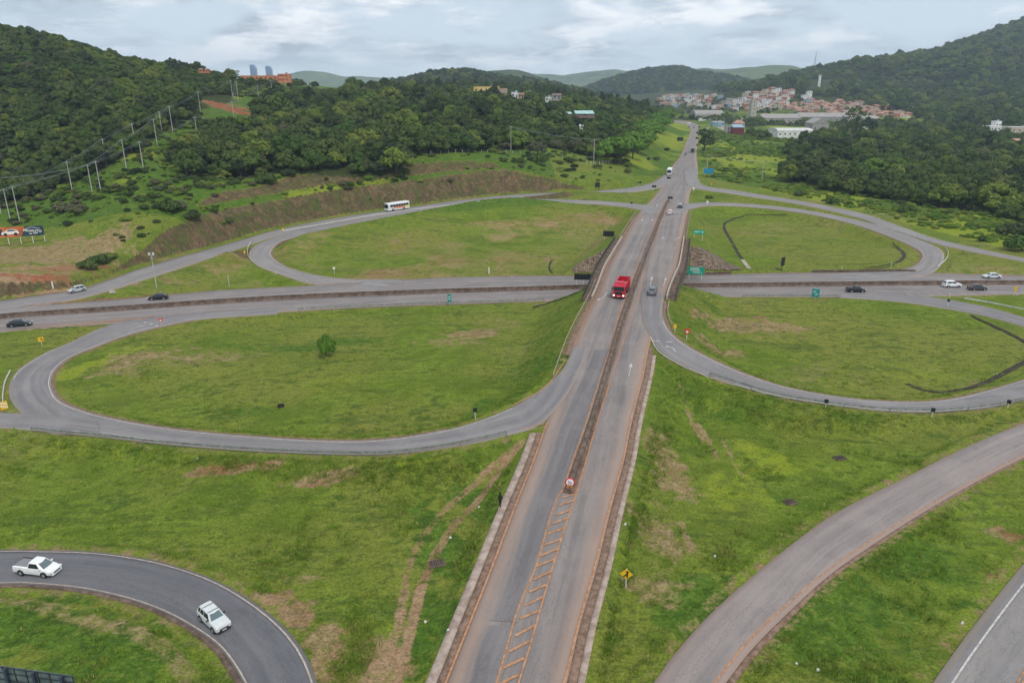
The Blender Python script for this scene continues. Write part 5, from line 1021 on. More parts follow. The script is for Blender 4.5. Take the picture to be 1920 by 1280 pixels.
channel([(1671, 456), (1684, 466), (1695, 477), (1689, 488), (1670, 496), (1645, 501), (1620, 503)], .9, 'dark hooked channel at the right of the upper right meadow')
channel([(1820, 592), (1850, 606), (1885, 622), (1915, 638), (1935, 652), (1930, 672), (1900, 690), (1870, 706), (1835, 722), (1800, 732), (1765, 736), (1730, 732), (1700, 720)], .8, 'long dark channel around the right of the lower right meadow')
channel([(1095, 543), (1075, 552), (1050, 562), (1020, 572), (1000, 577)], .6, 'dark channel running down the bank left of the bridge'); channel([(1036, 487), (1031, 495), (1030, 504), (1035, 512)], .45, 'short dark channel in the upper left meadow near the stone slope')
tag(wall_along(seg_side(highway, 'L', -.9, .503, .590), [(-.15, -.2), (-.15, .55), (.15, .55), (.15, -.2)], 'retaining_kerb', M['dirty_concrete']), 'low stained kerb wall along the upper highway edge left of the bridge', 'kerb wall')
tag(wall_along(seg_side(highway, 'L', -.9, .655, .73), [(-.15, -.2), (-.15, .55), (.15, .55), (.15, -.2)], 'retaining_kerb', M['dirty_concrete']), 'low stained kerb wall along the upper highway edge right of the bridge', 'kerb wall')
for px, py, l in [(1574, 859, 'dark drain grate in the meadow nearer the right ramp'), (1481, 942, 'dark drain grate in the lower meadow right of the main road'), (820, 1057, 'dark drain grate in the near left grass by the track')]:
    p = gp(px, py); e = empty('drain_grate', p, .3, l, 'drain grate'); MB().box((0, 0, .06), (1.5, 1.1, .16)).obj('frame', M['dirty_concrete'], e); g = MB()
    for k in range(6): g.box((-.55 + k * .22, 0, .16), (.10, .9, .05))
    g.obj('grille', M['dark_drain'], e)
for i, (px, py, s, l) in enumerate([(613, 449 + 160, .4, 'dark rubble heap in the grass under the camera pole'), (526, 762, .5, 'dark stump in the lower left meadow'), (208, 567, .7, 'dark culvert head beside the left ramp nose')]):
    py = [548, 763, 549][i]; px = [208, 526, 210][i]
    if i == 0: continue
    p = gp(px, py); mb = MB(); mb.box((0, 0, .25), (1.8 * s, 1.2 * s, .6), .4, .7); mb.box((.6 * s, .3, .2), (.8 * s, .9 * s, .5), 1.0, .6); tag(mb.obj(['', 'tree_stump', 'culvert_head'][i], M['dark_drain' if i == 1 else 'concrete'], loc=p), l, ['', 'stump', 'culvert'][i])
for i, (px, py, l) in enumerate([(844, 1008, 'white litter bag in the grass right of the beaten track'), (898, 951, 'pale paper scrap left of the walking person'), (797, 1166, 'white plastic scrap in the near grass verge'), (840, 1182, 'white plastic bag on the drain edge near the bottom'), (370, 860, 'small white scrap in the near left meadow'), (1493, 1245, 'white bag in the grass between the right ramps'), (1533, 1256, 'crumpled white bag right of its twin between the right ramps'), (1804, 1168, 'white scrap beside the corner road'), (1340, 1043, 'white scrap by the near right verge'), (1870, 702, 'white scrap in the lower right meadow'), (153, 641, 'pale slab in the grass wedge left of the loop'), (1172, 983, 'curled pale strip on the verge left of the yellow sign')]):
    p = gp(px, py); mb = MB(); mb.box((0, 0, .08), (.34, .26, .16), i, .6); mb.box((.15, .1, .05), (.22, .2, .1), i * 2., .5); s_ = .7 if i != 10 else 3; o = mb.obj('litter' if i != 10 else 'concrete_slab', M['post_white'], loc=p); o.scale = (s_, s_, 1); tag(o, l, 'litter' if i != 10 else 'slab')

# ------------------------------------------------------------------ vehicles
M['glass'] = mat('car_glass', (.020, .028, .034), .12, spec=.6); M['windshield'] = mat('windscreen', (.10, .14, .155), .15, spec=.6); M['tyre'] = mat('tyre', (.018, .018, .020), .85); M['rim'] = mat('rim', (.45, .46, .47), .35, .6); M['trim'] = mat('black_trim', (.025, .025, .028), .6)
M['lamp'] = mat('headlamp', (.75, .76, .72), .2); M['tail'] = mat('tail_lamp', (.38, .02, .02), .3); M['plate'] = mat('plate', (.55, .55, .55), .5); M['amber'] = mat('amber', (.7, .3, .05), .4)
PAINTS = {}; M['bedgrey'] = mat('bed_cover', (.20, .20, .21), .7)
def paint(name, c, rough=.32):
    if name not in PAINTS: PAINTS[name] = mat('paint_' + name, c, rough, spec=.5, var=.05, vscale=2)
    return PAINTS[name]
tyre_me = {}
def wheel(parent, x, y, r=.31, w=.2):
    key = (round(r, 2), round(w, 2))
    if key not in tyre_me:
        t = MB().cyl((0, -w / 2, 0), (0, w / 2, 0), r, n=18).mesh('tyre'); t.materials.append(M['tyre']); q = MB().cyl((0, -w / 2 - .012, 0), (0, w / 2 + .012, 0), r * .62, n=14).mesh('rim'); q.materials.append(M['rim']); tyre_me[key] = (t, q)
    wo = bpy.data.objects.new('wheel', tyre_me[key][0]); COL.objects.link(wo); wo.parent = parent; wo.location = (x, y, r); ro = bpy.data.objects.new('rim', tyre_me[key][1]); COL.objects.link(ro); ro.parent = wo
STY = dict(
 sedan=dict(L=4.5, W=1.76, H=1.46, st=[(-2.25, .42, .74, .70), (-2.15, .26, .92, .82), (-1.5, .20, 1.0, .87), (0, .19, .96, .88), (.95, .19, .93, .88), (1.7, .20, .80, .86), (2.1, .26, .68, .78), (2.25, .36, .56, .64)], cab=(-1.75, -1.0, .42, 1.15), wb=1.32),
 hatch=dict(L=3.9, W=1.68, H=1.50, st=[(-1.95, .40, .84, .70), (-1.87, .26, 1.0, .79), (-1.2, .20, 1.0, .83), (0, .19, .96, .84), (.85, .19, .94, .84), (1.4, .20, .84, .82), (1.8, .26, .72, .75), (1.95, .36, .60, .62)], cab=(-1.88, -1.5, .28, .98), wb=1.22),
 wagon=dict(L=3.75, W=1.60, H=1.48, st=[(-1.87, .38, .86, .74), (-1.8, .26, .98, .78), (-1.2, .22, .98, .80), (0, .20, .96, .80), (.7, .20, .95, .80), (1.3, .21, .90, .79), (1.75, .26, .84, .76), (1.87, .36, .66, .70)], cab=(-1.83, -1.55, .22, .72), wb=1.18),
 suv=dict(L=4.35, W=1.80, H=1.66, st=[(-2.17, .46, .95, .74), (-2.08, .32, 1.10, .84), (-1.4, .28, 1.10, .89), (0, .27, 1.06, .90), (.95, .27, 1.05, .90), (1.6, .28, .98, .88), (2.0, .32, .86, .80), (2.17, .42, .72, .68)], cab=(-2.05, -1.6, .35, 1.08), wb=1.30),
 pickup=dict(L=4.5, W=1.72, H=1.52, st=[(-2.25, .42, .98, .80), (-2.18, .28, 1.02, .83), (-1.4, .22, 1.02, .85), (-.5, .20, 1.0, .86), (.9, .20, .98, .86), (1.6, .21, .84, .84), (2.1, .26, .70, .76), (2.25, .36, .58, .62)], cab=(-.55, -.38, .62, 1.30), wb=1.34, bed=True))
def car(kind, col, p, heading, label, group=None, roof_rack=False, glass_light=False, cat='car', roof=None, scale=1.0, tail_only=False):
    S = STY[kind]; name = 'pickup_truck' if kind == 'pickup' else 'car'; e = empty(name, p, heading, label, 'pickup truck' if kind == 'pickup' else cat, group); e.scale = (scale,) * 3; pm = col
    rings = []
    for x, zb, zt, hw in S['st']:
        rings.append([(x, -hw * .9, zb), (x, -hw, zb + .14), (x, -hw, (zb + zt) / 2 + .06), (x, -hw * .95, zt - .06), (x, -hw * .84, zt), (x, 0, zt + .03), (x, hw * .84, zt), (x, hw * .95, zt - .06), (x, hw, (zb + zt) / 2 + .06), (x, hw, zb + .14), (x, hw * .9, zb)])
    MB().loft(rings).obj('body', pm, e, smooth=False)
    b0, r0, r1, b1 = S['cab']; H = S['H']; zb = .92 if kind != 'suv' else 1.03; hb = S['W'] / 2 * .90; ht = S['W'] / 2 * .70
    def ring(x0, x1, z, h, nose=.06): return [(x0, -h * .94, z), (x0 + .08, -h, z), (x1 - .1, -h, z), (x1 + nose * 0, -h * .86, z), (x1 + nose, 0, z), (x1, h * .86, z), (x1 - .1, h, z), (x0 + .08, h, z), (x0, h * .94, z), (x0 - .05, 0, z)]
    cab = MB().loft([ring(b0, b1, zb - .02, hb), ring(r0, r1, H - .05, ht), ring(r0 + .10, r1 - .10, H, ht * .86)]); cabm = cab.obj('cabin', roof or pm, e)
    zt2 = H - .10; zb2 = zb + .05
    def side(s, xa, xb, xc, xd, nm='side_window'):
        def P(x, z): f = (z - zb) / (H - .05 - zb); return (x, s * ((hb * (1 - f) + ht * f) + .012), z)
        f0 = 0.0; mb = MB(); mb.add([P(xa, zb2), P(xb, zb2), P(xc, zt2), P(xd, zt2)], [(0, 1, 2, 3) if s > 0 else (3, 2, 1, 0)]); mb.obj(nm, M['glass'], e)
    if kind == 'pickup':
        for s in (-1, 1): side(s, b0 + .14, b1 - .42, r1 - .06, r0 + .10)
    else:
        mid = (r0 + r1) / 2 + .12
        for s in (-1, 1):
            side(s, mid + .04, b1 - .30, r1 - .04, mid + .04); side(s, b0 + .42 if kind != 'wagon' else b0 + .62, mid - .05, mid - .05, r0 + .20 if kind != 'wagon' else b0 + .72)
            if kind in ('wagon', 'suv', 'hatch'): side(s, b0 + .20, b0 + .36 if kind != 'wagon' else b0 + .54, r0 + .14 if kind != 'wagon' else b0 + .60, r0 + .08)
    fw = MB().add([(b1 + .02, -hb * .82, zb + .03), (b1 + .075, 0, zb + .03), (b1 + .02, hb * .82, zb + .03), (r1 + .035, ht * .80, zt2 + .02), (r1 + .085, 0, zt2 + .02), (r1 + .035, -ht * .80, zt2 + .02)], [(0, 1, 4, 5), (1, 2, 3, 4)]); fw.obj('windscreen', M['windshield'], e)
    rw = MB().add([(b0 - .035, hb * .80, zb + .08), (b0 - .075, 0, zb + .08), (b0 - .035, -hb * .80, zb + .08), (r0 - .03, -ht * .78, zt2), (r0 - .07, 0, zt2), (r0 - .03, ht * .78, zt2)], [(0, 1, 4, 5), (1, 2, 3, 4)]); rw.obj('rear_window', M['glass'], e)
    xf = S['st'][-1][0]; xr = S['st'][0][0]; W2 = S['W'] / 2
    for s in (-1, 1):
        MB().box((xf - .16, s * W2 * .72, S['st'][-1][2] + .06), (.26, .32, .13), s * -.25).obj('headlight', M['lamp'], e)
        MB().box((xr + .04, s * W2 * .80, .80 if kind != 'suv' else .95), (.12, .22, .20)).obj('tail_light', M['tail'], e)
        MB().box((b1 - .28, s * (hb + .10), zb + .10), (.13, .20, .12)).obj('mirror', pm if kind != 'wagon' else M['trim'], e)
    MB().box((xf - .02, 0, .47), (.06, W2 * 1.05, .16)).obj('grille', M['trim'], e); MB().box((xf + .02, 0, .36), (.03, .42, .11)).obj('number_plate', M['plate'], e); MB().box((xr - .02, 0, .60), (.04, .42, .12)).obj('number_plate', M['plate'], e)
    MB().box((xr + .02, 0, .36), (.14, W2 * 1.7, .22)).obj('bumper', M['trim'] if kind in ('wagon',) else pm, e); MB().box((xf - .08, 0, .31), (.22, W2 * 1.5, .16)).obj('bumper', M['trim'] if kind == 'wagon' else pm, e)
    for x in (-S['wb'], S['wb']):
        for s in (-1, 1):
            MB().cyl((x, s * (W2 - .12), .33), (x, s * (W2 + .006), .33), .385, n=16).obj('wheel_arch', M['trim'], e)
            wheel(e, x, s * (W2 - .07), .30 if kind != 'suv' else .35, .2)
    MB().box((0, 0, .20), (S['L'] * .86, S['W'] * .84, .14)).obj('underbody', M['trim'], e)
    if kind == 'pickup':
        MB().box((-1.38, 0, 1.04), (1.48, 1.30, .03)).obj('cargo_cover', M['bedgrey'] if pm is white else M['trim'], e); MB().box((-1.40, .68, 1.055), (1.62, .16, .06)).obj('bed_rail', M['trim'], e); MB().box((-2.12, 0, 1.05), (.05, 1.4, .04)).obj('bed_rail', M['trim'], e)
    if roof_rack:
        for x in (-.95, .05): MB().box((x, 0, H + .03), (.045, ht * 1.9, .03)).obj('roof_bar', M['trim'], e)
    return e
def on(r, px, py):
    return r.pt(px, py, .02 + r.off)
def head(r, a, b):
    A, B = r.pt(*a), r.pt(*b); return math.atan2(B[1] - A[1], B[0] - A[0])
white = paint('white', (.74, .75, .75)); silver = paint('silver', (.42, .44, .46), .28); blackp = paint('black', (.012, .013, .016), .2); dgrey = paint('dark_grey', (.045, .046, .05), .3); petrol = paint('dark_teal', (.016, .026, .030), .22); midg = paint('grey_blue', (.13, .15, .17), .3); red = paint('red', (.48, .012, .035), .35); silver_w = paint('pale_silver', (.56, .59, .60), .3)
car('pickup', white, on(ramp_ll, 73, 1072), head(ramp_ll, (40, 1072), (110, 1078)), 'white two-seat pickup truck driving on the near left ramp', scale=.93)
car('wagon', silver_w, on(ramp_ll, 403, 1168), head(ramp_ll, (385, 1150), (425, 1186)), 'pale silver small estate car with roof bars on the near left ramp', roof_rack=True, scale=.93)
car('sedan', blackp, on(highway, 297, 561), head(highway, (316, 560), (280, 562.6)), 'black saloon car on the far carriageway of the highway at the left')
car('sedan', petrol, on(highway, 38, 611), head(highway, (10, 613.5), (60, 609)), 'dark saloon car at the left end of the near highway carriageway')
car('hatch', silver, on(outer_ul, 145, 547), head(outer_ul, (165, 542), (128, 549.6)), 'silver hatchback coming down the upper left ramp')
car('sedan', midg, on(main, 1223, 550), head(main, (1222, 556), (1228, 536)), 'grey blue saloon car on the bridge beside the red truck', roof=midg)
car('sedan', paint('pink_white', (.62, .50, .50)), on(main, 1256, 401), head(main, (1254, 406), (1262, 390)), 'pale pinkish car right of the median just beyond the bridge')
car('sedan', dgrey, on(main, 1275, 389), head(main, (1275, 394), (1279, 378)), 'dark grey car in the right lane just beyond the bridge', roof=silver)
car('pickup', blackp, on(highway, 1604, 547), head(highway, (1585, 547), (1620, 547)), 'black pickup truck with a load on the highway right of the bridge', roof=dgrey)
car('suv', white, on(highway, 1784, 538), head(highway, (1765, 538), (1800, 538)), 'white sport utility car next to the barrier on the right highway')
car('sedan', dgrey, on(highway, 1832, 543.5), head(highway, (1815, 543.5), (1850, 543.5)), 'dark grey saloon right of the white sport utility car')
car('sedan', silver_w, on(highway, 1859, 521.5), head(highway, (1880, 521.5), (1840, 521)), 'pale silver saloon on the far carriageway at the right')
for px, py, c, k, l in [(1285.5, 290, dgrey, 'sedan', 'dark small car in the left lane of the far main road'), (1291, 239, dgrey, 'hatch', 'dark car following the white truck far up the road'), (1301, 240, midg, 'hatch', 'grey car in the middle lane at the far bend'), (1294, 233, white, 'suv', 'white van beside the white truck at the far bend')]: car(k, c, on(main, px, py), head(main, (px, py), (px - 2, py + 8)), l)
# dump truck, lorries, buses ------------------------------------------------
def bus(p, h, L, label, side_art=False, coach=False):
    e = empty('bus', p, h, label, 'bus'); W, H = 2.5, 3.15; wp = paint('white', None)
    rings = []
    for x, i, zb in ((-L / 2, .12, .55), (-L / 2 + .12, 0, .38), (L / 2 - .25, 0, .38), (L / 2, .10, .45)):
        y = W / 2 - i; rings.append([(x, -y, zb), (x, -y, H - .3 - i), (x, -y + .25, H - i), (x, y - .25, H - i), (x, y, H - .3 - i), (x, y, zb)])
    MB().loft(rings).obj('body', wp, e)
    MB().box((0, 0, H + .06), (L * .5, 1.3, .14)).obj('roof_unit', wp, e)
    for s in (-1, 1):
        mb = MB(); nn = 7; x0 = -L / 2 + .5; st = (L - 1.5) / nn
        for k in range(nn): MB().box((x0 + st * (k + .5), s * (W / 2 + .006), 2.08), (st - .10, .03, .95)).obj('window', M['glass'], e)
        if side_art:
            m1 = paint('orange_band', (.85, .17, .07)); m2 = paint('yellow_band', (.75, .68, .10)); m3 = paint('pale_orange', (.85, .42, .18))
            MB().box((-L * .02, s * (W / 2 + .014), 1.32), (L * .52, .02, .42)).obj('orange_band', m1, e); MB().box((-L * .37, s * (W / 2 + .014), 1.42), (L * .20, .02, .62)).obj('yellow_band', m2, e); MB().box((-L * .03, s * (W / 2 + .018), 1.02), (L * .44, .02, .14)).obj('lower_band', m3, e)
        for x in (L / 2 - 2.3, -L / 2 + 2.9): MB().cyl((x, s * (W / 2 - .2), .50), (x, s * (W / 2 + .02), .50), .58, n=16).obj('wheel_arch', M['trim'], e); wheel(e, x, s * (W / 2 - .10), .48, .28)
        MB().box((L / 2 - .02, s * .95, .85), (.12, .34, .2)).obj('headlight', M['lamp'], e); MB().box((L / 2 + .12, s * (W / 2 + .1), 2.1), (.12, .12, .45)).obj('mirror', M['trim'], e)
    MB().box((L / 2 + .0, 0, 1.95), (.06, W * .86, 1.35)).obj('windscreen', M['glass'], e); MB().box((L / 2 + .01, 0, 2.82), (.05, 1.5, .22)).obj('destination_board', M['trim'], e); MB().box((-L / 2 - .005, 0, 2.1), (.03, W * .7, .8)).obj('rear_window', M['glass'], e)
    return e
PAINTS['white'] = white
bus(on(outer_ul, 745, 394), head(outer_ul, (770, 390), (722, 398.5)), 10.8, 'white city bus with orange and yellow side bands on the upper left ramp', True)
bus(on(main, 1255, 327), head(main, (1262, 315), (1252, 335)), 11.5, 'plain white coach leaving the far main road to the left')
def tipper(p, h, label):
    e = empty('dump_truck', p, h, label, 'truck')
    rings = [[(x, -y, .55), (x, -y, zt - .25), (x, -y + .2, zt), (x, y - .2, zt), (x, y, zt - .25), (x, y, .55)] for x, y, zt in ((2.2, 1.2, 3.1), (3.7, 1.24, 3.05), (4.05, 1.2, 2.6), (4.2, 1.15, 1.4))]
    MB().loft(rings).obj('cab', red, e); MB().box((2.9, 0, 3.2), (1.3, 2.1, .4), 0, .8).obj('roof_fairing', red, e)
    MB().box((4.13, 0, 2.12), (.10, 2.15, .85)).obj('windscreen', M['glass'], e); MB().box((4.22, 0, 1.25), (.06, 1.5, .62)).obj('grille', M['trim'], e); MB().box((4.18, 0, .62), (.2, 2.4, .4)).obj('bumper', red, e); MB().box((4.3, 0, .62), (.03, .5, .15)).obj('number_plate', M['plate'], e)
    for s in (-1, 1):
        MB().box((3.3, s * 1.235, 2.15), (1.0, .03, .7)).obj('side_window', M['glass'], e); MB().box((4.28, s * .98, .78), (.06, .32, .2)).obj('headlight', mat('headlamp_on', (.9, .9, .8), .2, emit=((1, .85, .6), 3.0)), e); MB().box((4.1, s * 1.42, 2.2), (.14, .2, .6)).obj('mirror', M['trim'], e)
        for x in (3.2, -1.2, -2.55, -3.7)[:4]: wheel(e, x, s * 1.05, .50, .32)
    MB().box((-.9, 0, .85), (6.6, .9, .3)).obj('chassis', M['trim'], e)
    t = MB(); L0, L1, zb, zt, w = -4.5, 1.9, 1.15, 2.75, 1.22; th = .09
    for s in (-1, 1): t.box(((L0 + L1) / 2, s * (w - th / 2), (zb + zt) / 2), (L1 - L0, th, zt - zb))
    t.box((L1 - th / 2, 0, (zb + zt) / 2 + .1), (th, 2 * w - .2, zt - zb + .2)); t.box((L0 + th / 2, 0, (zb + zt) / 2), (th, 2 * w - .2, zt - zb)); t.box(((L0 + L1) / 2, 0, zb), (L1 - L0 - .2, 2 * w - .2, .1))
    for k in range(6):
        for s in (-1, 1): t.box((L0 + .5 + k * 1.1, s * (w + .03), (zb + zt) / 2), (.1, .08, zt - zb))
    t.obj('dump_body', red, e); MB().box((-1.3, 0, 1.6), (5.9, 2.1, .7), 0, .55).obj('sand_load', speck('sand_load', (.36, .22, .11), (.50, .34, .19), 3), e)
    return e
tipper(on(main, 1165, 551), head(main, (1170, 540), (1158, 562)), 'red dump truck loaded with sand crossing the bridge')
def lorry(p, h, cabc, boxc, label, L=7.0):
    e = empty('lorry', p, h, label, 'truck'); MB().box((L / 2 - .9, 0, 1.5), (1.7, 2.3, 2.1), 0, .92).obj('cab', cabc, e); MB().box((L / 2 - .02, 0, 1.85), (.08, 1.9, .7)).obj('windscreen', M['glass'], e); MB().box((-.95, 0, 2.05), (L - 2.0, 2.4, 2.2)).obj('cargo_box', boxc, e); MB().box((0, 0, .7), (L * .95, 1.0, .3)).obj('chassis', M['trim'], e)
    for s in (-1, 1):
        for x in (L / 2 - 1.1, -L / 2 + 1.3, -L / 2 + 2.3): wheel(e, x, s * .98, .45, .28)
    return e
lorry(on(main, 1298.5, 286), head(main, (1298.5, 290), (1300, 280)), dgrey, dgrey, 'dark lorry seen from behind in the right lane of the far main road', 8)
lorry(on(main, 1290.5, 235), head(main, (1287, 232), (1291, 240)), white, white, 'white box lorry coming round the far bend')
lorry(on(main, 1311, 241), head(main, (1308, 235), (1312, 245)), paint('grey_box', (.2, .2, .2)), paint('grey_box', (.2, .2, .2)), 'grey lorry parked at the right side of the far bend', 7)

# ------------------------------------------------------------------ person walking on the drain strip
def person(p, h, label):
    e = empty('person', p, h, label, 'person')
    V = [(0, 0, .95), (0, 0, 1.15), (0, 0, 1.40), (0, 0, 1.52), (.01, 0, 1.66), (0, .10, .90), (.14, .11, .50), (.02, .11, .08), (.14, .11, .04), (0, -.10, .90), (-.10, -.11, .50), (-.28, -.11, .12), (-.18, -.11, .05), (0, .19, 1.40), (-.06, .25, 1.12), (.08, .26, .90), (0, -.19, 1.40), (.06, -.25, 1.12), (.2, -.24, .94), (.02, 0, 1.76)]
    E = [(0, 1), (1, 2), (2, 3), (3, 4), (4, 19), (0, 5), (5, 6), (6, 7), (7, 8), (0, 9), (9, 10), (10, 11), (11, 12), (2, 13), (13, 14), (14, 15), (2, 16), (16, 17), (17, 18)]
    Rr = [.15, .14, .16, .06, .095, .09, .065, .045, .04, .09, .065, .045, .04, .06, .045, .035, .06, .045, .035, .07]
    me = bpy.data.meshes.new('body'); me.from_pydata(V, E, []); o = obj('body', me, mat('dark_clothes', (.018, .017, .020), .8), e); md = o.modifiers.new('skin', 'SKIN'); o.modifiers.new('sub', 'SUBSURF').levels = 1
    for i, r in enumerate(Rr): me.skin_vertices[0].data[i].radius = (r, r)
    me.skin_vertices[0].data[0].use_root = True; skin = mat('skin', (.22, .12, .08), .6)
    for s in (-1, 1): hb_ = MB(); c = (.10, .26, .86) if s > 0 else (.23, -.24, .90); hb_.box(c, (.05, .03, .08)); [hb_.cyl((c[0] + (k - 1.5) * .012, c[1], c[2] - .03), (c[0] + (k - 1.5) * .014 + .01, c[1], c[2] - .10 + abs(k - 1.5) * .008), .008, .006, 5) for k in range(4)]; hb_.cyl((c[0] + .02, c[1], c[2]), (c[0] + .05, c[1] - s * .01, c[2] - .05), .009, .007, 5); hb_.obj('hand', skin, e)
    f = MB(); f.cyl((.06, 0, 1.60), (.10, 0, 1.72), .062, .055, 8); f.box((.118, 0, 1.66), (.03, .02, .04)); f.obj('face', skin, e); MB().box((-.02, 0, 1.78), (.19, .17, .10), 0, .7).obj('hair', mat('hair', (.01, .01, .01), .7), e)
    return e
person(gp(938, 950), 1.2, 'person in black clothes walking along the drain left of the main road')

# ------------------------------------------------------------------ signs and posts
M['sign_green'] = mat('sign_green', (.015, .34, .22), .45, var=.05); M['sign_teal'] = mat('sign_teal', (.02, .26, .25), .5); M['sign_blue'] = mat('sign_blue', (.02, .24, .50), .5); M['sign_yellow'] = mat('sign_yellow', (.80, .47, .02), .5); M['sign_white'] = mat('sign_white', (.80, .78, .76), .5); M['sign_red'] = mat('sign_red', (.62, .03, .03), .5); M['letter'] = mat('lettering', (.75, .78, .75), .6); M['sign_orange'] = mat('sign_orange', (.78, .26, .04), .5)
def text_mesh(s, size, m, parent, loc, rot, bold=0.0, name='lettering', extrude=.01):
    c = bpy.data.curves.new('t', 'FONT'); c.body = s; c.size = size; c.extrude = extrude; c.offset = bold; c.align_x = 'CENTER'; c.align_y = 'CENTER'; t = bpy.data.objects.new('t', c); COL.objects.link(t)
    dg = bpy.context.evaluated_depsgraph_get(); me = bpy.data.meshes.new_from_object(t.evaluated_get(dg)); bpy.data.objects.remove(t); o = obj(name, me, m, parent, loc); o.rotation_euler = rot; return o
def signpost(px, py, hpx, shape, w, h, m, label, cat='road sign', yaw=None, posts=1, back=None, name='road_sign', post_m='post_white', symbol=None):
    """foot at the pixel, panel whose top is hpx above it in the photograph"""
    p = gp(px, py); zc = p[1] * CT - (p[2] - CAM_H) * ST; H = hpx / (F * CT / zc); rz = math.atan2(p[0], p[1]) * -1 if yaw is None else yaw
    e = empty(name, p, rz, label, cat); zc_ = H - h / 2; xs = [0] if posts == 1 else [(-.5 + k / (posts - 1)) * w * .72 for k in range(posts)]
    for x in xs: MB().cyl((x, .06, -.3), (x, .06, H - (.05 if shape != 'none' else 0)), .055 if h < 2 else .09, n=8).obj('post', M[post_m], e)
    if shape == 'disc': MB().cyl((0, -.03, zc_), (0, .01, zc_), w / 2, n=24).obj('panel', M[m], e)
    elif shape == 'diamond': MB().prism([(0, -w * .7), (w * .7, 0), (0, w * .7), (-w * .7, 0)], .04, 'y', (0, -.01, zc_)).obj('panel', M[m], e)
    elif shape == 'triangle': MB().prism([(0, -h / 2), (w / 2, h / 2), (-w / 2, h / 2)], .04, 'y', (0, -.01, zc_)).obj('panel', M[m], e)
    elif shape == 'rect': MB().box((0, -.01, zc_), (w, .05, h)).obj('panel', M[m], e)
    if symbol: symbol(e, zc_, H)
    return e
def bars(e, spec, m='letter', y=-.055, name='lettering'):
    for x, z, w, h, r in spec:
        mb = MB(); c, s = math.cos(r), math.sin(r); mb.prism([(-w / 2 * c + h / 2 * s, -w / 2 * s - h / 2 * c), (w / 2 * c + h / 2 * s, w / 2 * s - h / 2 * c), (w / 2 * c - h / 2 * s, w / 2 * s + h / 2 * c), (-w / 2 * c - h / 2 * s, -w / 2 * s + h / 2 * c)], .012, 'y', (x, y, z)); mb.obj(name, M[m], e)
def sym_round(e, zc, H): MB().cyl((0, -.055, zc), (0, -.035, zc), .42, n=24).obj('white_disc', M['sign_white'], e); bars(e, [(0, zc, .56, .09, -.6)], 'black', -.065, 'diagonal_bar'); MB().box((0, -.02, .75), (.62, .05, 1.15)).obj('striped_panel', M['sign_orange'], e); bars(e, [(0, .35 + k * .27, .60, .09, -.6) for k in range(4)], 'black', -.055, 'stripe')
signpost(1068, 925, 32, 'disc', 1.12, 1.12, 'sign_red', 'round red and white sign above a striped orange panel at the median end', symbol=sym_round, post_m='black')
def sym_merge(e, zc, H): bars(e, [(.08, zc, .13, .72, 0), (-.12, zc - .14, .12, .42, -.75)], 'black', -.045, 'symbol'); bars(e, [(.08, zc + .28, .3, .1, 0)], 'black', -.045, 'symbol')
signpost(1173, 1101, 40, 'diamond', .84, 1.2, 'sign_yellow', 'yellow diamond sign with black merging road symbol in the near right grass', symbol=sym_merge)
def sym_dir(e, zc, H): bars(e, [(-.3, zc + .62, 2.2, .22, 0), (-.25, zc + .12, 2.5, .2, 0), (.15, zc - .42, 1.9, .2, 0), (1.45, zc - .45, .45, .12, .8)], 'letter')
signpost(1303, 525, 24, 'rect', 4.4, 2.1, 'sign_green', 'large green direction sign with white lettering right of the bridge', posts=2, symbol=sym_dir)
def sym_dir2(e, zc, H): bars(e, [(-.5, zc + .05, 1.6, .25, 0), (1.1, zc, .4, .4, .8)], 'letter')
signpost(1309, 449, 17, 'rect', 3.4, 1.3, 'sign_green', 'small green direction sign on the grass right of the main road', posts=2, symbol=sym_dir2)
signpost(1528, 559, 17, 'rect', 1.7, 2.0, 'sign_teal', 'teal sign beside the highway right of the bridge', symbol=lambda e, zc, H: bars(e, [(-.25, zc + .3, .7, .18, .3), (.2, zc - .3, .7, .18, .3)], 'letter')); signpost(843, 572, 20, 'rect', .85, 2.1, 'sign_teal', 'narrow teal sign beside the highway left of the bridge', symbol=lambda e, zc, H: bars(e, [(0, zc + .4, .5, .16, 0), (0, zc - .1, .5, .16, 0)], 'letter'))
signpost(1328, 330, 13, 'rect', 5.0, 2.6, 'sign_blue', 'blue sign standing in the grass right of the far main road', posts=2, symbol=lambda e, zc, H: bars(e, [(-1.3, zc, .9, 1.4, 0), (0, zc, .7, 1.4, 0), (1.3, zc, .9, 1.4, 0)], 'sign_teal'))
signpost(1141, 447, 13, 'rect', 3.4, 1.7, 'black', 'dark back of a wide sign left of the main road beyond the bridge', posts=2); signpost(1466, 507, 24, 'rect', 1.9, 2.5, 'black', 'tilted dark back of a sign beside the upper right meadow', yaw=.7, posts=1, post_m='black'); signpost(1093, 540, 26, 'rect', 4.6, 1.6, 'black', 'dark sign back on three white posts left of the bridge', posts=3)
signpost(1120, 354, 11, 'rect', 2.1, 2.1, 'black', 'square dark sign back on the grass above the upper left ramp'); signpost(1275, 266, 8, 'rect', 5, 3.2, 'black', 'dark sign back beside the far main road', posts=2)
def two_disc(e, zc, H):
    MB().cyl((.9, -.03, zc), (.9, .01, zc), .5, n=16).obj('panel', M['black'], e)
signpost(1252, 342, 10, 'disc', 1.2, 1.2, 'black', 'pair of round dark sign backs where the far left ramp leaves', symbol=two_disc); signpost(1197, 350, 9, 'disc', .9, .9, 'black', 'small dark sign above the far left ramp', symbol=two_disc); signpost(1224, 360, 12, 'disc', 1.1, 1.1, 'black', 'dark round sign backs on the grass wedge', symbol=two_disc); signpost(1254, 382, 13, 'disc', 1.1, 1.1, 'black', 'dark round sign at the far end of the median', post_m='black', symbol=two_disc)
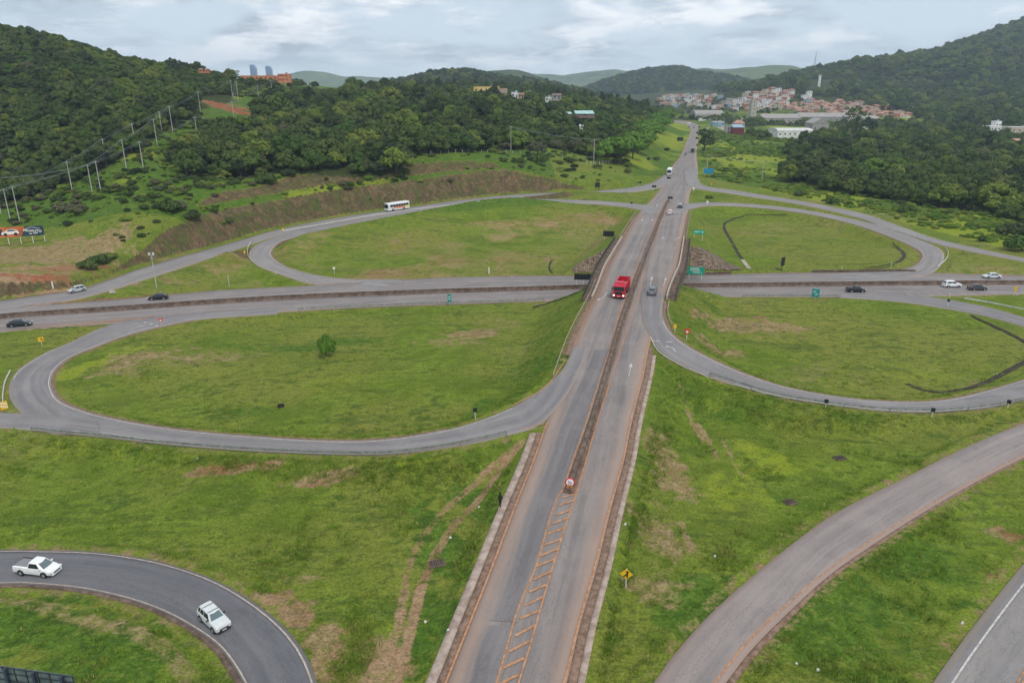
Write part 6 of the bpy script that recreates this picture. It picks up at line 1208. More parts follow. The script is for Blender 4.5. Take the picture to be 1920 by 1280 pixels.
signpost(1184, 386, 7, 'disc', .8, .8, 'black', 'small dark sign at the mouth of the upper left loop'); signpost(1215, 303, 7, 'disc', 1.6, 1.6, 'black', 'paired dark sign backs on the bank left of the far road', symbol=two_disc)
def sym_yield(e, zc, H): MB().prism([(0, -.26), (.24, .20), (-.24, .20)], .012, 'y', (0, -.05, zc + .03)).obj('white_triangle', M['sign_white'], e)
signpost(303, 613, 16, 'triangle', 1.1, 1.0, 'sign_red', 'red and white give way sign at the highway merge on the left', symbol=sym_yield); signpost(1287, 640, 23, 'triangle', 1.2, 1.1, 'sign_red', 'red and white give way sign on the bank of the right loop', symbol=sym_yield)
signpost(79, 648, 16, 'rect', .9, .9, 'sign_yellow', 'small yellow curve sign in the grass left of the loop ramp', symbol=lambda e, zc, H: bars(e, [(.12, zc, .15, .7, .6)], 'black', -.045, 'symbol')); signpost(9, 768, 16, 'rect', 1.0, 1.3, 'sign_yellow', 'yellow and white striped marker panel at the far left', symbol=lambda e, zc, H: bars(e, [(0, zc + .3, .95, .2, -.3), (0, zc - .2, .95, .2, -.3)], 'sign_white', -.045, 'stripe'))
signpost(1265, 622, 14, 'rect', .5, .8, 'sign_yellow', 'small yellow marker on the bank right of the main road'); signpost(1901, 555, 18, 'rect', .6, 1.3, 'sign_yellow', 'yellow marker sign beside the highway at the right edge'); signpost(531, 434, 6, 'disc', .8, .8, 'sign_yellow', 'small pale sign on the strip between the upper left ramps'); signpost(459, 478, 8, 'rect', .5, .9, 'sign_yellow', 'small yellow marker left of the upper left loop bend')
signpost(1333, 350, 8, 'disc', .9, .9, 'sign_orange', 'small orange and white sign beyond the upper right ramp'); signpost(1300, 361, 9, 'disc', 1.0, 1.0, 'sign_white', 'small round pale sign in the grass wedge right of the main road'); signpost(1326, 386, 9, 'disc', .9, .9, 'sign_white', 'small pale sign at the mouth of the upper right loop')
signpost(627, 514, 13, 'disc', .7, .7, 'sign_white', 'white round sign at the tip of the upper left meadow'); signpost(100, 542, 14, 'rect', .35, 2.4, 'post_white', 'white marker post beside the ramp left of the silver hatchback', name='marker_post'); signpost(917, 515, 14, 'rect', .35, 1.8, 'post_white', 'white marker post above the highway left of the bridge', name='marker_post')
for px, py, hh, l in [(891, 785, 21, 'white marker post with dark plate at the lower edge of the lower left meadow'), (1548, 763, 15, 'dark marker plate on a white post behind the right loop guard rail'), (1747, 782, 18, 'dark double plate on a white post below the right loop guard rail'), (1889, 766, 17, 'dark double plate on a white post near the right edge'), (1776, 576, 15, 'white post with dark plate beside the highway exit')]:
    signpost(px, py, hh, 'rect', .55, .6, 'black', l, name='marker_post')
for px, py, hh, l in [(430, 537, 19, 'thin white post in the grass wedge left of the upper left loop'), (518, 515, 6, 'short white post by the upper left loop'), (577, 530, 5, 'short white post at the ramp nose by the upper left loop'), (571, 582, 6, 'small white gantry post beside the highway on the left'), (1578, 508, 9, 'short white post above the highway in the upper right meadow'), (1670, 503, 13, 'thin white post at the right of the upper right meadow'), (1780, 558, 9, 'thin white post at the highway exit nose'), (960, 525 - 3, 5, 'short white post at the highway edge')]: signpost(px, py, hh, 'none', .1, .1, 'post_white', l, name='marker_post')
# camera pole
p = gp(294, 541); e = empty('camera_pole', p, 0, 'tall grey camera pole in the grass behind the black saloon', 'pole'); MB().cyl((0, 0, -.3), (0, 0, 8.6), .14, .10, 10).obj('pole', M['pole'], e); MB().box((0, 0, 7.6), (.5, .4, .6)).obj('cabinet', M['steel'], e); MB().cyl((0, 0, 8.5), (0, 0, 9.4), .05).obj('mast', M['steel'], e)
for x in (-.5, .5): MB().box((x, 0, 8.9), (.35, .35, .7)).obj('camera_head', M['post_white'], e)
MB().cyl((-.5, 0, 8.6), (.5, 0, 8.6), .04).obj('arm', M['steel'], e)

# ------------------------------------------------------------------ billboards
def board_mat():
    return [mat('board_orange', (.50, .13, .045), .6, var=.5, vscale=.25), mat('board_navy', (.018, .050, .072), .55, var=.2, vscale=.4), mat('board_grey', (.05, .06, .065), .6)]
BO, BN, BG = board_mat()
a_, b_ = gp(8, 463), gp(86, 452); d_ = b_ - a_; ang = math.atan2(d_[1], d_[0]); Lb = 14.0; e = empty('billboard', b_, ang, 'wide orange and navy billboard showing a white car at the left', 'billboard')
pxm = F * CT / (b_[1] * CT - (b_[2] - CAM_H) * ST); Lb = 94 / pxm / abs(math.cos(ang)) ; z0, z1 = 11 / pxm, 28 / pxm; s_ = 1.0
MB().box((-Lb * .60, 0, (z0 + z1) / 2), (Lb * .80, .12, z1 - z0)).obj('orange_panel', BO, e); MB().box((-Lb * .105, -.003, (z0 + z1) / 2), (Lb * .21, .126, z1 - z0 + .006)).obj('navy_panel', BN, e); MB().prism([(-Lb * .21, z0), (-Lb * .21, z1), (-Lb * .27, z1), (-Lb * .34, z0)], .135, 'y').obj('navy_slant', BN, e)
for k in range(6): MB().box((-.2 - k * (Lb - .5) / 5.4, .16, z1 / 2 - .2), (.16, .16, z1 + .4)).obj('post', M['post_white'], e)
hB = z1 - z0; text_mesh('PROAUTO', hB * .34, M['sign_white'], e, (-Lb * .165, -.09, z0 + hB * .50), (math.pi / 2, .12, 0), .02); wv = MB()
arc = [(-Lb * .27 + Lb * .22 * t, z0 + hB * (.70 + .16 * math.sin(math.pi * min(1, t * 1.15)))) for t in [k / 14 for k in range(15)]]
for (x0, q0), (x1, q1) in zip(arc[:-1], arc[1:]): wv.add([(x0, -.085, q0), (x1, -.085, q1), (x1, -.085, q1 + hB * .035), (x0, -.085, q0 + hB * .035)], [(0, 1, 2, 3)])
wv.obj('car_outline_mark', M['sign_white'], e); bars(e, [(-Lb * .20, z0 + hB * .22, Lb * .04, hB * .08, 0), (-Lb * .13, z0 + hB * .24, Lb * .07, hB * .07, .05)], 'sign_white', -.085, 'lettering')
cx, cz, sc_ = -Lb * .49, z0 + hB * .46, hB / 2.6
MB().prism([(-2.2 * sc_ + cx, cz - .55 * sc_), (-2.1 * sc_ + cx, cz + .05 * sc_), (-1.3 * sc_ + cx, cz + .3 * sc_), (-.6 * sc_ + cx, cz + .85 * sc_), (.9 * sc_ + cx, cz + .85 * sc_), (1.7 * sc_ + cx, cz + .35 * sc_), (1.9 * sc_ + cx, cz - .4 * sc_)], .02, 'y', (0, -.09, 0)).obj('printed_car', M['sign_white'], e)
MB().prism([(-.95 * sc_ + cx, cz + .32 * sc_), (-.5 * sc_ + cx, cz + .72 * sc_), (.8 * sc_ + cx, cz + .72 * sc_), (1.35 * sc_ + cx, cz + .34 * sc_)], .02, 'y', (0, -.105, 0)).obj('printed_window', M['glass'], e)
for x in (-1.3, 1.05): MB().cyl((cx + x * sc_, -.115, cz - .5 * sc_), (cx + x * sc_, -.1, cz - .5 * sc_), .42 * sc_, n=14).obj('printed_wheel', M['trim'], e)
MB().box((cx - 2.4 * sc_, -.075, z0 + hB * .5), (1.1 * sc_, .02, hB * .7)).obj('printed_shadow', BG, e); MB().cyl((-Lb * .93, -.09, z0 + hB * .1), (-Lb * .93, -.07, z0 + hB * .1), hB * .3, n=14).obj('printed_spot', paint('bright_orange', (.85, .16, .03)), e)
# back of the billboard in the near left corner
p0, p1 = gp(-30, 1262), gp(140, 1282); 
M['tarp'] = mat('grey_green_sheet', (.085, .12, .115), .5, var=.3, vscale=.8); e = empty('billboard', gp(139, 1296), 0, 'back of a large grey-green billboard with dark frame in the near left corner', 'billboard')
qa, qb = unY(-60, 1238, 42.6), unY(137, 1266, 41.2); v = qb - qa; yaw = math.atan2(v[1], v[0]); e.location = [float(qb[0]), float(qb[1]), float(qb[2])]; e.rotation_euler = (0, 0, yaw); Ls = float(np.linalg.norm(v[:2])); hs = qb[2] - tz(qb[0], qb[1])
MB().box((-Ls / 2, 0, -1.3), (Ls, .05, 2.6)).obj('sheet', M['tarp'], e); fr = MB()
for k in range(10): MB().box((-.02 - k * Ls / 9, -.06, -1.3), (.05, .05, 2.6)).obj('mullion', M['trim'], e)
for z in (-.02, -.55, -1.2, -1.9, -2.58): MB().box((-Ls / 2, -.10, z), (Ls, .035, .05)).obj('rail', M['trim'], e)
for x in (.8, 3.1, 5.4, 7.7): MB().box((-x, -.22, -(hs + .3) / 2), (.2, .2, hs + .3)).obj('post', mat('navy_steel', (.03, .04, .06), .6), e)

# ------------------------------------------------------------------ power line
POLES = [(20, 415, 57), (37, 415, 62), (2, 400, 62), (135, 355, 49), (173, 360, 48), (189, 358, 52), (200, 308, 44), (237, 316, 50), (269, 317, 48), (254, 275, 40), (295, 273, 46), (303, 243, 31), (324, 248, 45), (371, 264, 41), (376, 210, 35), (438, 218, 25), (447, 191, 35), (436, 181, 28), (485, 184, 21), (510, 175, 22), (583, 165, 21), (537, 168, 17), (-120, 470, 66), (-150, 440, 60), (-140, 455, 62)]
WORDS = ['just above the billboard, left of a pair', 'just above the billboard, right of a pair', 'cut by the left edge', 'with white painted foot above the grey bushes', 'left of a pair mid slope', 'right of a pair mid slope', 'on the wood edge above the paired poles', 'in the middle strand on the slope', 'below the middle strand on the open slope', 'higher on the wood edge', 'in the scrub right of the higher wood edge pole', 'short, against the dark wood', 'tall, near the top of the open slope', 'standing apart below the red earth scar', 'above the red earth scar', 'in front of the red earth scar', 'leaning, beyond the red earth scar', 'left of the leaning pole', 'right of the leaning pole', 'below the orange building', 'under the tall skyline tree', 'between the orange building and the skyline tree', 'outside the left edge, lower', 'outside the left edge, upper', 'outside the left edge, middle']
TOPS = []
for i, (px, py, hpx) in enumerate(POLES):
    p = gp(px, py); pm_ = F * CT / (p[1] * CT - (p[2] - CAM_H) * ST); h = max(7.5, min(14, hpx / pm_)); TOPS.append(p + np.array([0, 0, h])); e = empty('power_pole', p, 0.9, 'pale concrete power pole ' + WORDS[i], 'power pole', 'power poles on the left hillside'); r_ = .18
    MB().cyl((0, 0, -.4), (0, 0, h), r_, r_ * .62, 8).obj('pole', M['pole'], e); MB().box((0, 0, h - .5), (2.0, .12, .12)).obj('crossarm', M['pole'], e)
def wires(ids, label, n=3, r=.035, T=None):
    T = TOPS if T is None else T; mb = MB()
    for a, b in zip(ids[:-1], ids[1:]):
        A, B = T[a], T[b]; d = B - A; l = np.linalg.norm(d); nn = np.array([-d[1], d[0], 0]) / l
        for k in range(n):
            o = nn * (k - (n - 1) / 2) * .8 + np.array([0, 0, -.4 + .25 * (k % 2)]); pts = [A + d * t + o - np.array([0, 0, 4 * t * (1 - t) * l * .022]) for t in np.linspace(0, 1, 7)]
            for u_, v_ in zip(pts[:-1], pts[1:]): mb.cyl(u_, v_, r, n=3, cap=False)
    return tag(mb.obj('power_line', M['wire']), label, 'power line')
wires([23, 0, 3, 6, 9, 11, 12, 14, 17], 'upper strand of grey power wires along the wood edge of the left slope'); wires([22, 1, 5, 8, 13, 15, 18, 19], 'lower strand of grey power wires passing the red earth scar'); wires([24, 2, 4, 7, 10, 12], 'middle strand of grey power wires on the open left slope'); wires([16, 15], 'short drop of wires beside the leaning pole'); wires([19, 21, 20], 'far wires under the skyline tree')
T2_ = []
for px, py, hpx, l in [(958, 283, 42, 'wooden power pole standing in front of the middle wood'), (1113, 309, 44, 'wooden power pole by the row of bright trees'), (1428, 341, 36, 'pale power pole in the grass field right of the far road'), (1325, 322, 30, 'thin pole behind the blue sign'), (1570, 318, 28, 'pole among the bushes at the right'), (1136, 186, 24, 'tall pale pole before the eucalyptus plantation'), (1132, 187, 22, 'second tall pale pole before the eucalyptus plantation')]:
    p = gp(px, py); pm_ = F * CT / (p[1] * CT - (p[2] - CAM_H) * ST); h = min(16, hpx / pm_); e = empty('power_pole', p, .3, l, 'power pole'); MB().cyl((0, 0, -.4), (0, 0, h), .18, .12, 7).obj('pole', M['pole'], e); MB().box((0, 0, h - .4), (1.8, .12, .12)).obj('crossarm', M['pole'], e); T2_.append(p + np.array([0, 0, h]))
wires([0, 1], 'thin wires between the two wooden poles at the middle wood', T=T2_, r=.03); wires([3, 2, 4], 'thin wires over the grass field at the right', T=T2_, r=.03)
# fences
def fence(pts, label, hgt=1.5, gap=4.5, m='post_white'):
    P = smooth3(gpts(pts), 2); P = resample(P, gap); P[:, 2] = terrain(P[:, 0], P[:, 1]); e = empty('wire_fence', P[0], 0, label, 'fence'); me = MB().box((0, 0, hgt / 2 - .1), (.14, .14, hgt + .2)).mesh('post'); me.materials.append(M[m])
    for q in P[:60]: o = bpy.data.objects.new('post', me); COL.objects.link(o); o.parent = e; o.location = [float(v) for v in q - P[0]]
    mb = MB()
    for a, b in zip(P[:-1] - P[0], P[1:] - P[0]):
        for z in (.5, 1.0, 1.4): mb.cyl(a + np.array([0, 0, z]), b + np.array([0, 0, z]), .015, n=3, cap=False)
    mb.obj('wires', M['wire'], e)
fence([(770, 290), (830, 288), (900, 286), (960, 287), (1000, 290), (1060, 296), (1100, 303)], 'fence of pale posts along the front of the middle wood'); fence([(1100, 308), (1125, 308), (1148, 306), (1160, 303)], 'fence of closely set pale posts under the bright trees', gap=2.6)
fence([(560, 172), (600, 170), (650, 172)], 'pale fence around the small field on the left skyline', gap=6)

# ------------------------------------------------------------------ buildings
def wallm(n, c): return mat(n, c, .85, var=.12, vscale=.4)
W_ = dict(white=wallm('white_wall', (.70, .69, .66)), cream=wallm('cream_wall', (.52, .44, .33)), brick=wallm('brick_wall', (.40, .20, .12)), orange=wallm('orange_wall', (.58, .22, .11)), yellow=wallm('yellow_wall', (.62, .46, .16)), grey=wallm('grey_wall', (.32, .31, .29)), pink=wallm('pink_wall', (.50, .33, .28)), bluew=wallm('blue_wall', (.25, .36, .45)), teal=wallm('teal_roof', (.34, .52, .50)), tile=wallm('tile_roof', (.31, .17, .13)), tileo=wallm('orange_tile_roof', (.38, .22, .16)), greyroof=wallm('grey_roof', (.30, .28, .26)), paleroof=wallm('pale_roof', (.55, .54, .52)), brownroof=wallm('brown_roof', (.20, .14, .11)), maroon=wallm('maroon_wall', (.16, .03, .035)), conc=wallm('concrete_wall', (.40, .38, .33)), glassb=mat('blue_glass', (.14, .24, .42), .3), dark=mat('dark_opening', (.03, .03, .035), .6), redroof=wallm('red_roof', (.48, .09, .05)))
def building(name, w, d, h, wall, roof, rt='gable', floors=1, cols=3, rh=None, door=True):
    e = empty(name); MB().box((0, 0, h / 2 - .6), (w, d, h + 1.2)).obj('wall', W_[wall], e); rh = rh if rh is not None else w * .18
    if rt == 'gable': MB().prism([(-d / 2 - .5, h + .01), (d / 2 + .5, h + .01), (0, h + rh)], w + .8, 'x').obj('roof', W_[roof], e)
    elif rt == 'gable_x': MB().prism([(-w / 2 - .4, h + .01), (w / 2 + .4, h + .01), (0, h + rh)], d + .8, 'y').obj('roof', W_[roof], e)
    elif rt == 'shed': MB().prism([(-d / 2 - .4, h + .01), (d / 2 + .4, h + .01), (d / 2 + .4, h + rh), (-d / 2 - .4, h + .25)], w + .6, 'x').obj('roof', W_[roof], e)
    elif rt == 'vault': MB().prism([(-d / 2 - .3, h + .01)] + [(d / 2 * math.cos(math.pi - math.pi * k / 8), h + .02 + rh * math.sin(math.pi * k / 8)) for k in range(9)] + [(d / 2 + .3, h + .01)], w + .5, 'x').obj('roof', W_[roof], e)
    elif rt == 'hip': MB().loft([[(-w / 2 - .5, -d / 2 - .5, h + .01), (w / 2 + .5, -d / 2 - .5, h + .01), (w / 2 + .5, d / 2 + .5, h + .01), (-w / 2 - .5, d / 2 + .5, h + .01)], [(-w * .22, -.1, h + rh), (w * .22, -.1, h + rh), (w * .22, .1, h + rh), (-w * .22, .1, h + rh)]]).obj('roof', W_[roof], e)
    else:
        MB().box((0, 0, h + .12), (w + .3, d + .3, .24)).obj('roof', W_[roof], e); MB().box((w * .2, 0, h + .9), (1.6, 1.6, 1.3)).obj('water_tank', W_['bluew' if wall == 'white' else 'grey'], e)
    fh = h / floors
    for f in range(floors):
        for c in range(cols):
            x = -w / 2 + w * (c + .5) / cols
            if f == 0 and c == cols // 2 and door: MB().box((x, -d / 2 - .02, 1.05), (1.0, .08, 2.1)).obj('door', W_['dark'], e)
            else: MB().box((x, -d / 2 - .02, fh * (f + .55)), (min(1.4, w / cols * .5), .08, min(1.3, fh * .42))).obj('window', W_['dark'], e)
    return e
def place(e, px, py, rz, label, cat='building', group=None, dz=0.0, p=None):
    p = gp(px, py) if p is None else p; e.location = [float(p[0]), float(p[1]), float(p[2]) + dz]; e.rotation_euler = (0, 0, rz); return tag(e, label, cat, group)
def mpp(px, py): p = gp(px, py); return p, (p[1] * CT - (p[2] - CAM_H) * ST) / F
def bpx(name, x0, x1, py, hpx, d, wall, roof, label, rt='flat', floors=1, cols=4, rhpx=3, rz=0.0, door=True, cat='building', p=None):
    """front wall spans pixels x0..x1, foot at row py"""
    if p is None: p, m = mpp((x0 + x1) / 2, py)
    else: m = (p[1] * CT - (p[2] - CAM_H) * ST) / F
    w = (x1 - x0) * m; h = hpx * m; e = building(name, w, d, h, wall, roof, rt, floors, cols, rhpx * m, door); p = p + np.array([0, d / 2, 0]); return place(e, 0, 0, rz, label, cat, p=p)
pb = unY(485, 150, 640); pb[2] = min(pb[2], 60)
bpx('school_building', 455, 524, 152, 9, 12, 'orange', 'orange', 'long low orange building on the left skyline behind the wood', cols=8, door=False, p=unY(486, 152, 660)); bpx('apartment_block', 523, 541, 152, 13, 12, 'orange', 'orange', 'taller orange block with dark window openings at the right end of the skyline building', floors=2, cols=6, door=False, p=unY(531, 153, 655))
bpx('house', 372, 386, 134, 3, 8, 'orange', 'tileo', 'tiny orange roofed house on the left skyline above the wood', 'gable', cols=2, rhpx=2, p=unY(379, 134, 560))
for i, (x0, x1, y0, l) in enumerate([(472, 483, 125, 'left of two distant blue glass towers on the skyline'), (501, 512, 127, 'right of two distant blue glass towers on the skyline')]):
    p = unY((x0 + x1) / 2, 150, 3800); m = (p[1] * CT) / F; e = empty('office_tower', p, 0, l, 'tower'); w = (x1 - x0) * m * .95; H = (150 - y0) * m * 1.05
    MB().loft([[(-w / 2, -w / 2, -60), (w / 2, -w / 2, -60), (w / 2, w / 2, -60), (-w / 2, w / 2, -60)], [(-w / 2, -w / 2, H * .9), (w / 2 * .9, -w / 2, H * .8), (w / 2 * .9, w / 2, H * .8), (-w / 2, w / 2, H * .9)], [(-w * .4, -w / 2, H), (w * .15, -w / 2, H), (w * .15, w / 2, H), (-w * .4, w / 2, H)]]).obj('facade', W_['glassb'], e)
    for k in range(4): MB().box((0, -w / 2 - 1, H * (.3 + .15 * k)), (w * .9, 1, 2)).obj('floor_band', W_['bluew'], e)
bpx('yellow_building', 889, 936, 190, 24, 22, 'yellow', 'tileo', 'yellow building with red roof edge behind the middle wood', floors=2, cols=5, p=unY(912, 188, 640)); bpx('annex', 926, 951, 189, 12, 16, 'yellow', 'brownroof', 'low arcaded yellow annex with brown slanted roof', 'shed', 1, 5, 9, door=False, p=unY(938, 188, 632)); bpx('canopy', 897, 917, 188, 8, 8, 'pink', 'paleroof', 'pale canopy in front of the yellow building', 'vault', 1, 3, 3, p=unY(907, 188, 622))
for x0, x1, y, h, wl, rf, l in [(959, 972, 184, 10, 'white', 'paleroof', 'white boxy house behind the wood, leftmost of three'), (972, 982, 184, 6, 'pink', 'tile', 'tile roofed house beside the white boxy house'), (987, 998, 180, 6, 'white', 'paleroof', 'small white house behind the wood, middle one'), (1023, 1034, 191, 8, 'white', 'paleroof', 'small white house behind the wood, rightmost'), (1036, 1052, 186, 7, 'grey', 'brownroof', 'brownish roofed house right of the white ones')]: bpx('house', x0, x1, y, h, 9, wl, rf, l, 'flat' if wl == 'white' else 'gable', cols=2, rhpx=3, p=unY((x0 + x1) / 2, y, 600))
bpx('green_roof_hall', 1080, 1114, 219, 4, 14, 'brownroof', 'teal', 'low hall with pale teal roof among the trees of the middle wood', 'shed', 1, 1, 5, door=False, p=unY(1097, 218, 520)); bpx('green_roof_hall', 1043, 1072, 218, 3, 10, 'brownroof', 'teal', 'smaller teal roofed hall left of the larger one', 'shed', 1, 1, 3, door=False, p=unY(1057, 217, 522)); bpx('white_hut', 1088, 1093, 240, 3, 4, 'white', 'paleroof', 'tiny white hut in the middle wood', 'gable', cols=2, p=unY(1090, 240, 470))
bpx('warehouse', 1457, 1523, 259, 13, 26, 'white', 'paleroof', 'long white warehouse with ribbed wall beyond the grass field', 'vault', 1, 7, 4, door=False); bpx('warehouse', 1522, 1553, 256, 20, 20, 'grey', 'greyroof', 'grey gable ended warehouse right of the white one', 'gable_x', 1, 3, 9, p=gp(1537, 252)); bpx('shed', 1512, 1530, 268, 8, 10, 'grey', 'paleroof', 'low pale shed in front of the grey warehouse', 'flat', 1, 3); bpx('warehouse', 1553, 1576, 262, 18, 14, 'grey', 'greyroof', 'grey block behind the tall eucalyptus', 'flat', 2, 4)
bpx('concrete_tower', 1612, 1624, 264, 22, 8, 'conc', 'conc', 'square concrete stair tower right of the tall eucalyptus', 'flat', 3, 1, door=False); bpx('gate_house', 1612, 1640, 250, 18, 8, 'white', 'bluew', 'white frame building with blue roof edge right of the eucalyptus', 'flat', 2, 2, p=gp(1626, 246)); bpx('house', 1638, 1668, 256, 8, 12, 'cream', 'brownroof', 'brown roofed house at the edge of the bush belt', 'gable', 1, 3, 6); bpx('house', 1672, 1702, 252, 5, 12, 'cream', 'redroof', 'red roofed low house at the edge of the bush belt', 'gable', 1, 3, 4)
bpx('factory_hall', 1430, 1500, 236, 10, 30, 'conc', 'greyroof', 'long grey factory hall, left part, behind the palm trees', 'gable', 1, 8, 7, p=gp(1465, 232)); bpx('factory_hall', 1500, 1590, 234, 11, 30, 'grey', 'greyroof', 'long grey factory hall, right part, behind the palm trees', 'gable', 1, 10, 7, p=gp(1545, 231)); bpx('factory_hall', 1590, 1650, 236, 9, 30, 'conc', 'greyroof', 'grey factory hall hidden behind the tall eucalyptus', 'gable', 1, 6, 5, p=gp(1620, 232))
bpx('curved_hall', 1303, 1356, 223, 5, 30, 'conc', 'greyroof', 'pale hall with curved roof at the end of the far road', 'vault', 1, 6, 8, p=gp(1330, 221)); bpx('concrete_silo', 1407, 1417, 224, 33, 12, 'conc', 'conc', 'tall square concrete silo tower behind the far trees', 'flat', 5, 1, 1, door=False, p=gp(1412, 223)); bpx('perimeter_wall', 1310, 1412, 223, 3, 1, 'white', 'paleroof', 'long white perimeter wall in front of the curved hall', 'flat', 1, 1, 0, door=False, p=gp(1361, 225), cat='wall')
bpx('petrol_station', 1336, 1358, 241, 9, 12, 'bluew', 'paleroof', 'open canopy building beside the forecourt of the far road', 'flat', 1, 4, p=gp(1347, 238)); bpx('shed', 1374, 1394, 254, 14, 8, 'maroon', 'bluew', 'small shed with maroon wall and pale blue roof by the forecourt', 'shed', 1, 3, 5); bpx('house', 1377, 1396, 240, 8, 10, 'pink', 'tileo', 'orange tile roofed house behind the maroon shed', 'hip', 1, 3, 6); bpx('house', 1362, 1374, 252, 14, 9, 'conc', 'greyroof', 'narrow grey house left of the maroon shed', 'flat', 2, 2)
bpx('white_house', 1855, 1880, 252, 18, 14, 'white', 'white', 'large white stepped house at the right edge above the bushes', 'flat', 2, 4, p=gp(1867, 256)); bpx('white_house', 1863, 1873, 252, 26, 8, 'white', 'white', 'white stair tower of the stepped house at the right', 'flat', 2, 2, p=gp(1868, 255)); bpx('white_house', 1878, 1894, 252, 14, 12, 'white', 'bluew', 'white wing right of the stepped house', 'flat', 2, 3, p=gp(1886, 255)); bpx('house', 1894, 1935, 262, 22, 14, 'cream', 'paleroof', 'cream house cut by the right edge of the picture', 'flat', 2, 4, p=gp(1913, 262)); bpx('house', 1904, 1940, 278, 14, 10, 'brick', 'tileo', 'brick house under the cream one at the right edge', 'gable', 1, 3, 5, p=gp(1920, 280))
# water tower, mast, white houses and red earth on the right hill
p = gp(1535, 163); m = p[1] * CT / F; e = empty('water_tower', p, 0, 'white cylindrical water tower standing on the right hill above the town', 'water tower'); MB().cyl((0, 0, -2), (0, 0, 20 * m), 2.4 * m, n=14).obj('shaft', W_['white'], e); MB().cyl((0, 0, 20 * m), (0, 0, 21.5 * m), 2.9 * m, 2.0 * m, n=14).obj('cap', W_['grey'], e)
p = gp(1527, 127); m = p[1] * CT / F; e = empty('lattice_mast', p, 0, 'thin lattice mast on the skyline of the right hill', 'mast'); mb = MB()
for k in range(3): a = k * 2.094; mb.cyl((2.2 * math.cos(a), 2.2 * math.sin(a), -3), (.3 * math.cos(a), .3 * math.sin(a), 27 * m), .28, n=4)
mb.obj('legs', M['pole'], e); mb = MB()
for k in range(9): z = 27 * m * k / 9; r_ = 2.2 - 1.9 * k / 9; [mb.cyl((r_ * math.cos(a), r_ * math.sin(a), z), (r_ * .8 * math.cos(a + 2.094), r_ * .8 * math.sin(a + 2.094), z + 27 * m / 9), .16, n=3) for a in (0, 2.094, 4.189)]
mb.obj('bracing', M['pole'], e)
for x0, x1, y, h, wl, l in [(1514, 1522, 184, 12, 'white', 'white two storey house under the water tower'), (1505, 1513, 188, 9, 'white', 'white terrace house stepping down left of the water tower'), (1511, 1523, 195, 8, 'bluew', 'pale green flat house below the white two storey house')]: bpx('hill_house', x0, x1, y, h, 10, wl, 'paleroof', l, 'flat', 2, 2, 2)
# ------------------------------------------------------------------ the town
protos = {}
def proto(key, *a, **k): e = building(*a, **k); e.location = (0, -500, -60); protos[key] = tree_of(e)
TOWN = []
for i, (w, d, h, wl, rf, rt, fl, rh) in enumerate([(9, 10, 3.4, 'pink', 'tile', 'gable', 1, 2.0), (10, 9, 3.4, 'cream', 'tileo', 'gable_x', 1, 2.2), (9, 9, 3.6, 'white', 'tileo', 'hip', 1, 2.2), (8, 9, 6.2, 'white', 'paleroof', 'flat', 2, 0), (10, 10, 6.4, 'cream', 'greyroof', 'flat', 2, 0), (9, 10, 6.0, 'brick', 'tile', 'gable', 2, 2.0), (12, 9, 3.4, 'grey', 'greyroof', 'shed', 1, 1.6), (9, 8, 9.0, 'white', 'paleroof', 'flat', 3, 0), (9, 9, 3.4, 'brick', 'tileo', 'gable_x', 1, 2.0), (10, 9, 6.0, 'bluew', 'paleroof', 'flat', 2, 0)]):
    proto(i, 'town_house', w, d, h, wl, rf, rt, fl, 2, rh)
WD_ = ['pink house with red tile roof', 'cream house with orange gable roof', 'white house with orange hipped roof', 'white two storey flat roofed house', 'cream two storey flat roofed house', 'brick two storey house with tile roof', 'grey low house with sheet roof', 'white three storey house', 'brick house with orange roof', 'pale blue flat roofed house']
HOODS = [('of the red roofed quarter right of the valley', [(1470, 204), (1490, 196), (1540, 190), (1600, 190), (1660, 202), (1722, 217), (1716, 222), (1640, 221), (1560, 219), (1500, 215)], [.24, .24, .16, .02, .04, .08, .02, 0, .2, 0], 8.2), ('of the terraced quarter climbing the hill', [(1385, 188), (1395, 178), (1440, 172), (1485, 170), (1486, 190), (1470, 206), (1440, 210), (1400, 206)], [.2, .16, .08, .16, .12, .14, .04, .05, .04, .01], 9.0), ('of the pale quarter behind the far road', [(1226, 178), (1280, 180), (1340, 180), (1400, 184), (1440, 202), (1400, 209), (1330, 207), (1270, 204), (1235, 196)], [.12, .14, .06, .16, .2, .06, .1, .02, .06, .08], 13.5)]
used = set(); NT_ = 0
for hood, poly, pr, sp in HOODS:
    np.random.seed(int(sp * 10)); X, Y = np.meshgrid(np.arange(150, 900, sp), np.arange(900, 2000, sp * 1.7)); X = X.ravel() + np.random.uniform(-1.5, 1.5, X.size); Y = Y.ravel() + np.random.uniform(-3, 3, Y.size); Z = terrain(X, Y); px, py = proj(X, Y, Z); k = in_poly(px, py, poly) & (np.random.rand(len(X)) < .88); X, Y, Z = X[k], Y[k], Z[k]
    if len(X) > 105: sel = np.random.choice(len(X), 105, False); X, Y, Z = X[sel], Y[sel], Z[sel]
    for x, y, z in zip(X, Y, Z):
        t = int(np.random.choice(10, p=np.array(pr) / sum(pr))); r = protos[t]; sc = np.random.uniform(.75, 1.1)
        if t not in used: o = r[0]; used.add(t); o.location = (x, y, z - .2); o.rotation_euler = (0, 0, np.random.uniform(-.5, .5)); o.scale = (sc,) * 3; o['label'] = WD_[t] + ' ' + hood; o['category'] = 'house'; o['group'] = 'houses ' + hood
        else: c = copy_thing(r, (x, y, z - .2), np.random.uniform(-.5, .5), WD_[t] + ' ' + hood, 'houses ' + hood, sc)
        NT_ += 1
for t in range(10):
    if t not in used:
        for o in [c for c, _ in protos[t][1]] + [protos[t][0]]: bpy.data.objects.remove(o)
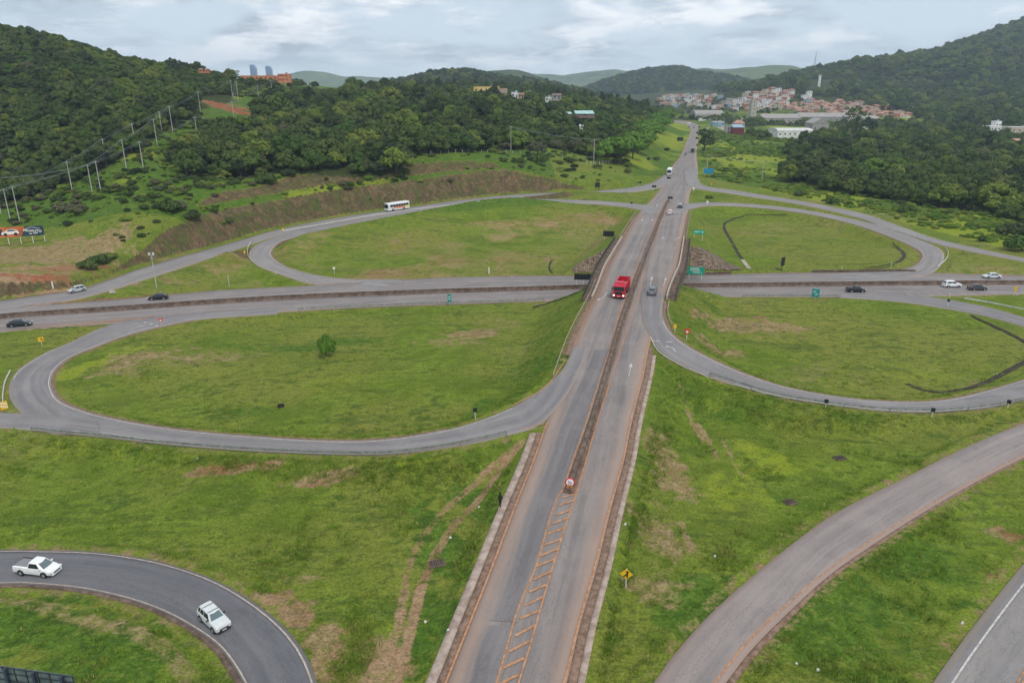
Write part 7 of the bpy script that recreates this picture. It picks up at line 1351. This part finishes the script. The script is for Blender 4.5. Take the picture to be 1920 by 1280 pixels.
# palms by the factory
def palm(px, py, s, label):
    p = gp(px, py); e = empty('palm_tree', p, 0, label, 'palm tree'); e.scale = (s,) * 3; MB().cyl((0, 0, -.4), (0, 0, 9), .35, .25, 8).obj('trunk', M['pale_bark'], e); V, Q = [], []
    for k in range(16):
        a = k * 2.4; el = .9 - .09 * k; pts = [(math.cos(a) * t * 4.2, math.sin(a) * t * 4.2, 9 + 3 * math.sin(el) * t - 3.4 * t * t) for t in (0, .3, .6, .85, 1)]
        for j in range(4):
            for sd in (-1, 1):
                n_ = (-math.sin(a) * .55 * sd, math.cos(a) * .55 * sd); b = len(V); A_, B_ = pts[j], pts[j + 1]; V += [A_, B_, (B_[0] + n_[0], B_[1] + n_[1], B_[2] - .25), (A_[0] + n_[0], A_[1] + n_[1], A_[2] - .25)]; Q.append((b, b + 1, b + 2, b + 3))
    obj('crown', np_mesh('fronds', V, Q, normals_smooth=False), M['leaf_dark'], e)
palm(1511, 245, 1.25, 'palm tree in front of the factory, left of two'); palm(1529, 246, 1.2, 'palm tree in front of the factory, right of two'); palm(1769, 262, 1.3, 'dark palm rising above the bushes at the right')

# ------------------------------------------------------------------ far road forecourt and haze
fc = MB(); q = [gp(*a) + np.array([0, 0, .25]) for a in [(1322, 244), (1330, 236), (1352, 236), (1372, 244), (1366, 252), (1345, 250)]]; fc.add(q, [tuple(range(6))[::-1]]); tag(fc.obj('forecourt', M['ramp']), kind='structure')
def haze():
    m = bpy.data.materials.new('haze'); m.use_nodes = True; t = m.node_tree; t.nodes.clear(); v = t.nodes.new('ShaderNodeVolumePrincipled'); v.inputs['Color'].default_value = (.66, .80, 1, 1); v.inputs['Density'].default_value = .00011; v.inputs['Anisotropy'].default_value = .2
    o = t.nodes.new('ShaderNodeOutputMaterial'); t.links.new(v.outputs[0], o.inputs['Volume']); mb = MB().box((0, 3900, 150), (14500, 8100, 420)); b = mb.obj('haze', m); tag(b, 'pale blue air haze filling the valley', 'haze', kind='stuff'); b.display_type = 'WIRE'
haze()
